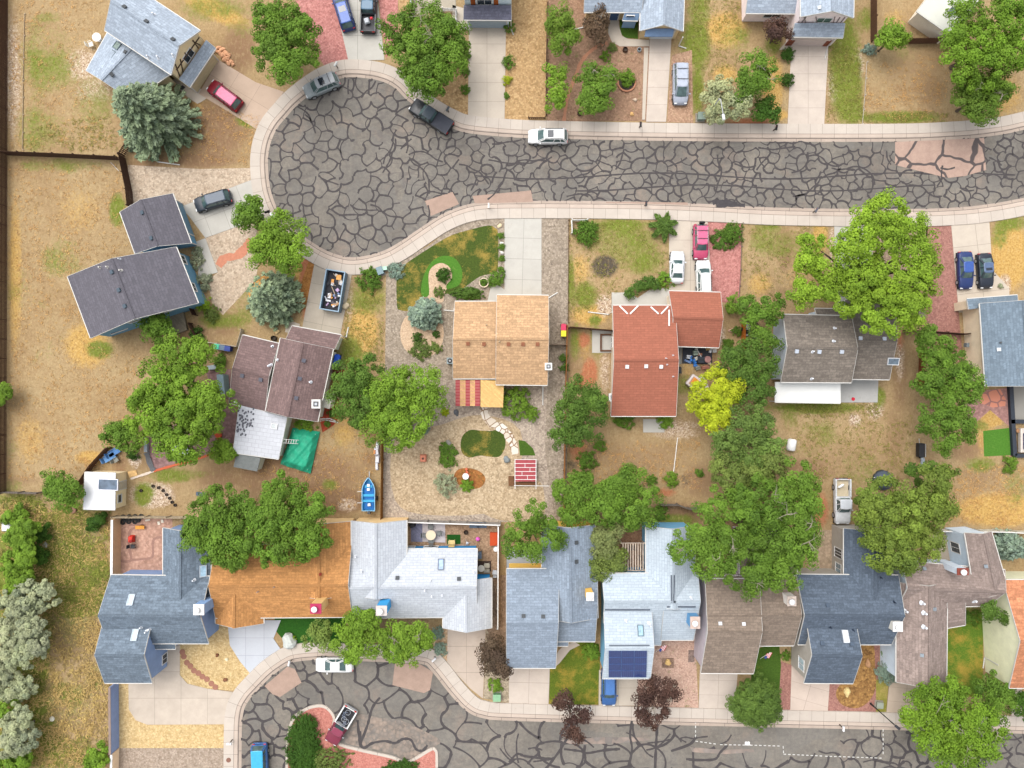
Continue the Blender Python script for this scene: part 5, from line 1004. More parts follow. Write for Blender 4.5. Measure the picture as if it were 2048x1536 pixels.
tree('green tree left of the half-hidden white tank', [(1490,850,38),(1458,898,34),(1522,858,32),(1542,900,30),(1500,900,40),(1448,880,20)], 7, 'mid', group=BK, mat=leaf((.10, .185, .045), .5, .2)); tree('dark bushy tree above the wooden back fence gap', [(1470,962,40),(1510,952,40),(1548,932,28),(1444,935,22)], 7.2, 'olive', group=BK)
tree('giant dark tree with bare twigs covering the brown-grey roof', [(1520,1010,60),(1460,1040,56),(1570,1010,56),(1596,965,40),(1604,1045,36),(1540,1080,66),(1450,1090,46),(1390,1080,40),(1592,1090,46),(1500,1130,50),(1420,1120,38),(1560,1140,40),(1365,1100,26),(1622,1008,24),(1510,1165,26)], 11, 'mid', group=BK, bare=2, lsz=.32)
tree('large olive-green tree above the navy roof', [(1760,1000,52),(1800,1040,58),(1752,1052,42),(1850,1010,44),(1870,960,36),(1780,1090,50),(1840,1080,44),(1734,1022,24),(1880,1010,30),(1800,1120,36)], 9.5, 'olive', group=BK, lsz=.3, mat=leaf((.115, .19, .036), .5, .2)); tree('dark thin tree beside the black trailers', [(1850,960,30),(1890,945,28),(1830,940,20)], 6, 'dark', group=BK, dens=.9)
tree('green tree at the yellow house back corner', [(1140,985,36),(1165,970,28),(1150,1020,32),(1180,1000,34)], 6, 'mid', group=BK); tree('wide green tree at the middle of the back boundary', [(1230,985,40),(1265,970,34),(1210,1010,36),(1250,1020,40),(1290,1000,32),(1240,960,26),(1280,1035,28)], 6.8, 'mid', group=BK)
tree('pale olive tree beside the pergola', [(1210,1075,30),(1225,1060,26),(1200,1090,22)], 5.2, 'sage', group=BK, mat=leaf((.17, .23, .09), .3, .3)); tree('olive drooping tree over the pale roof edge', [(1215,1120,30),(1200,1135,26),(1235,1125,24)], 5, 'olive', group=BK)
tree('giant bright yellow-green tree over the grey driveway', [(1770,430,42),(1740,460,44),(1810,460,42),(1700,490,38),(1780,470,36),(1840,500,36),(1850,540,34),(1720,560,52),(1780,560,56),(1830,580,44),(1690,600,36),(1750,610,50),(1810,620,42),(1650,540,32),(1620,490,26),(1615,520,24),(1600,590,26),(1640,575,30),(1570+40,580,20),(1740,650,26),(1790,645,24)], 10.5, 'lime', group=TG, lsz=.33, mat=leaf((.15, .28, .028), .5, .2))
tree('bushy tree row beside the reddish gravel lane', [(1870,690,34),(1855,670,20),(1890,735,40),(1860,760,32),(1925,760,34),(1900,800,42),(1940,780,26),(1870,840,38),(1915,850,34),(1890,880,28),(1880,720,26)], 7, 'mid', group=TG)
tree('large tree mass at the top right corner', [(1930,40,40),(1960,90,44),(1920,110,32),(2000,60,36),(2020,20,40),(1975,140,40),(1930,150,28),(2020,110,36),(2045,70,30),(1905,70,24)], 8.5, 'bright', group=TG, mat=leaf((.105, .22, .024), .5, .22)); tree('dark feathery tree above the curving right pavement', [(1950,180,40),(1980,190,38),(1930,205,28),(1960,220,28),(2000,165,28)], 6.5, 'olive', group=TG, mat=leaf((.10, .19, .03), .35, .3), bare=1)
tree('small bright tree in front of the dark fence corner', [(1782,70,26),(1795,82,22),(1770,85,20)], 4.2, 'bright', group=TG, lsz=.28)
tree('mixed green tree at the top centre yard', [(1120,40,28),(1130,75,26),(1115,90,20),(1105,55,16)], 5, 'olive', group=TG, mat=leaf((.115, .215, .03), .35, .3)); tree('narrow oval tree beside the gravel strip', [(1110,150,22),(1112,180,24),(1108,205,18)], 4.2, 'bright', group=TG, lsz=.28); tree('double green bush-tree in the brown front garden', [(1180,150,22),(1215,160,26),(1190,195,30),(1215,180,20),(1178,205,20)], 4, 'mid', group=TG, lsz=.28, bare=1); tree('brownish half-bare shrub tree by the front window', [(1190,60,24),(1200,40,20),(1200,70,16)], 3.6, 'brown', group=TG, lsz=.22, bare=1)
tree('dark tree with white bare branches near the silver tree', [(1510,135,30),(1500,165,28),(1530,160,24),(1490,185,24)], 5, 'mid', group=TG, bare=2); tree('silvery pale olive tree with the bent lamp pole', [(1440,185,30),(1425,205,22),(1465,210,26),(1440,225,24),(1485,212,18)], 4.6, 'silver', group=TG, lsz=.24); tree('dark rounded bush-tree right of the silver tree', [(1535,212,22),(1520,225,16),(1545,225,14)], 3, 'deep', group=TG, lsz=.22)
tree('plum-coloured small tree in front of the pinkish house', [(1555,55,18),(1565,68,16),(1548,70,12)], 3.6, 'purple', group=TG, lsz=.26)
tree('dark plum tree between the two bottom driveways', [(985,1290,22),(1000,1315,24),(985,1330,22),(975,1310,16),(1005,1340,14)], 5, 'purple', group=TG, lsz=.24, mat=leaf((.07, .055, .04), .35, .2)); tree('purple-leaved tree over the pavement by the pink yard', [(1290,1375,26),(1320,1370,22),(1310,1405,30),(1280,1400,22),(1335,1400,20),(1310,1435,26),(1345,1375,14),(1290,1430,18)], 5.5, 'purple', group=TG, lsz=.24, bare=2, dens=1.1); tree('sparse purple tree leaning over the lower street', [(1130,1395,14),(1145,1425,18),(1140,1450,18),(1150,1470,14),(1170,1432,10),(1120,1405,10)], 4.8, 'purple', group=TG, lsz=.22, dens=.9, bare=1)
tree('round fine-leaved willow on the pavement', [(1510,1404,47),(1492,1412,32),(1530,1410,32)], 5.0, 'willow', group=TG, lsz=.15, leaves=70, csize=.5, dens=4.5)
tree('large tree with bare branches at the bottom right corner', [(1870,1400,40),(1840,1430,36),(1900,1440,50),(1950,1440,40),(1920,1490,44),(1870,1480,36),(1960,1490,36),(1900,1520,34),(1985,1460,24),(1910,1385,28)], 8, 'bright', group=TG, bare=2, mat=leaf((.115, .235, .024), .5, .22)); tree('dark dense bush-tree under the cream house gable', [(1975,1365,26),(2000,1385,28),(1990,1420,26),(2010,1405,20)], 4.6, 'mid', group=TG)
tree('feathery branch tree between brown roof and cream house', [(1985,1215,18),(2010,1225,18),(2030,1240,14),(1975,1225,12)], 5.4, 'dark', group=TG, lsz=.24); spruce('small blue pine beside the mauve-brown roof', 2022, 1092, 32, 5, 'blue', TG); tree('small dark tree at the bottom right edge', [(2045,1405,18),(2050,1425,16)], 3, 'deep', group=TG)
tree('fine green street tree left of its neighbour below the blue roof', [(700,1255,28),(735,1250,32),(690,1285,26),(725,1290,32),(755,1275,26),(710,1305,20),(730,1225,18)], 6, 'bright', group=TG, lsz=.28); tree('twin street tree with grey twigs below the pale blue roof', [(800,1265,28),(835,1265,26),(790,1295,28),(825,1295,28),(850,1280,18),(810,1315,16)], 5.8, 'bright', group=TG, lsz=.28, bare=1); tree('pale feathery small tree on the dark front lawn', [(640,1260,22),(625,1275,18),(650,1285,16)], 4.2, 'olive', group=TG, lsz=.24, mat=leaf((.15, .24, .06), .3, .3))
FT = 'trees and thickets of the wild field'
for lab, lb, h, c in (('green thicket beside the white utility hatch', [(45,1070,30),(55,1100,28),(35,1120,26),(50,1050,20)], 4, 'field'), ('bright green thicket below the hatch', [(40,1140,24),(30,1170,22),(50,1160,20)], 3.5, 'bright'), ('silvery willow thicket at the middle of the field edge', [(60,1195,34),(90,1190,28),(40,1220,30),(20,1205,24)], 4.5, 'sage'), ('largest silvery willow at the left edge', [(30,1270,40),(65,1260,32),(50,1300,34),(15,1310,30),(80,1290,20)], 5, 'sage'), ('low silvery bush at the field edge', [(50,1370,22),(25,1380,24),(10,1350,24)], 3, 'sage'), ('silvery willow near the bottom left corner', [(35,1450,30),(50,1480,26),(20,1490,28),(45,1430,20)], 4.2, 'sage'), ('green scrub below the silvery willow', [(15,1420,24),(20,1530,26),(45,1520,20)], 3, 'field'), ('small bright bush against the painted wall', [(195,1510,20),(185,1525,16),(205,1525,14)], 2.4, 'bright'), ('bright bush cut by the left edge beside the long fence', [(5,785,18),(-5,795,16)], 3, 'bright'), ('dark scrub in front of the tan wall', [(70,1080,14),(85,1065,16),(80,1110,18)], 1.6, 'deep'), ('low dark thicket beside the shed tree', [(200,1040,14),(185,1050,12)], 1.2, 'deep'), ('yellow-green scrub at the upper field', [(20,1030,16),(45,1020,12)], 1.4, 'field')):
    tree(lab, lb, h, c, 'thicket', FT, csize=.55, lsz=.19, name='thicket')
for a in [('clipped dark round shrub on the sand circle', 888, 550, 14, 1.1, 'deep'), ('spiky juniper beside the utility box by the dumpster', 740, 560, 24, 1.3, 'mid'), ('pale creeping juniper next to the utility box', 792, 541, 17, .5, 'blue'), ('round green bush right of the little round planter', 993, 559, 17, 1.1, 'mid'), ('green plant inside the stone ring', 968, 565, 9, .5, 'mid'), ('small bush on the sand bed, left', 835, 675, 10, .8, 'deep'), ('small bush on the sand bed, right', 872, 669, 7, .7, 'deep'), ('sprawling low bush at the sand bed edge', 843, 700, 20, .5, 'olive'), ('yellowish ring-shaped bush at the sand bed', 872, 695, 12, .5, 'olive'), ('dry tan grass clump above the spruce', 878, 585, 11, .5, 'olive'),
          ('big rounded bush behind the tan-roofed house', 1032, 806, 33, 1.9, 'bright'), ('small bush attached to the big rounded bush', 1064, 828, 13, 1.2, 'bright'), ('green mound planter above the tree stump', 894, 899, 15, .6, 'mid'), ('green mound planter below the tree stump', 897, 918, 19, .6, 'mid'), ('grey-green bush beside the lens-shaped bed', 892, 966, 22, 1.6, 'sage'), ('small dark shrub by the blank fence', 850, 860, 10, .7, 'blue'),
          ('round bush behind the white corner fence', 1172, 467, 23, 1.5, 'mid'), ('round bush beside the pink gravel bed', 1462, 468, 21, 1.5, 'mid'), ('low creeping bush spreading on the pink gravel', 1445, 480, 22, .5, 'dark'), ('yellow-green shrub at the end of the hedge', 1329, 560, 17, 1.1, 'bright'), ('green bush at the corner of the red-brown roof', 1466, 610, 20, 1.8, 'bright'), ('bush beside the orange plank fence', 1472, 662, 10, .8, 'mid'), ('low weed patch by the plank fence', 1455, 690, 12, .4, 'mid'),
          ('bush under the red-brown rear eave, left', 1248, 840, 18, 1.0, 'mid'), ('bush under the red-brown rear eave, right', 1332, 840, 16, .9, 'bright'), ('small shrub at the tree foot in the bare yard', 1200, 892, 12, .9, 'mid'), ('round shrub on the bare soil', 1174, 919, 18, 1.1, 'mid'), ('shrub above the green tree row', 1160, 955, 18, 1.2, 'mid'), ('leafy shrub on the bare yard edge', 1250, 950, 15, .9, 'bright'), ('small shrub left of the white pipe end', 1303, 960, 10, .8, 'mid'), ('round shrub below the white pipe', 1341, 958, 15, .9, 'bright'), ('tiny shrub near the right side of the bare yard', 1398, 945, 9, .6, 'mid'), ('weedy shrub by the grey wooden fence', 1320, 1025, 16, .7, 'mid'),
          ('clipped square hedge bush, upper one by the driveway', 1572, 113, 13, 1.1, 'deep'), ('clipped square hedge bush, lower one with grey twigs', 1571, 163, 13, 1.1, 'deep'), ('blue-green agave-like shrub near the dark fence', 1737, 102, 13, .9, 'blue'), ('small bright shrub in the brown garden', 1211, 115, 10, .7, 'bright'), ('yellow-green mound by the curved walk', 1224, 96, 9, .6, 'olive'), ('light green bush in the brick ring', 1253, 160, 17, 1.1, 'bright'), ('bush at the right corner of the pale blue garage', 1018, 57, 11, 1.0, 'mid'), ('rounded bush on the tan strip', 1017, 127, 12, .9, 'mid'), ('yellow flowering bush on the tan strip', 1015, 163, 10, .7, 'yel'), ('lowest small bush on the tan strip', 1013, 192, 6, .5, 'mid'), ('small bush left of the pale blue driveway', 931, 180, 10, .7, 'mid'), ('olive bush below the round tree', 930, 112, 12, .9, 'mid'), ('low bush near the driveway edge, middle', 930, 145, 9, .6, 'mid'),
          ('sage bush beside the blue house walk, upper', 396, 505, 11, .7, 'sage'), ('sage bush beside the blue house walk, middle', 395, 527, 14, .8, 'sage'), ('sage bush beside the entry step', 405, 565, 18, .9, 'sage'), ('yellow-flowering bush at the blue house corner', 410, 608, 16, 1.2, 'lime'), ('yellow-green bush below the flowering one', 425, 628, 15, .9, 'olive'), ('dark weedy bush beside the trash bins', 442, 722, 14, .9, 'mid'), ('bush by the dark fence post', 395, 668, 13, 1.0, 'deep'), ('round dark bush on the stony soil', 268, 908, 12, .9, 'deep'),
          ('bright creeper bush under the brown rear eave', 612, 848, 20, .5, 'bright'), ('dark fern on the red mulch bed', 664, 826, 8, .5, 'dark'), ('small plant on the red mulch', 655, 848, 6, .4, 'mid'), ('dark round bush by the pebble bed, upper', 876, 1264, 12, .8, 'blue'), ('dark round bush by the pebble bed, lower', 881, 1297, 13, .8, 'blue'), ('green bush at the foot of the plum tree', 990, 1368, 14, .7, 'bright'), ('blue-green round bush beside the mauve roof', 1768, 1339, 22, 1.8, 'blue'), ('green bush above the blue-green round one', 1768, 1305, 10, .8, 'mid'), ('lilac bush on the small front lawn', 1180, 1300, 18, 1.3, 'bright'), ('pale variegated shrub behind the rock', 586, 1278, 9, .6, 'lime'), ('green weeds in the side yard corner', 1945, 1235, 16, .6, 'mid'), ('little bush under the willow', 1570, 1310, 10, .7, 'mid'), ('light bush near the turf square', 2015, 928, 16, 1.0, 'bright'), ('small agave on the rocks by the two sedans', 2000, 572, 5, .4, 'sage'), ('little bush by the yellow tree trunk', 1360, 890, 5, .4, 'mid') if 0 else ('round bush by the side fence of the pebble garden', 1127, 716, 8, .7, 'dark'), ('long low bush along the side fence', 1128, 735, 9, .8, 'dark')]:
    shrub(*a)
shrub('dark clipped hedge shrub under the tan roof edge', 934, 588, 30, 1.0, 'dark', rv=13); shrub('spiky juniper on the kerbside lawn', 1325, 455, 26, 1.6, 'willow', spiky=True); shrub('grassy fountain plant in the flower bed', 934, 970, 12, .8, 'bright', spiky=True); shrub('spiky grass tuft beside the pebble garden', 890, 824, 6, .4, 'yel', spiky=True)
shrub('long curved dark hedge below the burnt lawn circle', 1285, 573, 20, 1.1, 'dark', name='hedge', cat='hedge', lobes=[(-28,16,12),(-18,8,12),(-8,0,13),(4,-4,14),(14,-6,14),(24,-4,13)]); shrub('large dark hedge on the pink gravel island', 610, 1485, 36, 1.5, 'deep', name='hedge', cat='hedge', lobes=[(0,-40,26),(-8,-15,28),(8,-10,28),(-8,15,30),(8,15,28),(-6,40,30),(10,40,26)], dens=1.6, fine=True); shrub('low rounded bush at the island tip', 803, 1535, 34, 1.1, 'deep', rv=18, fine=True); shrub('sparse olive bush on the island', 660, 1515, 40, 1.4, 'olive', rv=26, dens=1.0)
# ================================================================ VEHICLES
CLEAR = glass((.05, .085, .085)); RIM = plain(px(190, 192, 196), .35, .1, 4, .4); LAMPW = plain(px(238, 240, 240), .2); LAMPR = plain((.45, .02, .02), .3)
def loft(secs, ny, mat, name, parent, smooth=True):
    """secs: list of (x, [(y, z)...]) half sections from bottom outside to top centre; mirrored"""
    vs = []; fs = []
    full = []
    for x, hp in secs: full.append([(x, -y, z) for y, z in hp] + [(x, y, z) for y, z in hp[::-1][(1 if hp[-1][0] == 0 else 0):]])
    m = len(full[0]); vs = [p for s in full for p in s]
    for i in range(len(full) - 1):
        for k in range(m - 1): fs.append((i*m+k, (i+1)*m+k, (i+1)*m+k+1, i*m+k+1))
        fs.append((i*m+m-1, (i+1)*m+m-1, (i+1)*m, i*m))
    fs += [tuple(range(m)), tuple((len(full)-1)*m + k for k in range(m))[::-1]]
    o = meshobj(name, vs, fs, mat, parent, smooth=False)
    b = bmesh.new(); b.from_mesh(o.data); bmesh.ops.recalc_face_normals(b, faces=b.faces); b.to_mesh(o.data); b.free()
    if smooth:
        for p in o.data.polygons: p.use_smooth = len(p.vertices) == 4
    return o
KIND = dict(
    sedan=dict(L=4.7, W=1.80, st=[(-.5,.74,.70),(-.47,.90,.88),(-.40,.97,.93),(-.2,1,.93),(.18,1,.93),(.3,.98,.90),(.42,.93,.80),(.48,.82,.70),(.5,.66,.58)], cab=(-.36,.22,-.20,.06), zr=1.42, rw=.66),
    suv=dict(L=4.7, W=1.86, st=[(-.5,.84,.85),(-.48,.94,1.0),(-.4,.98,1.04),(0,1,1.04),(.2,1,1.03),(.32,.98,.99),(.44,.93,.88),(.49,.82,.72),(.5,.68,.6)], cab=(-.485,.26,-.40,.10), zr=1.72, rw=.72),
    van=dict(L=5.0, W=1.95, st=[(-.5,.86,.85),(-.48,.95,1.0),(-.4,.99,1.04),(0,1,1.04),(.24,1,1.02),(.36,.97,.94),(.45,.88,.8),(.49,.74,.66),(.5,.6,.56)], cab=(-.485,.34,-.42,.14), zr=1.76, rw=.72),
    coupe=dict(L=4.8, W=1.82, st=[(-.5,.8,.75),(-.47,.93,.9),(-.4,.98,.93),(-.2,1,.93),(.18,1,.92),(.3,.99,.88),(.44,.95,.78),(.49,.85,.66),(.5,.7,.56)], cab=(-.33,.24,-.16,.06), zr=1.36, rw=.64),
    pickup=dict(L=5.7, W=1.98, st=[(-.10,.97,1.06),(-.08,1,1.08),(.15,1,1.08),(.22,1,1.08),(.34,.98,1.06),(.45,.95,.98),(.49,.86,.8),(.5,.74,.66)], cab=(-.085,.235,-.06,.13), zr=1.82, rw=.72),
    oldpickup=dict(L=5.3, W=1.9, st=[(-.02,.97,1.0),(.0,1,1.02),(.18,1,1.02),(.26,1,1.02),(.36,.98,1.0),(.46,.96,.94),(.495,.9,.78),(.5,.8,.64)], cab=(-.01,.25,.02,.16), zr=1.72, rw=.72))
def car(label, u, v, ang, kind, col, L=None, roofc=None, two=None, extra=None, cat='car', name='parked_car', lampless=False, wglass=None, sunroof=False, rails=None, spare=False, bed=None, W=None):
    k = KIND[kind]; L = L or k['L']; W = W or k['W']; zr = k['zr']; hw = W / 2
    loc = P(u, v, .9); loc.z = 0.02 if not extra else extra
    e = thing(name, label, cat, loc, math.radians(ang), 'vehicles parked in the neighbourhood'); pm = paint(px(*col)); rp = paint(px(*roofc)) if roofc else pm; gl = wglass or CLEAR
    secs = []
    for s, w, z in k['st']:
        y = hw * w; secs.append((s*L, [(y*.86, .24), (y*.97, .34), (y, .55 if z > .7 else z*.8), (y*.985, z*.86), (y*.93, z*.965), (y*.80, z), (0, z + .035)]))
    body = loft(secs, 0, pm, 'body', e)
    # two-tone lower body
    sk = MB(); x0 = k['st'][0][0]*L if kind in ('pickup', 'oldpickup') else -.5*L
    sk.box((x0 + L*.5)/2, 0, .27, L*.5 - x0 - .1, W*.93, .16); sk.build('underbody', BLACK, e)
    bp = MB(); bp.box(L*.5-.02, 0, .42, .16, W*.78, .2)
    bp.box(-L*.5+.02, 0, .46, .16, W*.82, .2); bp.build('bumper', plain(px(150,152,156)) if kind == 'oldpickup' else (pm if kind != 'pickup' else BLACK), e, bevel=.03)
    # cabin
    xb, xf, xr, xw = [t*L for t in k['cab']]; zb = max(s[2] for s in k['st']) - .02; yb = hw*.87; yr = hw*k['rw'];
    def ring(x0_, x1_, y, z, c): return [(x0_+c, -y, z), (x1_-c, -y*.96, z), (x1_, -y*.80, z), (x1_+.06, 0, z), (x1_, y*.80, z), (x1_-c, y*.96, z), (x0_+c, y, z), (x0_, y*.86, z), (x0_-.02, 0, z), (x0_, -y*.86, z)]
    b0 = ring(xb, xf, yb, zb, .10); b1 = ring(xr, xw, yr, zr - .05, .10); n = 10
    meshobj('window', b0 + b1, [(i, (i+1) % n, n+(i+1) % n, n+i) for i in range(n)] + [tuple(range(n, 2*n))], gl, e)
    r0 = ring(xr-.05, xw+.06, yr+.03, zr-.055, .12); r1 = ring(xr+.03, xw-.05, yr-.07, zr, .14)
    roof = meshobj('roof', r0 + r1, [(i, (i+1) % n, n+(i+1) % n, n+i) for i in range(n)] + [tuple(range(n, 2*n)), tuple(range(n-1, -1, -1))], rp, e)
    pillars = []
    for i, w in ((1, .09), (5, .09), (0, .12), (6, .12), (2, .06), (4, .06), (7, .07), (9, .07)): pillars.append((b0[i], b1[i], w))
    mx = (xb + xf)/2 - .05; mr = (xr + xw)/2 - .05
    for t in ((0,) if kind in ('pickup', 'oldpickup', 'coupe') else (-.02, -.5)):
        if t == -.5 and kind == 'sedan': continue
        for sg in (-1, 1): pillars.append(((mx + t*(xf-xb)*.55, sg*(yb+.005), zb), (mr + t*(xw-xr)*.55, sg*(yr+.01), zr-.05), .10))
    for p_, q_, w_ in pillars: MB().bar(p_, q_, w_, .05).build('pillar', pm, e)
    if sunroof: m = MB(); m.box((xr+xw)/2 + (xw-xr)*.18, 0, zr+.002, (xw-xr)*.3, yr*1.3, .02); m.build('sunroof', glass((.015, .02, .03)), roof)
    if rails:
        for sg in (-1, 1): m = MB(); m.tube([(xr+.1, sg*(yr-.05), zr), (xr+.2, sg*(yr-.05), zr+.07), (xw-.25, sg*(yr-.05), zr+.07), (xw-.12, sg*(yr-.05), zr)], .03, 6); m.build('roof_rail', BLACK if rails == 1 else STEEL, roof)
        if rails > 1:
            for t in (.25, .7): m = MB(); m.bar((xr + (xw-xr)*t, -yr, zr+.09), (xr + (xw-xr)*t, yr, zr+.09), .06, .03); m.build('crossbar', BLACK, roof)
    # seams on bonnet
    for sg in (-1, 1):
        m = MB(); zf = k['st'][-3][2]; m.box(L*.485, sg*hw*.62, zf*.80, .16, hw*.36, .14); m.build('headlight', LAMPW, e, bevel=.03)
        m = MB(); zt = k['st'][0][2] if kind not in ('pickup', 'oldpickup') else 1.0; m.box(-L*.495, sg*hw*.70, zt*.9, .10, hw*.3, .2); m.build('taillight', LAMPR, e, bevel=.02)
        m = MB(); m.box(xf - .28, sg*(hw + .06), zb + .06, .14, .20, .14); m.build('mirror', pm if kind != 'oldpickup' else STEEL, e, bevel=.02)
        m = MB(); m.box(mx + .25, sg*(hw - .005), zb*.80, .2, .03, .04); m.build('handle', pm if kind != 'oldpickup' else STEEL, e)
    m = MB(); m.bar((xf-.05, -yb*.7, zb+.03), (xf-.2, -.05, zb+.07), .025); m.bar((xf-.05, yb*.1, zb+.03), (xf-.2, yb*.7, zb+.07), .025); m.build('wiper', BLACK, e)
    wr = .40 if kind in ('pickup', 'suv') else .34
    for sx in (-.30, .315):
        for sg in (-1, 1):
            T = Matrix.Translation((sx*L, sg*(hw - .10), wr)) @ Matrix.Rotation(math.pi/2, 4, 'X'); m = MB(); m.lathe([(wr*.62, -.11), (wr*.94, -.115), (wr, -.07), (wr, .07), (wr*.94, .115), (wr*.62, .11)], 18, T); w_ = m.build('wheel', TYRE, e)
            m = MB(); m.lathe([(wr*.6, -.125), (wr*.55, -.10), (wr*.15, -.13), (wr*.15, .13), (wr*.55, .10), (wr*.6, .125)], 14, T); m.build('rim', RIM, w_)
    if kind in ('pickup', 'oldpickup'):
        xe = k['st'][0][0]*L; bl = xe + L*.5 - .02; xc = (xe - L*.5)/2 + .01; zt = 1.06 if kind == 'pickup' else 1.0
        m = MB()
        for sg in (-1, 1): m.box(xc, sg*(hw-.09), (.4+zt)/2, bl, .18, zt-.4)
        m.box(-L*.5+.06, 0, (.45+zt)/2, .10, W-.37, zt-.45); m.box(xe-.02, 0, (.45+zt)/2, .07, W-.37, zt-.45); m.build('cargo_bed', paint(px(*(two or col))), e, bevel=.025)
        m = MB(); m.box(xc, 0, .55, bl-.1, W-.36, .06); m.build('bed_floor', plain(bed) if bed and bed != 1 else DGREY, e)
        if bed == 1: m = MB(); m.box(xc, 0, zt+.03, bl-.04, W-.2, .05); m.build('tonneau_cover', plain((.03, .033, .045), .5, .1), e, bevel=.02)
    if spare:
        m = MB(); T = Matrix.Translation((-L*.5-.16, .1, .98)) @ Matrix.Rotation(math.pi/2, 4, 'Y'); m.lathe([(.1, -.11), (.34, -.12), (.38, 0), (.34, .12), (.1, .11)], 18, T); m.build('spare_tyre', TYRE, e)
    return e
car('dark red crossover with pinkish roof parked nose-in on the tan driveway', 448, 190, 143, 'suv', (128, 22, 40), 4.6, (226, 96, 138), rails=1)
car('deep blue crossover with glossy roof at the top edge of the picture', 686, 20, 107, 'suv', (42, 60, 118), 4.9, (80, 112, 188), sunroof=True, rails=1)
c = car('black pickup with clutter in its open bed at the top edge', 737, 20, 88, 'pickup', (40, 44, 50), 5.4, (84, 118, 144), bed=(.05, .05, .055), cat='pickup', name='pickup_truck')
car('silver boxy off-roader with a black sunroof at the cul-de-sac kerb', 642, 170, 203, 'suv', (150, 158, 160), 4.5, (176, 180, 184), sunroof=True, rails=2)
car('black crew-cab pickup with closed bed cover at the kerb', 862, 232, 147, 'pickup', (26, 30, 36), 5.7, (62, 74, 84), bed=1, cat='pickup', name='pickup_truck')
car('white off-roader with small sunroof on the upper street', 1096, 272, 180, 'suv', (236, 236, 234), 4.8, (240, 240, 238), sunroof=True, rails=1)
car('silver minivan parked on gravel beside the narrow driveway', 1362, 166, 270, 'van', (172, 178, 192), 5.0, (180, 188, 204), rails=2, cat='minivan', name='parked_minivan')
car('dark grey-blue crossover on the driveway of the blue house', 424, 401, 196, 'suv', (50, 58, 68), 4.6, (78, 92, 108), rails=1)
car('pinkish red off-roader with spare tyre on its tail', 1402, 483, 270, 'suv', (196, 74, 110), 4.3, (216, 100, 140), rails=2, spare=True)
car('white sedan with green-tinted windows on the left of the shared driveway', 1355, 534, 88, 'sedan', (232, 234, 238), 3.9, (240, 242, 246))
car('white estate with dark-framed roof tucked against the garage', 1408, 556, 92, 'suv', (230, 232, 228), 4.4, (236, 238, 236), rails=1)
car('royal blue sedan left of its dark neighbour on the right driveway', 1933, 540, 272, 'sedan', (36, 56, 110), 4.6, (58, 92, 168))
car('dark grey sedan right of the royal blue one', 1973, 541, 274, 'sedan', (36, 44, 58), 4.3, (92, 112, 146), sunroof=True)
car('old white pickup with dirty sand-filled bed between the trees', 1686, 1003, 270, 'pickup', (226, 228, 230), 5.6, (228, 232, 238), bed=px(216, 200, 170), cat='pickup', name='pickup_truck')
car('white two-door car at the kerb of the lower cul-de-sac', 668, 1331, 180, 'coupe', (240, 240, 238), 4.6, (244, 244, 242))
c = car('maroon pickup with white bed carrying bicycles on the island', 681, 1452, 239, 'oldpickup', (128, 44, 66), 5.0, (140, 56, 80), two=(236, 236, 234), bed=(.02, .02, .024), cat='pickup', name='pickup_truck')
car('bright blue van with red stripe cut by the bottom edge', 519, 1530, 272, 'van', (64, 108, 168), 5.0, (64, 176, 220), cat='van', name='parked_van')
car('blue crossover poking out from under the solar panel roof', 1218, 1376, 270, 'suv', (56, 100, 160), 4.5, (76, 124, 190), rails=1)
# ================================================================ FENCES AND WALLS
def fence(label, pts, h, mat, board=.15, gap=.02, post=2.4, side=1, rail=True, postmat=None, name='fence', group='fences between the yards', cap=None):
    w = [P(u, v) for u, v in pts]; e = thing(name, label, 'fence', w[0], 0, group); b = MB(); r = MB(); o = w[0]; posts = []; c = MB()
    for p, q in zip(w, w[1:]):
        p = p - o; q = q - o; d = q - p; L = d.length; d.normalize(); n = Vector((-d.y, d.x, 0)) * side; rz = math.atan2(d.y, d.x); k = max(1, int(L / board)); bw = L / k
        for i in range(k):
            x = p + d * (bw * (i + .5)); hh = h * (1 + (.015 * math.sin(i * 2.3) if board < .5 else 0)); b.box(x.x, x.y, hh/2 + .02, bw - gap, .025, hh, rz)
        if rail:
            for z in (.3, h * .55, h - .2): r.bar(p + n * .05 + Vector((0,0,z)), q + n * .05 + Vector((0,0,z)), .05, .09)
        if cap: c.bar(p + Vector((0,0,h+.06)), q + Vector((0,0,h+.06)), cap, .05)
        m = max(1, round(L / post)); posts += [(p + d * (L * i / m) + n * .1) for i in range(m)]
    posts.append(w[-1] - o + n * .1)
    b.build('boards', mat, e)
    if rail: r.build('rail_frame', mat, e)
    if cap: c.build('cap_rail', WHITE, e)
    me = None
    for x in posts:
        if me is None: m = MB(); m.box(0, 0, h/2, .1, .1, h + .05); po = m.build('post', postmat or mat, e); me = po.data; po.location = x
        else: po = link(bpy.data.objects.new('post', me), e); po.location = x
    return e
DW = wood(px(84, 58, 44), .15); DW2 = wood(px(112, 80, 60), .15); GW = wood(px(132, 122, 112), .15); BW = wood(px(166, 112, 62), .15); OW = wood(px(214, 122, 40), .18)
fence('long dark stained plank fence along the left edge of the dry field', [(16,-60),(15,300),(14,640),(13,985)], 1.75, DW, side=-1)
fence('dark plank fence running right from the long left fence', [(17,311),(120,315),(243,321)], 1.75, DW, side=1); fence('dark plank fence from the fence corner down to the blue house', [(251,316),(265,384),(268,416)], 1.75, DW, side=-1); fence('short lattice-topped dark fence under the blue-green spruce', [(250,314),(268,285)], 1.6, DW, gap=.07, board=.2)
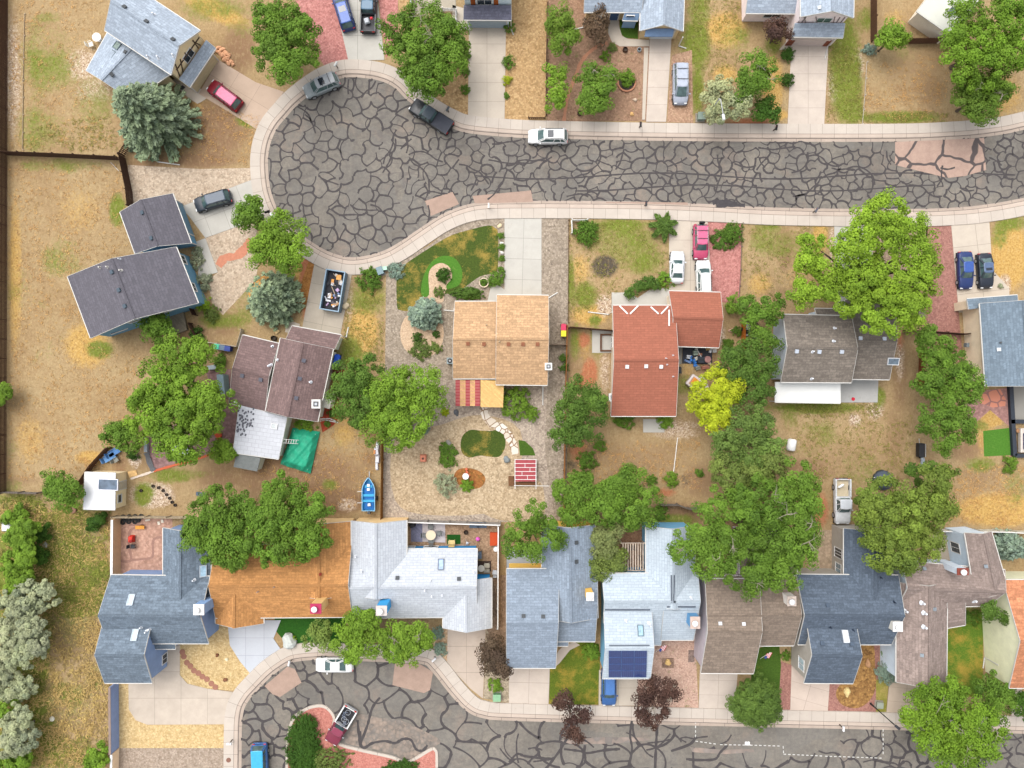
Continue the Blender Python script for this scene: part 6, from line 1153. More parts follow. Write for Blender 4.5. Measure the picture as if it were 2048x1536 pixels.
fence('dark plank fence beside the half-timbered garage at the top', [(1741,-40),(1741,84)], 1.6, DW2, side=1); fence('dark plank fence below the lawn chair at the top right', [(1812,88),(1872,87)], 1.5, DW2); fence('short weathered gate panel against the cream-roofed house', [(1876,84),(1894,58)], 1.6, wood(px(170,140,100), .15))
fence('thin dark fence from the bins to the red-brown house', [(1137,655),(1224,662)], 1.6, DW2, side=-1); fence('tan plank fence right of the pebble garden', [(1134,652),(1131,770),(1129,900),(1127,1020)], 1.6, BW, side=-1); fence('low timber edging beside the grey gravel strip', [(1137,440),(1136,645)], .25, DW2, board=1.2, rail=False)
fence('brown plank fence between the boat yard and the pebble garden', [(768,760),(767,880),(765,1036)], 1.5, wood(px(150, 100, 44), .15), side=1)
fence('orange new plank fence beside the little trailer', [(1483,645),(1482,700)], 1.7, OW, side=1); fence('grey curving wooden fence behind the bare yard', [(1318,1008),(1352,1008),(1375,1016),(1404,1012)], 1.4, GW, side=1)
fence('thin dark fence closing the reddish gravel lane', [(1806,663),(1840,664),(1925,670)], 1.6, DW, side=1) ; fence('short rusty fence behind the tree row', [(1838,700),(1836,770)], 1.4, wood(px(140, 70, 40), .2))
fence('diagonal dark fence between the field and the shed', [(163,972),(190,930),(224,893)], 1.5, DW2, side=-1); fence('grey fence from the long left fence to the shed tree', [(12,983),(85,985)], 1.3, GW, side=1)
fence('weathered grey fence behind the brick patio', [(235,1032),(300,1032),(385,1033)], 1.5, wood(px(196, 178, 150), .2)); fence('grey board fence with white cap behind the walled yard', [(813,1039),(900,1042),(1001,1045)], 1.7, wood(px(168, 160, 152), .3), cap=.12)
fence('white capped divider fence right of the icy-blue house', [(997,1048),(996,1250)], 1.6, wood(px(210, 200, 188), .3), cap=.14, side=-1); fence('tan fence behind the mauve-roofed house', [(1870,1058),(1985,1059),(2048,1062)], 1.5, wood(px(214, 206, 186), .3), cap=.1)
fence('thin pale rail fence beside the trash bins', [(400,683),(478,694),(488,660)], 1.0, wood(px(206, 196, 180), .3)); fence('white corner fence section by the pavement', [(1144,468),(1143,443),(1174,443)], 1.0, WHITE, board=.13, gap=.05)
fence('white picket rail by the round tree', [(886,24),(912,25),(912,46)], 1.0, WHITE, board=.14, gap=.07, side=1); fence('little white picket gate below the walk', [(924,60),(938,61)], .9, WHITE, board=.13, gap=.07); fence('white porch post fence at the top edge', [(824,-10),(824,20)], 1.6, WHITE, board=.14, gap=.03)
fence('thin low fence across the pebble garden side', [(1094,690),(1134,690)], 1.2, wood(px(170,150,130), .2)); fence('dark boards beside the blue house deck', [(384,610),(394,632)], 1.4, DW); fence('dark gate beside the yellow-green bush', [(384,648),(398,674)], 1.3, DW); fence('dark brown side fence by the pale house wall', [(664,742),(706,748)], 1.5, DW2)
fence('short brown fence above the pavement end', [(1057,238),(1090,238)], .6, DW2, board=.25, gap=.08); fence('thin wire fence along the tan gravel strip', [(1094,10),(1092,120),(1091,232)], .8, wood(px(130,100,80), .2), board=.12, gap=.06)
def wallthing(label, pts, h, mat, th=.2, cap=None):
    w = [P(u, v) for u, v in pts]; o = w[0]; e = thing('garden_wall', label, 'wall', o, 0, 'painted boundary walls'); m = MB(); c = MB()
    for p, q in zip(w, w[1:]): m.bar(p - o + Vector((0,0,h/2)), q - o + Vector((0,0,h/2)), th, h); c.bar(p - o + Vector((0,0,h+.03)), q - o + Vector((0,0,h+.03)), th + .08, .06)
    m.build('wall_panel', mat, e); c.build('wall_cap', cap or WHITE, e)
wallthing('tall tan boundary wall beside the brick patio', [(241,1034),(240,1146)], 1.9, siding(px(206, 170, 128), True)); wallthing('periwinkle painted boundary wall below the corner house', [(236,1362),(237,1494)], 1.9, siding(px(124, 142, 180), True), cap=plain(px(150,130,120))); wallthing('pale tan end of the painted boundary wall at the bottom edge', [(237,1496),(236,1560)], 1.6, siding(px(222, 196, 164), True))
wallthing('low mauve retaining wall by the bottom right tree', [(1716+260,1345),(1990,1360)], .6, plain(px(120,70,80))) if 0 else None
# ================================================================ YARD THINGS
def T0(name, label, cat, u, v, ang=0, group=None, z=.02): return thing(name, label, cat, P(u, v) + Vector((0, 0, z)), math.radians(ang), group)
def bin_(label, u, v, c, ang=0):
    e = T0('wheelie_bin', label, 'bin', u, v, ang, 'wheeled bins beside the houses', .06); m = MB(); m.box(0, 0, .52, .56, .66, .94, taper=1.08); m.build('bin_body', plain(px(*c), .5, .08), e)
    m = MB(); m.box(0, -.02, 1.02, .64, .74, .08); m.box(0, .40, 1.0, .5, .08, .06); m.build('lid', plain(px(*[min(255, x + 22) for x in c]), .45, .06), e, bevel=.02)
    for s in (-1, 1): m = MB(); m.tube([(s*.31, .36, .13), (s*.25, .36, .13)], .13, 10); m.build('wheel', TYRE, e)
bin_('blue wheeled bin nearer the gravel drive, upper one', 678, 716, (28, 86, 220), -8); bin_('blue wheeled bin below its twin against the pale wall', 675, 728, (24, 78, 214), -8); bin_('crimson wheeled bin against the side fence', 1126, 656, (206, 40, 80), 0); bin_('yellow wheeled bin below the crimson one', 1126, 668, (240, 224, 30), 0)
bin_('teal wheeled bin beside the rail fence', 440, 694, (60, 180, 140), 82); bin_('slate blue wheeled bin between teal and navy bins', 450, 696, (84, 104, 124), 82); bin_('navy wheeled bin next to the brown roof', 461, 698, (34, 54, 130), 82); bin_('black barrel-like bin at the red-brown wall', 1354, 741, (24, 24, 26), 0); bin_('dark blue-grey covered bin in the walled yard', 959, 1107, (70, 84, 100), 0)
def streetlamp(label, bu, bv, hgt, arm, col, head=px(230, 232, 234)):
    e = T0('street_lamp', label, 'street lamp', bu, bv, 0, 'street lamps'); m = MB(); a = Vector((*arm, 0)); m.tube([(0, 0, 0), (0, 0, .3), (0, 0, hgt - .4), a * .12 + Vector((0, 0, hgt)), a + Vector((0, 0, hgt + .1))], [.14, .10, .07, .06, .05], 8); m.build('pole', plain(col, .5), e)
    m = MB(); rz = math.atan2(a.y, a.x); m.box(a.x + a.normalized().x*.3, a.y + a.normalized().y*.3, hgt + .1, .75, .34, .16, rz, taper=.8); h = m.build('lamp_head', plain(head, .4), e, bevel=.03); m = MB(); m.box(a.x + a.normalized().x*.35, a.y + a.normalized().y*.35, hgt + .01, .45, .24, .04, rz); m.build('lens', glass((.3,.3,.28)), h)
streetlamp('grey street lamp rising through the silvery tree', 1410, 237, 6.6, (.3, -2.0), px(186, 188, 190)); streetlamp('black street lamp leaning over the bottom right pavement', 1741, 1407, 5.6, (.12, -.1), (.02, .02, .022), (.03, .03, .035)); streetlamp('street lamp with white head in the bright kerbside tree', 590, 468, 6.4, (-.5, .6), px(150, 150, 150))
def mailbox(label, u, v, c, ang=0):
    e = T0('mailbox', label, 'mailbox', u, v, ang, 'kerbside mailboxes', .14); m = MB(); m.box(0, 0, .5, .1, .1, 1.0); m.build('post', BARK, e); m = MB(); m.box(0, 0, 1.05, .62, .24, .16)
    m.tube([(-.31, 0, 1.13), (.31, 0, 1.13)], .12, 10); m.build('mailbox_body', plain(px(*c), .4), e); m = MB(); m.box(.1, .135, 1.22, .04, .02, .18); m.build('signal_flag', plain((.5, .03, .03)), e)
for a in (('black mailbox with white base at the upper street kerb', 1278, 256, (40, 40, 42), 90), ('small dark mailbox on the south kerb of the upper street', 1289, 412, (60, 60, 66), 90), ('black mailbox near the pinkish house driveway', 1546, 262, (30, 32, 34), 80), ('grey mailbox behind the black pickup', 897, 225, (90, 96, 100), 60), ('grey mailbox on the pavement left of the huge tree', 1625, 425, (90, 94, 104), 60), ('white mailbox on the pavement above the pale driveway', 978, 416, (240, 238, 232), 90), ('white mailbox at the left end of the lower cul-de-sac', 466, 1478, (244, 244, 242), 0), ('white mailbox by the pink gravel at the cul-de-sac', 676, 137, (240, 240, 236), 60), ('white mailbox near the round-cornered patch', 584, 1319, (246, 246, 244), 80), ('white mailbox beside the pebble bed kerb', 870, 1312, (246, 246, 246), 45), ('white mailbox by the pavement cracks below the mulch bed', 1678, 1448, (246, 246, 246), 90), ('dark mailbox at the left side of the cul-de-sac', 541, 428, (36, 36, 38), 20), ('small white marker box by the lawn edge kerb', 1179, 1408, (240, 244, 244), 90)): mailbox(*a)
def ubox(label, u, v, c, ang=0, s=(.9, .8, .75)):
    e = T0('utility_box', label, 'utility box', u, v, ang, 'utility cabinets'); m = MB(); m.box(0, 0, s[2]/2, s[0], s[1], s[2], taper=.96); m.build('cabinet', plain(px(*c), .5), e, bevel=.02); m = MB(); m.box(0, 0, s[2]+.02, s[0]+.06, s[1]+.06, .05); m.build('lid', plain(px(*[min(255, x+16) for x in c]), .5), e); m = MB(); m.box(0, 0, .03, s[0]+.3, s[1]+.3, .08); m.build('pad', CD, e)
ubox('green utility box on the pebble bed left of the driveway', 994, 1391, (126, 170, 130)); ubox('grey-green utility box beside the silver tree', 1400, 236, (130, 146, 134), 0, (.85, .85, .8)); ubox('grey utility box on the narrow lawn strip', 1757, 1408, (150, 156, 140), -5, (.75, .7, .4)); ubox('slate utility box behind the spiky juniper', 762, 543, (110, 134, 140), 20, (.7, .9, .8)); ubox('small mint pedestal next to the slate utility box', 771, 538, (176, 214, 190), 10, (.5, .4, .6)); ubox('white utility hatch in the wild field', 17, 1052, (226, 226, 228), 0, (1.0, 1.0, .4))
def cond(label, u, v, c=(150, 164, 166), ang=0):
    e = T0('air_conditioner', label, 'air conditioner', u, v, ang, 'outdoor air conditioners'); m = MB(); m.box(0, 0, .42, .8, .8, .84); m.build('casing', plain(px(*c), .5), e, bevel=.03); m = MB(); m.lathe([(.3, .845), (.3, .87), (.1, .88)], 18); m.build('fan_grille', BLACK, e); m = MB(); m.lathe([(.12, .875), (.1, .91)], 12); m.build('fan_hub', GALV, e)
cond('air conditioner with round fan beside the tan roof', 901, 722); cond('grey air conditioner next to the lawn chair at the top right', 1834, 37, (120, 132, 140), 15)
def chair(label, u, v, ang, c, wide=.6, name='garden_chair', long=0, group='garden chairs and loungers'):
    e = T0(name, label, 'chair' if not long else 'lounger', u, v, ang, group, .05); mt = plain(px(*c), .6); L = long or .55; m = MB(); m.box(0, 0, .42, L, wide, .06); m.build('seat', mt, e, bevel=.02)
    m = MB(); m.box(-L/2 - .05, 0, .72, .06, wide, .6, M=Matrix.Rotation(-.15, 4, 'Y')); m.build('backrest', mt, e, bevel=.02)
    for s in (-1, 1):
        m = MB(); m.box(0, s*(wide/2+.02), .62, L*.8, .06, .04); m.build('armrest', mt, e)
        for x in (-1, 1): m = MB(); m.box(x*(L/2-.04), s*(wide/2-.03), .2, .05, .05, .42); m.build('leg', mt, e)
chair('blue and white striped lounger nearer the fence corner', 232, 904, 30, (90, 140, 200), .7, 'sun_lounger', 1.5); chair('blue and white striped lounger beside its upper twin', 223, 914, 30, (110, 160, 214), .7, 'sun_lounger', 1.5); chair('small grey seat beside the striped loungers', 236, 919, 30, (150, 150, 140), .5)
def rtable(label, u, v, r, c, h=.72):
    e = T0('round_table', label, 'table', u, v, 0, None, .05); m = MB(); m.lathe([(r*.95, h-.05), (r, h-.03), (r, h), (r*.9, h+.01)], 28); m.build('tabletop', plain(px(*c), .5, .05), e); m = MB(); m.tube([(0,0,0), (0,0,h-.05)], .05, 8); m.lathe([(.3, 0), (.26, .04)], 14); m.build('pedestal', STEEL, e)
rtable('round cream patio table on the pale rug', 863, 1068, .62, (240, 222, 190))
for lab, u, v, an in (('grey chair north of the cream table', 862, 1053, 270), ('grey chair right of the cream table', 878, 1065, 180), ('grey chair below the cream table', 863, 1081, 90), ('grey chair left of the cream table', 851, 1069, 0)): chair(lab, u, v, an, (130, 132, 130), .55)
chair('yellow wicker armchair on the dark turf rug', 904, 1083, 90, (232, 206, 140), .75, 'wicker_armchair'); chair('tan armchair on the dark side deck, upper one', 974, 1129, 90, (200, 192, 172), .6); chair('tan armchair on the dark side deck, lower one', 974, 1139, 270, (196, 186, 168), .6); chair('white folding chair by the divider fence', 990, 1143, 90, (210, 212, 214), .5); chair('white lawn chair beside the air conditioner', 1855, 44, 215, (226, 212, 190), .55); chair('white plastic chair by the half-timbered house', 186, 92, 20, (240, 236, 226), .6)
rtable('round white table beside the half-timbered house', 200, 80, .55, (244, 240, 232)); rtable('square-ish cream side table on the dark deck', 963, 1134, .42, (226, 218, 202)); rtable('small white round table by the divider fence', 992, 1096, .3, (244, 244, 242))
def disc(name, label, cat, u, v, r, h, c, group=None, rough=.7): e = T0(name, label, cat, u, v, 0, group); m = MB(); m.lathe([(r*.9, 0), (r, h*.4), (r*.97, h), (r*.3, h*1.02)], 20); o = m.build(name + '_body', plain(px(*c), rough), e); return e
def ring(name, label, cat, u, v, r, t, c, h, group=None): e = T0(name, label, cat, u, v, 0, group); m = MB(); m.lathe([(r-t, h*.3), (r-t, h*.9), (r-t*.6, h), (r-t*.2, h*.9), (r, h*.5), (r-t*.2, 0)], 18, None, False); m.build(name + '_rim', plain(px(*c), .9), e); m = MB(); m.lathe([(r-t*.9, h*.25), (.02, h*.3)], 16); m.build('soil', plain((.05,.04,.03), .95), e); return e
def sheetobj(name, label, cat, pts, z, mat, thick=.03, group=None, bump=0):
    w = [P(u, v) for u, v in pts]; c = sum(w, Vector()) / len(w); e = thing(name, label, cat, c, 0, group); m = MB(); m.prism([(p.x - c.x, p.y - c.y) for p in w], z - thick, z); m.build(name + '_surface', mat, e); return e
sheetobj('rug', 'pale outdoor rug under the cream table', 'rug', [(845,1047),(890,1048),(891,1085),(845,1083)], .05, plain(px(206, 196, 196), .9), .02); sheetobj('deck', 'bluish striped deck left of the pale rug', 'deck', [(822,1047),(845,1047),(845,1084),(822,1083)], .045, wood(px(140, 140, 164), .18))
sheetobj('deck', 'weathered grey wooden deck beside the blue house', 'deck', [(330,626),(367,614),(377,660),(346,672)], .45, wood(px(160, 148, 128), .2), .4); sheetobj('step', 'little brick step below the wooden deck', 'step', [(346,675),(357,669),(361,676),(350,682)], .2, plain(px(206, 160, 130)), .2); sheetobj('doormat', 'dark doormat on the entry walk of the timbered house', 'doormat', [(365,170),(371,175),(366,181),(360,177)], .07, DGREY)
sheetobj('board', 'tan plywood board beside the garden shed', 'board', [(256,943),(273,940),(276,951),(260,956)], .1, wood(px(226, 184, 124), .3), .06); sheetobj('bench', 'orange wooden bench on the brick patio', 'bench', [(274,1050),(292,1050),(292,1057),(274,1057)], .42, wood(px(230, 160, 70), .2), .08)
def tarp():
    w = [P(587,855), P(641,863), P(622,947), P(562,928), P(570,880)]; c = P(603, 900); e = thing('tarpaulin', 'green tarpaulin stretched beside the white-roofed porch', 'tarpaulin', c); vs = []; fs = []; n = 40
    for i in range(n + 1):
        for j in range(n + 1):
            s, t = i / n, j / n; p = (w[0]*(1-s) + w[1]*s)*(1-t) + (w[3]*(1-s) + w[2]*s)*t - c; ed = min(s, 1-s, t, 1-t)
            vs.append((p.x, p.y, .25 + min(1, ed*7)*.75 + .07*math.sin(s*17 + t*9) + .05*math.sin(t*23 - s*11) + .03*math.sin(s*41+t*29)))
    fs = [(i*(n+1)+j, (i+1)*(n+1)+j, (i+1)*(n+1)+j+1, i*(n+1)+j+1) for i in range(n) for j in range(n)]; meshobj('sheet', vs, fs, plain(px(44, 172, 134), .6, .2, 1.6), e, smooth=True)
    for u, v in ((592,861),(634,868),(618,938),(570,925)): m = MB(); p = P(u, v) - c; m.tube([(p.x, p.y, 0), (p.x, p.y, .75)], .03, 6); m.build('pole', STEEL, e)
tarp()
def ladder(label, a, b, z0, z1, w=.45):
    p = P(*a, z0); q = P(*b, z1); e = thing('ladder', label, 'ladder', Vector((p.x, p.y, 0))); o = e.location; d = (q - p).normalized(); n = d.cross(Vector((0,0,1))).normalized() * w/2; m = MB()
    for s in (-1, 1): m.bar(p - o + n*s, q - o + n*s, .06, .04)
    m.build('side_rail', WHITE, e); k = MB(); L = (q - p).length
    for i in range(1, int(L/.32)): k.bar(p - o + d*i*.32 - n, p - o + d*i*.32 + n, .05, .03)
    k.build('rung_frame', WHITE, e)
ladder('white ladder lying from the porch roof over the green tarpaulin', (597,884), (566,882), 1.25, 2.6)
def boat():
    e = T0('fishing_boat', 'bright blue open fishing boat on its trailer beside the brown fence', 'boat', 740, 986, 90, None); L = 4.1; blue = plain(px(60, 160, 220), .4, .08); vs = []; fs = []; ns = 13
    for i in range(ns):
        s = i/(ns-1); x = -L/2 + L*s; w = .78 if s < .55 else .78*(1 - ((s-.55)/.45)**2.2) + .02; vs += [(x, -w*.7, .45+.2*max(0, s-.6)), (x, -w, 1.0+.12*s*s), (x, w, 1.0+.12*s*s), (x, w*.7, .45+.2*max(0, s-.6))]
    for i in range(ns-1):
        for k in range(3):
            if k != 1: fs.append((i*4+k, (i+1)*4+k, (i+1)*4+k+1, i*4+k+1))
        fs.append((i*4+3, (i+1)*4+3, (i+1)*4, i*4))
    fs.append((0, 1, 2, 3)); meshobj('hull', vs, fs, blue, e, smooth=False); m = MB()
    for a in (1, 2):
        for i in range(ns-1): m.bar(vs[i*4+a], vs[(i+1)*4+a], .09, .06)
    m.bar(vs[1], vs[2], .09, .06); m.build('gunwale', plain(px(150, 206, 240), .4), e); m = MB(); m.box(-.3, 0, .62, 3.2, 1.15, .05); m.build('floor', plain(px(30, 120, 200), .5), e)
    for x, w in ((.95, .95), (-.15, 1.35), (-.85, 1.4)): m = MB(); m.box(x, 0, .82, .3, w, .1); m.build('bench', plain(px(70, 180, 230), .5), e)
    for x, y in ((.6, 0), (-1.3, -.1), (1.1, 0)): m = MB(); m.box(x, y, 1.0, .34, .36, .1); m.build('seat', WHITE, e, bevel=.03)
    m = MB(); m.box(-L/2-.18, -.1, 1.05, .34, .36, .5); m.box(-L/2-.2, -.1, .6, .16, .16, .6); m.build('outboard_motor', DGREY, e, bevel=.04); m = MB(); m.bar((L/2-.3, 0, .4), (L/2+.7, 0, .4), .08); m.bar((-1.5, -.5, .38), (L/2-.2, 0, .4), .08); m.bar((-1.5, .5, .38), (L/2-.2, 0, .4), .08); m.build('trailer_frame', GALV, e)
    for s in (-1, 1): m = MB(); m.lathe([(.2, -.08), (.28, -.06), (.28, .06), (.2, .08)], 14, Matrix.Translation((-.6, s*.95, .28)) @ Matrix.Rotation(math.pi/2, 4, 'X')); m.build('wheel', TYRE, e)
    for x in (.35, -1.05): m = MB(); m.tube([(x, .7, 1.05), (x, 1.35, 1.12)], .035, 6); m.build('rod_holder', WHITE, e)
boat()
e = T0('covered_canoe', 'white wrapped canoe leaning along the brown fence', 'canoe', 755, 912, 90); m = MB()
for k, (x, w, h) in enumerate(((-1.3, .42, .3), (-.4, .62, .5), (.6, .7, .55), (1.3, .5, .4))): m.box(x, .05*(-1)**k, h/2, 1.0, w, h, .06*(-1)**k, taper=.7)
m.build('cover', plain(px(238, 238, 244), .6, .06), e, bevel=.06); m = MB(); m.box(.55, .25, .5, .5, .25, .3); m.build('orange_bag', plain(px(226, 150, 90)), e, bevel=.05)
def dumpster():
    e = T0('dumpster', 'open blue-rimmed roll-off dumpster full of debris on the driveway', 'dumpster', 671, 584, 80.5, None, .06); L, Wd, Hh = 4.9, 2.3, 1.35; steel = plain(px(120, 146, 166), .5, .15); m = MB()
    for s in (-1, 1): m.box(0, s*Wd/2, .15+Hh/2, L, .06, Hh); m.box(s*L/2, 0, .15+Hh/2, .06, Wd, Hh)
    m.box(0, 0, .12, L, Wd, .06); m.build('container', steel, e); m = MB()
    for s in (-1, 1): m.box(0, s*Wd/2, .17+Hh, L+.12, .13, .1); m.box(s*L/2, 0, .172+Hh, .13, Wd-.13, .1)
    m.build('rim', plain(px(150, 176, 196), .5), e)
    for s in (-1, 1):
        for i in range(6): m = MB(); m.box(-L/2+.4+i*.82, s*(Wd/2+.06), .15+Hh/2, .09, .07, Hh); m.build('rib', steel, e)
    m = MB(); m.box(0, 0, .45, L-.1, Wd-.1, .5); m.build('rubbish', plain((.025, .025, .03), .8, .5, 3), e)
    rr = random.Random(5)
    cols = [(236,236,240),(222,224,232),(240,170,90),(206,176,214),(190,150,110),(60,60,66),(226,220,210),(140,160,200),(250,250,250),(90,84,90)]
    for i in range(26):
        x = rr.uniform(-2.1, 2.1) if i > 8 else rr.uniform(-2.1, .2); m = MB(); m.box(x, rr.uniform(-.9, .9), .74 + rr.uniform(0, .12), rr.uniform(.15, .65), rr.uniform(.1, .45), rr.uniform(.08, .2), rr.uniform(0, 3)); m.build('debris_piece', plain(px(*cols[i % len(cols)])), e)
    m = MB(); m.box(1.75, -.4, .95, .62, .6, .3, .1); m.build('debris_piece', plain(px(240, 176, 96)), e)
    for i in range(5): m = MB(); a = Vector((rr.uniform(-2, 2), rr.uniform(-.8, .8), .9)); m.bar(a, a + Vector((rr.uniform(-1, 1), rr.uniform(-.9, .9), .1)), .07); m.build('debris_plank', plain(px(200, 176, 150)), e)
dumpster()
# junk yard beside the red-brown house
sheetobj('ground_tarp', 'black ground tarp with junk heaped on it', 'tarpaulin', [(1365,692),(1424,692),(1424,729),(1364,727)], .05, plain((.02, .022, .03), .6, .4), .03); sheetobj('patio_slab', 'narrow concrete slab beside the junk heap', 'slab', [(1352,692),(1364,692),(1363,728),(1352,728)], .08, CG, .06)
rr = random.Random(11)
JG = 'junk heaped on the black ground tarp'
for i, (u, v, sx, sy, sz, c, nm, lab) in enumerate(((1377,714,.6,.45,.3,(226,230,236),'crate','white crate on the black tarp'), (1390,706,.6,.6,.4,(170,186,170),'crate','pale green box on the black tarp'), (1392,717,.5,.4,.35,(232,226,214),'crate','cream box on the black tarp'), (1400,720,.9,.8,.6,(50,56,66),'crate','dark covered box on the tarp edge'), (1399,709,.6,.3,.2,(214,150,120),'board','peach board on the junk heap'), (1416,698,.6,.35,.2,(214,176,110),'board','ochre board on the junk heap'), (1421,699,.3,.9,.2,(240,240,240),'board','white plank at the tarp corner'), (1428,702,.5,.4,.3,(228,226,222),'crate','white box just off the tarp'), (1409,735,.9,.4,.4,(170,110,90),'crate','rusty box below the tarp'), (1394,736,.6,.5,.4,(130,130,120),'crate','grey box below the tarp'), (1418,727,.35,.3,.3,(226,200,170),'crate','tan box by the brown table'), (1392,698,.35,.3,.3,(200,200,190),'crate','small grey box under the eave'), (1375,723,.9,.25,.2,(130,160,210),'board','pale blue roll on the tarp edge'))):
    e = T0(nm, lab, 'box' if nm == 'crate' else 'board', u, v, rr.uniform(-30, 30), JG, .05); m = MB(); m.box(0, 0, sz/2, sx, sy, sz, taper=.94); m.build('crate_body' if nm == 'crate' else 'board_face', plain(px(*c)), e, bevel=.02); m = MB(); m.box(0, 0, sz+.015, sx*.9, sy*.3, .03); m.build('strap', plain(px(*[x*.8 for x in c])), e)
disc('round_stool', 'dusty pink round stool on the junk tarp', 'stool', 1413, 719, .42, .6, (176, 130, 126)); e = T0('blue_sheet', 'crumpled blue plastic sheet on the junk heap', 'sheet', 1387, 724, -50); m = MB()
for i in range(6): m.box(-.7+i*.28, rr.uniform(-.15, .15), .25, .34, .5, .3, rr.uniform(-.4, .4), taper=.6)
m.build('folds', plain(px(60, 130, 210), .4), e, bevel=.05); e = T0('long_pole', 'long pale pole lying across the junk heap', 'pole', 1395, 705, -62); m = MB(); m.tube([(-1.1, 0, .5), (1.1, 0, .6)], .035, 6); m.build('pole_shaft', WHITE, e)
e = T0('small_boat', 'white small boat with orange cushion half under the yellow tree', 'boat', 1392, 770, -38, None, .1); m = MB(); m.prism([(-1.3,-.75),(.9,-.85),(1.5,-.5),(1.6,0),(1.5,.5),(.9,.85),(-1.3,.75)], .1, .8); m.build('hull', plain(px(232, 220, 216), .4), e, bevel=.08); m = MB(); m.box(-.1, 0, .81, 1.9, 1.05, .03); m.build('cockpit_floor', plain(px(196, 150, 116)), e); m = MB(); m.box(-.55, .1, .9, .7, .8, .14); m.build('cushion', plain(px(236, 150, 50)), e, bevel=.03); m = MB(); m.box(.35, 0, .9, .5, .9, .12); m.build('seat', plain(px(214, 206, 200)), e)
e = T0('toolbox', 'lilac box beside the small white boat', 'box', 1402, 757, 20); m = MB(); m.box(0, 0, .3, .7, .6, .6); m.build('toolbox_body', plain(px(214, 206, 222)), e, bevel=.04)
e = T0('utility_trailer', 'small white and black trailer beside the orange fence', 'trailer', 1490, 660, 84, None, .1); m = MB(); m.box(0, 0, .55, 1.5, .75, .25); m.build('trailer_bed', plain(px(226, 226, 230)), e); m = MB(); m.box(-.3, 0, .72, .5, .55, .12); m.build('toolbox', BLACK, e); m = MB(); m.bar((.75, 0, .45), (1.3, 0, .4), .07); m.build('drawbar', STEEL, e)
for s in (-1, 1): m = MB(); m.lathe([(.2, -.07), (.27, -.05), (.27, .05), (.2, .07)], 12, Matrix.Translation((0, s*.46, .27)) @ Matrix.Rotation(math.pi/2, 4, 'X')); m.build('wheel', TYRE, e)
for lab, u, v in (('white round pot, nearest to the trailer shed', 1508, 678), ('pale round pot at the plank fence end', 1493, 690), ('white round pot under the leaves', 1485, 691)): disc('pot', lab, 'pot', u, v, .28, .45, (206, 214, 220))
# tyres, rings, stones
rr = random.Random(2); me = None
for i in range(13):
    u, v = 246 + (i % 7)*6.2 + rr.uniform(-1, 1), 1033 + (i//7)*6 + rr.uniform(-1, 1) + (4 if i % 2 else 0)
    e = T0('old_tyre', 'dark old tyre in the heap behind the brick patio', 'tyre', u, v, 0, 'old tyres heaped behind the brick patio', .02); m = MB(); m.lathe([(.16, .02), (.16, .18), (.24, .21), (.32, .18), (.34, .1), (.32, .02), (.24, 0)], 14, None, False); m.build('tyre_ring', TYRE, e); m = MB(); m.lathe([(.155, .05), (.02, .06)], 12); m.build('soil', plain(px(90, 70, 60)), e)
for u, v in ((283,981),(307,972),(327,981),(334,989),(340,996),(345,1004),(351,1010),(318,975)): ring('tyre_planter', 'low dark ring planter in the row across the stony bed', 'planter', u, v, .2, .07, (70, 60, 54), .2, 'ring planters beside the pale stones')
for u, v in ((365,1304),(368,1313),(374,1325),(381,1332),(388,1341),(397,1346),(405,1353),(414,1358),(423,1367),(431,1374)): disc('stepping_stone', 'brown round stepping stone curving through the golden gravel', 'stone', u, v, .36, .05, (166, 116, 96), 'stepping stones in the golden gravel')
def rock(label, u, v, r, c, group=None, h=.6):
    e = T0('boulder', label, 'rock', u, v, random.uniform(0, 360), group); me = bpy.data.meshes.new('boulder_stone'); b = bmesh.new(); bmesh.ops.create_icosphere(b, subdivisions=2, radius=1)
    k = random.random() * 9
    for q in b.verts: q.co *= 1 + .22*math.sin(q.co.x*3+k) + .15*math.cos(q.co.y*4+k*2); q.co = Vector((q.co.x*r, q.co.y*r*.75, max(-.05, q.co.z*r*h + r*h*.4)))
    b.to_mesh(me); b.free(); me.materials.append(plain(px(*c), .9, .25, 4)); link(bpy.data.objects.new('boulder_stone', me), e)
RG = 'pinkish rocks heaped by the timbered garage'
for u, v, r in ((438,96,.35),(445,100,.4),(452,106,.35),(447,111,.45),(456,117,.4),(463,124,.35),(441,108,.4),(450,120,.38),(459,111,.3),(466,130,.28),(458,127,.35),(434,104,.3)): rock('pinkish rock in the heap beside the tan driveway', u, v, r, (226, 170, 130), RG)
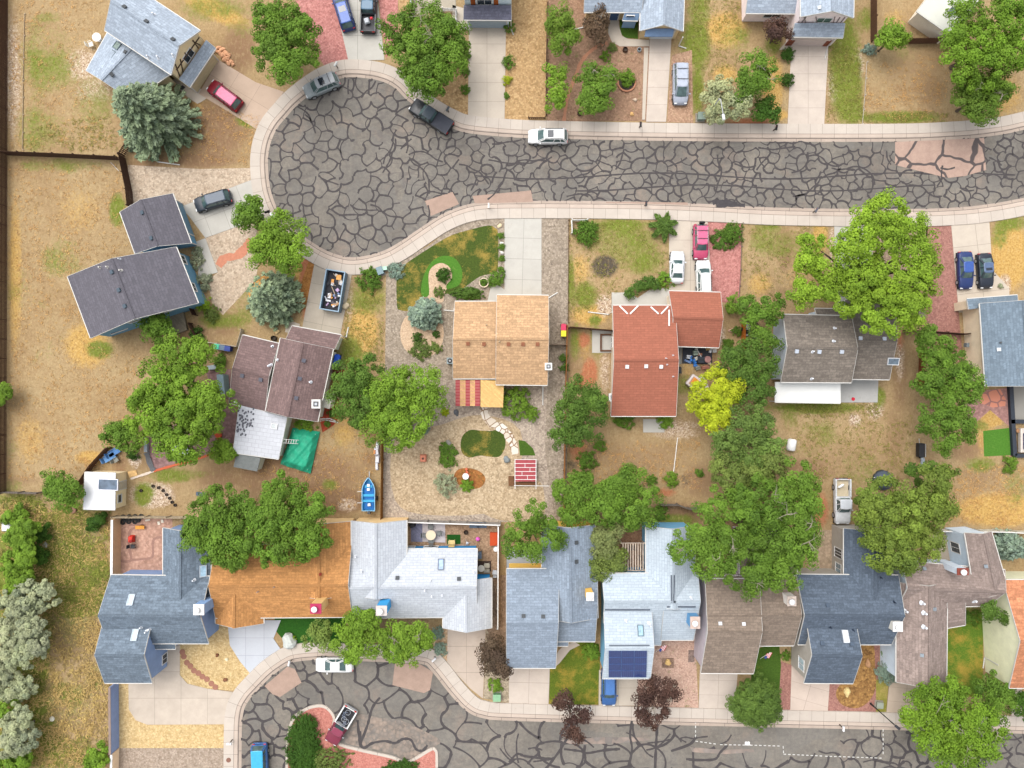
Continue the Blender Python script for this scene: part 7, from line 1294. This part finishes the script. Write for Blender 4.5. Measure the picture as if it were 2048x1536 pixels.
for a in (('grey boulder beside the oval lawn', 1013, 919, .5, (140, 146, 146)), ('dark grey rock group left of the stone walk', 913, 826, .45, (110, 112, 116)), ('flat dark stone near the big back tree', 815, 876, .4, (120, 116, 116)), ('grey rock beside the mound planter', 897, 885, .4, (160, 156, 146)), ('large pale rock on the dark front lawn', 579, 1281, 1.1, (206, 210, 204)), ('cream rock right of the dumpster', 692, 612, .5, (222, 204, 172)), ('cream rock in the mulch bed', 1693, 1384, .6, (240, 214, 150)), ('tan rock at the upper end of the mulch bed', 1735, 1325, .5, (196, 150, 110)), ('reddish rock by the dark gravel corner', 555, 663, .35, (220, 190, 140)), ('rounded tan stone in the brown garden, lower', 1264, 229, .3, (230, 184, 120)), ('pale stone in the brown garden, right', 1269, 200, .3, (220, 196, 170)), ('pinkish stone by the plank fence', 1462, 661, .35, (226, 176, 160)), ('cream stone by the kerb lawn', 999, 452, .3, (236, 216, 176)), ('white stone in the planted strip, upper', 1003, 487, .3, (230, 224, 214)), ('white stone in the planted strip, lower', 1003, 505, .3, (230, 224, 214)), ('brown rock on the golden gravel', 451, 1359, .3, (140, 96, 70)), ('small rust rock on the golden gravel', 435, 1310, .25, (130, 84, 60)), ('white stone on the golden gravel', 454, 1318, .25, (246, 236, 200)), ('cream rock in the square bed', 1335, 1324, .45, (236, 196, 130))): rock(*a)
for i, (u, v) in enumerate(((1002,472),(1003,495),(1003,518),(1003,540))): shrub('small round bush in the planted strip by the pale driveway', u, v, 6, .5, 'mid', 'little bushes in the planted strip')
sheetobj('planter_bed', 'square pebble planter with a cream rock', 'planter', [(1324,1316),(1347,1316),(1347,1335),(1324,1335)], .1, gravel(px(150,120,100), px(180,150,130), px(110,90,80), 8), .1); sheetobj('planter_bed', 'dark square of gravel beside the mauve wall', 'planter', [(1377,1300),(1390,1300),(1388,1324),(1376,1324)], .05, gravel(px(150,130,120), px(176,150,140), px(120,100,90), 8), .05)
ring('stone_planter', 'round white stone ring planter by the driveway entry', 'planter', 968, 566, .65, .16, (226, 206, 180), .35); ring('barrel_planter', 'dark half barrel on the brown garden gravel', 'planter', 1159, 228, .3, .06, (90, 74, 56), .4); ring('barrel_planter', 'dark barrel planter beside the curved walk', 'planter', 1250, 101, .32, .06, (90, 60, 44), .4); ring('hose_pot', 'pale pot with black hole beside the curved walk', 'pot', 1278, 101, .27, .08, (176, 186, 190), .4); ring('brick_ring', 'half ring of orange bricks under the light bush', 'planter', 1253, 166, 1.2, .2, (196, 138, 108), .25)
ring('tree_stump_ring', 'brown tree stump between two green mounds', 'tree stump', 892, 912, .42, .4, (150, 110, 84), .3); ring('barrel_planter', 'dark barrel by the brown roof gutter', 'planter', 549, 677, .36, .06, (84, 66, 54), .5); ring('burner_pot', 'dark fire pit on red bricks in the walled yard', 'fire pit', 932, 1064, .28, .08, (60, 36, 34), .4)
e = T0('bird_bath', 'white bird bath in the lens-shaped flower bed', 'bird bath', 932, 951); m = MB(); m.lathe([(.2, 0), (.08, .1), (.08, .6), (.38, .72), (.4, .8), (.33, .76), (.02, .7)], 18); m.build('basin', WHITE, e)
for i, (u, v) in enumerate(((933,938),(934,944),(938,950))): disc('clay_pot', 'terracotta pot in the little row above the bird bath', 'pot', u, v, .17, .3, (226, 120, 84), 'terracotta pots in the flower bed')
e = T0('fire_bowl', 'salmon-coloured clay fireplace on the pebbles', 'fireplace', 847, 916); m = MB(); m.box(0, 0, .3, .85, 1.0, .6, taper=.8); m.build('clay_body', plain(px(222, 140, 110)), e, bevel=.1); m = MB(); m.lathe([(.14, .6), (.14, .72), (.08, .72), (.06, .62)], 12); m.build('flue', plain((.12, .05, .03)), e)
e = thing('slatted_pergola', 'red slatted garden pergola with white frame', 'pergola', P(1051, 938)); m = MB()
q = [P(1031,919,.9), P(1072,919,.9), P(1071,963,.9), P(1029,963,.9)]; c = e.location; m.prism([(p.x - c.x, p.y - c.y) for p in q], .86, .9); m.build('red_panel', plain(px(172, 74, 80), .6, .2), e); m = MB()
for v in (919, 927, 935, 943, 951, 959): m.bar(P(1029, v, .93) - c, P(1073, v, .93) - c, .06, .05)
for u in (1030, 1072): m.bar(P(u, 919, .92) - c, P(u, 978, .92) - c, .07, .05)
for u, v in ((1050,931),(1060,939),(1044,947),(1055,955)): m.bar(P(u, v-4, .93) - c, P(u, v+4, .93) - c, .05, .04)
m.bar(P(1028, 971, .93) - c, P(1098, 972, .93) - c, .06, .05); m.build('white_frame', WHITE, e)
for u, v in ((1030,920),(1072,920),(1072,972),(1029,972)): p = P(u, v, .9) - c; m = MB(); m.box(p.x, p.y, .45, .1, .1, .9); m.build('post', BW, e)
sheetobj('raised_bed', 'dark wooden raised bed at the foot of the red pergola', 'planter', [(1017,952),(1028,952),(1028,964),(1071,964),(1071,971),(1017,971)], .35, plain(px(120, 84, 56), .9, .3, 5), .33)
e = thing('patio_pergola', 'open slatted pergola over the brown patio', 'pergola', P(1272, 1113)); c = e.location; m = MB()
for u in range(1246, 1291, 5): m.bar(P(u, 1086, 2.4) - c, P(u, 1140, 2.4) - c, .13, .14)
m.build('slats', wood(px(226, 206, 186), .3), e); m = MB(); m.bar(P(1240, 1086, 2.3) - c, P(1292, 1086, 2.3) - c, .1, .16); m.bar(P(1240, 1141, 2.3) - c, P(1292, 1141, 2.3) - c, .1, .16); m.build('beam', wood(px(226, 206, 186), .3), e)
for u, v in ((1244,1087),(1289,1087),(1244,1140),(1289,1140)): p = P(u, v, 2.3) - c; m = MB(); m.box(p.x, p.y, 1.15, .12, .12, 2.3); m.build('post', wood(px(226, 206, 186), .3), e)
for lab, u, v, c_ in (('dark bench under the open pergola, right', 1283, 1115, (80, 60, 56)), ('dark bench under the open pergola, left', 1262, 1095, (96, 80, 74)), ('slate garden bench by the grey board fence, left', 949, 1050, (96, 112, 130)), ('slate garden bench by the grey board fence, right', 964, 1050, (90, 106, 126))): chair(lab, u, v, 270, c_, 1.1, 'garden_bench', .45 if 0 else 0, 'garden benches')
sheetobj('red_planter', 'red-orange planter box with dark plants in the walled yard', 'planter', [(980,1064),(996,1064),(996,1090),(980,1090)], .4, plain(px(206, 84, 44), .9, .2, 5), .38); e = T0('beach_ball', 'bright pink ball on the gravel of the walled yard', 'ball', 956, 1077); m = MB(); m.lathe([(.02,.02),(.15,.06),(.25,.2),(.27,.3),(.2,.48),(.02,.55)], 16); m.build('ball_shell', plain(px(246, 110, 206)), e, smooth=True)
e = T0('kids_tricycle', 'small grey tripod stand beside the turf rug', 'stand', 935, 1084); m = MB(); [m.tube([(0, 0, .6), (math.cos(a)*.45, math.sin(a)*.45, .02)], .025, 5) for a in (0, 2.1, 4.2)]; m.lathe([(.16, .58), (.16, .66), (.02, .68)], 12); m.build('stand_legs', STEEL, e)
e = T0('barbecue', 'black covered barbecue in the walled yard corner', 'barbecue', 826, 1049, 20); m = MB(); m.box(0, 0, .55, .7, .5, .9, taper=.85); m.build('barbecue_cover', BLACK, e, bevel=.05)
sheetobj('side_deck', 'dark brown side deck below the covered bin', 'deck', [(956,1122),(982,1122),(982,1142),(956,1142)], .12, wood(px(84, 66, 56), .2), .1)
e = T0('garden_stove', 'bright red garden stove on the brick patio', 'stove', 267, 1078); m = MB(); m.box(0, .1, .45, .62, .9, .7, taper=.8); m.build('stove_body', plain(px(226, 60, 44)), e, bevel=.08); m = MB(); m.lathe([(.2,.8),(.2,.9),(.1,.95)], 14, Matrix.Translation((.1, -.1, 0))); m.build('stove_lid', plain(px(150, 30, 26)), e)
chair('small black and white stool below the red stove', 269, 1091, 0, (60, 60, 64), .45)
for lab, u, v, sx, sy in (('white paver, top of the brick patio', 296, 1040, .6, .2), ('white paver near the slate-blue roof, upper', 318, 1046, .3, .4), ('white paver near the slate-blue roof, lower', 325, 1042, .3, .4)):
    e = T0('paver', lab, 'paver', u, v, 10); m = MB(); m.box(0, 0, .04, sx, sy, .08); m.build('paver_slab', plain(px(236, 226, 206)), e)
e = T0('round_pool', 'round pale paddling pool under the spreading tree', 'paddling pool', 364, 902); m = MB(); m.lathe([(.95, 0), (1.0, .4), (.92, .42), (.88, .3)], 26); m.build('pool_wall', plain(px(226, 236, 238)), e); m = MB(); m.lathe([(.9, .28), (.02, .29)], 24); m.build('pool_water', glass((.25, .4, .45)), e)
e = T0('storage_bench', 'pale grey storage trunk on the mauve paving', 'storage box', 427, 735, 8); m = MB(); m.box(0, 0, .3, 1.05, .55, .6); m.build('trunk_box', plain(px(190, 202, 204)), e, bevel=.04); e = T0('storage_shed', 'pale blue storage cabinet against the brown roof', 'cabinet', 453, 768, 96); m = MB(); m.box(0, 0, .85, 2.3, .7, 1.7); m.build('cabinet_body', plain(px(150, 176, 188)), e); m = MB(); m.box(0, 0, 1.74, 2.4, .8, .08); m.build('cabinet_roof', plain(px(170, 194, 204)), e)
e = T0('concrete_bench', 'pale concrete bench wall beside the mauve paving', 'bench', 295, 889, 90); m = MB(); m.box(0, 0, .25, 1.8, .4, .5); m.build('bench_top', plain(px(176, 186, 192)), e, bevel=.03); sheetobj('hearth', 'orange brick hearth beside the white-roofed porch', 'hearth', [(424,856),(432,852),(445,870),(440,884),(432,872)], .25, plain(px(226, 96, 64), .9, .2, 6), .24)
ink([[(308,942),(350,930),(400,916),(428,906)]], .3, .1, plain(px(214, 110, 76), .9, .2, 8), 'brick_edging', 'orange brick edging below the mauve paving'); ink([[(262,957),(285,950),(308,942)]], .28, .1, plain(px(232, 214, 196), .9, .2, 8), 'brick_edging', 'white and orange brick edging beside the shed')
ink([[(294,905),(300,925),(308,942)]], .7, .12, plain(px(110, 110, 112), .9, .3, 5), 'stone_edging', 'dark stone edging left of the mauve paving')
e = T0('garden_bench', 'dark slate bench near the twin trees', 'bench', 404, 987, -5); m = MB(); m.box(0, 0, .42, 1.1, .45, .08); m.build('seat', plain(px(86, 100, 116)), e); [MB().box(x, 0, .2, .1, .4, .4).build('leg', plain(px(86, 100, 116)), e) for x in (-.45, .45)]
for lab, a, b, w in (('long white pipe lying on the bare yard', (1355,875), (1347,943), .10), ('white pipe lying on the tan gravel above the crossover', (316,324), (360,330), .12), ('thin pale stick on the dry lawn by the fence', (222,325), (238,342), .05)):
    p = P(*a); q = P(*b); e = thing('pipe', lab, 'pipe', (p + q)/2 + Vector((0,0,.08))); m = MB(); m.tube([(p - q)/2, (q - p)/2], w/2, 8); m.build('pipe_shaft', WHITE, e)
e = thing('gutter_pipe', 'white bent drain pipe on the red mulch', 'pipe', P(655, 841) + Vector((0,0,.1))); c = e.location; m = MB(); m.tube([P(640,838) + Vector((0,0,.1)) - c, P(660,837) + Vector((0,0,.1)) - c, P(672,842) + Vector((0,0,.1)) - c], .06, 8); m.build('pipe_shaft', WHITE, e)
# white flagstone walk
g = N('flagstone'); o_ = g.co(); d_ = g.vor(o_, 1.15, feature='DISTANCE_TO_EDGE'); cl = g.vor(o_, 1.15, out='Color'); s_ = g.n('SeparateColor'); g.t.links.new(cl, s_.inputs[0])
FLAG = g.done(g.mix(g.map(d_, .04, .07), px(150, 120, 92), g.ramp(s_.outputs[0], [(0, px(222, 206, 186)), (1, px(244, 238, 226))])), .9)
ink([[(968,812),(970,830),(986,848),(1006,858),(1020,876),(1028,895),(1031,908)]], .95, .03, FLAG, 'flagstone_path', 'white flagstone walk curving through the pebbles'); RFL = N('red_flagstone'); d_ = RFL.vor(RFL.co(), .75, feature='DISTANCE_TO_EDGE'); RFL = RFL.done(RFL.mix(RFL.map(d_, .05, .08), px(160, 116, 110), px(222, 148, 122)), .9)
sheet('flagstone_path', [(1962,786),(2000,778),(2012,800),(2010,812),(1985,815),(1960,806)], RFL, .025, 'flat red flagstones behind the grey-blue roof')
def burnt(): pass
# right-edge patio, tanks, trailers
e = thing('framed_patio', 'black framed pale patio cut by the right edge', 'patio', P(2060, 840)); c = e.location; m = MB()
for a, b in (((2020,771),(2028,911)), ((2020,843),(2110,843)), ((2028,911),(2110,911))): m.bar(P(*a, .25) - c, P(*b, .25) - c, .5, .5)
m.build('dark_border_wall', plain(px(56, 62, 72)), e); m = MB(); m.prism([((P(u, v) - c).x, (P(u, v) - c).y) for u, v in ((2024,770),(2110,770),(2110,840),(2026,840))], .02, .12); m.build('slab', CG, e)
e = thing('sofa', 'white-framed patio sofa with navy patterned cushion at the right edge', 'sofa', P(2046, 880)); m = MB(); m.box(0, 0, .35, 1.6, 3.0, .3); m.box(-.75, 0, .6, .25, 3.0, .5); m.build('sofa_frame', plain(px(216, 206, 196)), e, bevel=.04); m = MB(); m.box(.15, -.1, .58, 1.0, 2.0, .18); m.build('cushion', plain((.02, .03, .10), .8, .5, 8), e, bevel=.05); disc('side_table', 'small round wooden side table by the patio sofa', 'table', 2030, 861, .25, .6, (170, 126, 90))
disc('frisbee', 'red disc lying on the grey patio', 'frisbee', 1706, 798, .22, .08, (216, 40, 64)); e = T0('white_tank', 'rounded white tank half hidden by the trees', 'tank', 1579, 889, 80); m = MB(); m.tube([(-.75,0,.6),(-.6,0,.6),(.6,0,.6),(.75,0,.6)], [.35,.55,.55,.35], 16); m.build('tank_shell', WHITE, e, smooth=True)
e = T0('box_trailer', 'black box trailer in front of the dark thin tree', 'trailer', 1834, 899, 90, None, .05); m = MB(); m.box(0, 0, .7, 1.7, .7, .8); m.build('trailer_box', BLACK, e, bevel=.03); m = MB(); m.bar((.8, 0, .5), (1.4, 0, .4), .06); m.build('drawbar', STEEL, e); m = MB(); m.bar((-.8, -.42, 1.1), (.8, -.42, 1.1), .05); m.build('side_rail', GALV, e)
e = T0('motorbike', 'covered grey motorbike behind the black box trailer', 'motorbike', 1837, 922, 85); m = MB(); m.tube([(-.8,0,.4),(-.3,0,.85),(.3,0,.9),(.8,0,.45)], [.1,.22,.25,.1], 8); m.build('bike_body', plain(px(160, 170, 178)), e)
for x in (-.65, .65): m = MB(); m.lathe([(.22,-.06),(.3,-.05),(.3,.05),(.22,.06)], 14, Matrix.Translation((x,0,.3)) @ Matrix.Rotation(math.pi/2,4,'X')); m.build('wheel', TYRE, e)
e = T0('camping_tent', 'slate dome tent peeking out above the olive tree', 'tent', 1764, 960); m = MB(); m.lathe([(1.3,0),(1.2,.5),(.8,1.0),(.3,1.25),(.02,1.3)], 12); m.build('tent_shell', plain(px(84, 94, 108)), e, smooth=True); m = MB(); m.tube([(-1.2,.35,.3),(-.5,.5,1.15),(.5,.5,1.15),(1.2,.35,.3)], .04, 6); m.build('tent_pole', WHITE, e)
disc('lawn_trampoline', 'dark round mat lying in the burnt lawn patch', 'mat', 1210, 533, .3, .05, (70, 66, 62)) if 0 else None
disc('manhole_cover', 'pale round manhole cover in the wild field', 'manhole cover', 105, 1437, .32, .12, (226, 222, 204)); disc('manhole_cover', 'grey round cover beside the wild thicket', 'manhole cover', 91, 1089, .38, .1, (206, 204, 196)); disc('manhole_cover', 'rusty round cover on the pavement at the bottom left', 'manhole cover', 458, 1519, .3, .16, (140, 100, 84)); disc('manhole_cover', 'brown stump disc below the shed', 'tree stump', 148, 1019, .42, .3, (150, 110, 90))
sheetobj('ramp', 'little black ramp frame on the slab by the red-brown wall', 'frame', [(1200,668),(1222,668),(1222,671),(1203,671),(1203,700),(1222,700),(1222,703),(1200,703)], .3, DW2, .25); sheetobj('pallet', 'grey wooden pallet under the huge bright tree', 'pallet', [(1836,620),(1851,620),(1850,635),(1836,635)], .16, GW, .14)
def flag(label, u, v, ang):
    e = T0('house_flag', label, 'flag', u, v, ang); m = MB(); m.tube([(0, 0, 1.2), (.9, 0, 2.0)], .025, 6); m.build('pole', WHITE, e); m = MB()
    for i in range(7): m.m(i % 2).box(.95 + .02*i, -.05 - .08*i, 1.95 - .01*i, .75 - .4*(i < 3), .082, .02)
    m.build('stripes', [plain((.45, .03, .05)), WHITE], e); m = MB(); m.box(.60, -.12, 1.955, .35, .26, .03); m.build('canton', plain((.03, .05, .2)), e)
flag('small striped flag on the pale blue house front', 1308, 1296, 60); flag('small striped flag on the brown-grey house front', 1514, 1310, 60)
for u, v in ((1218,1290),):
    pass
def bike(label, u, v, ang):
    e = thing('bicycle', label, 'bicycle', P(u, v, 1.05), math.radians(ang), 'bicycles in the pickup bed')
    for x in (-.48, .48):
        m = MB(); m.tube([(x + math.cos(t*math.pi/10)*.31, math.sin(t*math.pi/10)*.31, 0) for t in range(21)], .028, 6, cap=False); m.build('wheel', plain(px(170, 174, 180)), e)
    m = MB()
    for a, b in (((-.48,0,.03),(-.1,.05,.03)), ((-.1,.05,.03),(.3,.42,.03)), ((-.1,.05,.03),(-.18,.48,.03)), ((-.48,0,.03),(-.16,.4,.03)), ((-.16,.4,.03),(.3,.42,.03)), ((.48,0,.03),(.3,.42,.03)), ((.3,.42,.03),(.26,.56,.03))): m.bar(a, b, .045)
    m.build('bicycle_frame', plain(px(120, 130, 150)), e); m = MB(); m.box(-.2, .52, .04, .24, .1, .06); m.build('saddle', BLACK, e); m = MB(); m.bar((.26,.56,-.2), (.26,.56,.26), .035); m.build('handlebar', BLACK, e)
bike('silver bicycle lying in the white pickup bed, upper', 692, 1432, 60); bike('dark bicycle lying in the white pickup bed, lower', 685, 1446, 200)
e = thing('cargo', 'crumpled white bag with a red ball in the black pickup bed', 'bag', P(737, 42, .95)); m = MB(); m.box(-.2, 0, .1, .7, .8, .3, .3, taper=.7); m.build('bag_folds', plain(px(200, 204, 210)), e, bevel=.08); m = MB(); m.lathe([(.02,.12),(.18,.2),(.2,.3),(.1,.44),(.02,.46)], 12, Matrix.Translation((.42, .2, 0))); m.build('red_cap', plain((.5, .04, .05)), e, smooth=True)
e = thing('gas_bottle', 'white cylinder lying in the dirty pickup bed', 'cylinder', P(1682, 972, .95), .5); m = MB(); m.tube([(-.4,0,0),(-.3,0,0),(.3,0,0),(.4,0,0)], [.08,.16,.16,.08], 12); m.build('cylinder_shell', WHITE, e)
ink([[(1246,182),(1252,186),(1262,186),(1272,181)]], .25, .2, plain(px(206,130,96)), 'brick_edging', 'x') if 0 else None

# ================================================================ GRASS (uncountable)
def grass(name, label, areas, size, cols, mat_t=.3):
    C_, A_, S_, T_ = [], [], [], []
    for poly, n in areas:
        us = [p[0] for p in poly]; vs = [p[1] for p in poly]; k = 0
        pu = RNG.uniform(min(us), max(us), n * 3); pv = RNG.uniform(min(vs), max(vs), n * 3); ins = np.zeros(len(pu), bool)
        for i in range(len(poly)):
            (x1, y1), (x2, y2) = poly[i], poly[i-1]; cr = ((y1 > pv) != (y2 > pv)); ins ^= cr & (pu < (x2 - x1) * (pv - y1) / ((y2 - y1) or 1e-9) + x1)
        pu, pv = pu[ins][:n], pv[ins][:n]; dn = np.sin(pu*.05 + np.sin(pv*.031)*2) * np.cos(pv*.043 + np.sin(pu*.027)*2); ok = RNG.random(len(pu)) < .55 + .45 * dn; pu, pv, dn = pu[ok], pv[ok], dn[ok]
        for u, v, d in zip(pu, pv, dn):
            m = 7; a0 = np.sin(u*.03)*2 + np.cos(v*.04)*2; an = a0 + RNG.normal(size=m) * 1.1; L = size * RNG.uniform(.6, 1.3, m); x, y = (u - 1024)/S, (768 - v)/S; t = RNG.random()
            ax = np.stack([np.cos(an), np.sin(an), RNG.uniform(.25, .9, m)], 1); C_.append(np.array([x, y, .02]) + RNG.normal(size=(m, 3)) * [size*.5, size*.5, 0] + ax * (L * .45)[:, None]); A_.append(ax); S_.append(L); T_.append(np.clip(np.stack([np.full(m, t*.7), np.full(m, .5 + d*.5)], 1) + RNG.random((m, 2))*.3, 0, 1))
    c = np.concatenate(C_); c[:, 2] = np.maximum(c[:, 2], .06); a = np.concatenate(A_); n = len(c); nr = np.array([0, 0, 1.]) + RNG.normal(size=(n, 3)) * .4; s = np.concatenate(S_)
    o = leafmesh(name, c, nr, s * .30, np.concatenate(T_), cols, None, 3.0, a); o['kind'] = 'stuff'; o['label'] = label; o['category'] = 'grass'
FIELD = [(0,1000),(215,1030),(215,1530),(0,1530)]
grass('wild_grass', 'long dry and green grass of the wild field', [(FIELD, 4800)], .42, leaf((.34, .295, .13), .5, .25))
grass('wild_grass', 'green grass tufts of the wild field', [([(0,990),(160,1000),(220,1150),(110,1260),(60,1536),(0,1536)], 4200), ([(150,1130),(215,1120),(215,1230),(120,1230)], 900), ([(60,1000),(215,1020),(215,1160),(100,1180)], 900), ([(60,1480),(200,1470),(210,1536),(60,1536)], 400)], .36, leaf((.17, .22, .05), .5, .25))
grass('lawn_weeds', 'low weedy grass tufts on the dry yards', [([(1386,0),(1480,0),(1470,230),(1386,240)], 700), ([(1660,90),(1720,90),(1725,245),(1655,245)], 700), ([(1140,445),(1335,445),(1335,540),(1220,600),(1140,640)], 900), ([(60,250),(220,230),(240,305),(60,300)], 500), ([(1590,808),(1760,808),(1770,830),(1600,835)], 450), ([(690,600),(770,590),(765,745),(690,740)], 600), ([(1480,450),(1660,450),(1640,600),(1490,600)], 600), ([(1730,225),(1900,225),(1890,246),(1730,246)], 300), ([(1590,840),(1830,830),(1820,960),(1580,960)], 900)], .2, leaf((.19, .215, .06), .5, .25))
grass('lawn_weeds', 'dry straw tufts scattered on the tan yards', [([(20,0),(220,0),(150,150),(240,300),(20,300)], 900), ([(20,330),(240,330),(260,500),(140,560),(180,690),(300,720),(200,940),(20,960)], 2600), ([(1140,880),(1400,880),(1400,980),(1140,960)], 600), ([(1730,130),(1900,100),(1890,240),(1730,240)], 600), ([(1900,930),(2048,930),(2048,1050),(1890,1050)], 900), ([(560,880),(760,850),(760,1020),(480,1000)], 900), ([(380,210),(520,230),(500,330),(350,320)], 350)], .2, leaf((.40, .29, .13), .45, .2))

ink([[(262,1120),(300,1116),(306,1108),(306,1084),(312,1076),(324,1074)],[(258,1050),(290,1050),(262,1060),(258,1090),(262,1120),(240,1122)]], .3, .03, plain(px(164, 126, 112), .9, .2, 5), 'brick_edging', 'curving darker brick line on the pinkish patio')

fence('thin pale timber edging along the long left fence', [(50,28),(47,160),(46,300)], .12, wood(px(206, 186, 160), .3), board=2.4, rail=False); fence('white timber edging between the green and tan top yards', [(1733,124),(1729,190),(1724,248)], .14, wood(px(226, 214, 200), .3), board=2.4, rail=False); fence('grey timber edging right of the pink gravel bed', [(1484,446),(1481,540),(1477,604)], .2, GW, board=2.0, rail=False)
ink([[(1425,406),(1445,403),(1475,408)],[(1432,412),(1460,410),(1490,411)],[(1450,398),(1458,408)]], .5, .0248, plain(px(74, 70, 72), .8, .3), 'tar_smear', 'dark tar smear on the street near the south kerb')
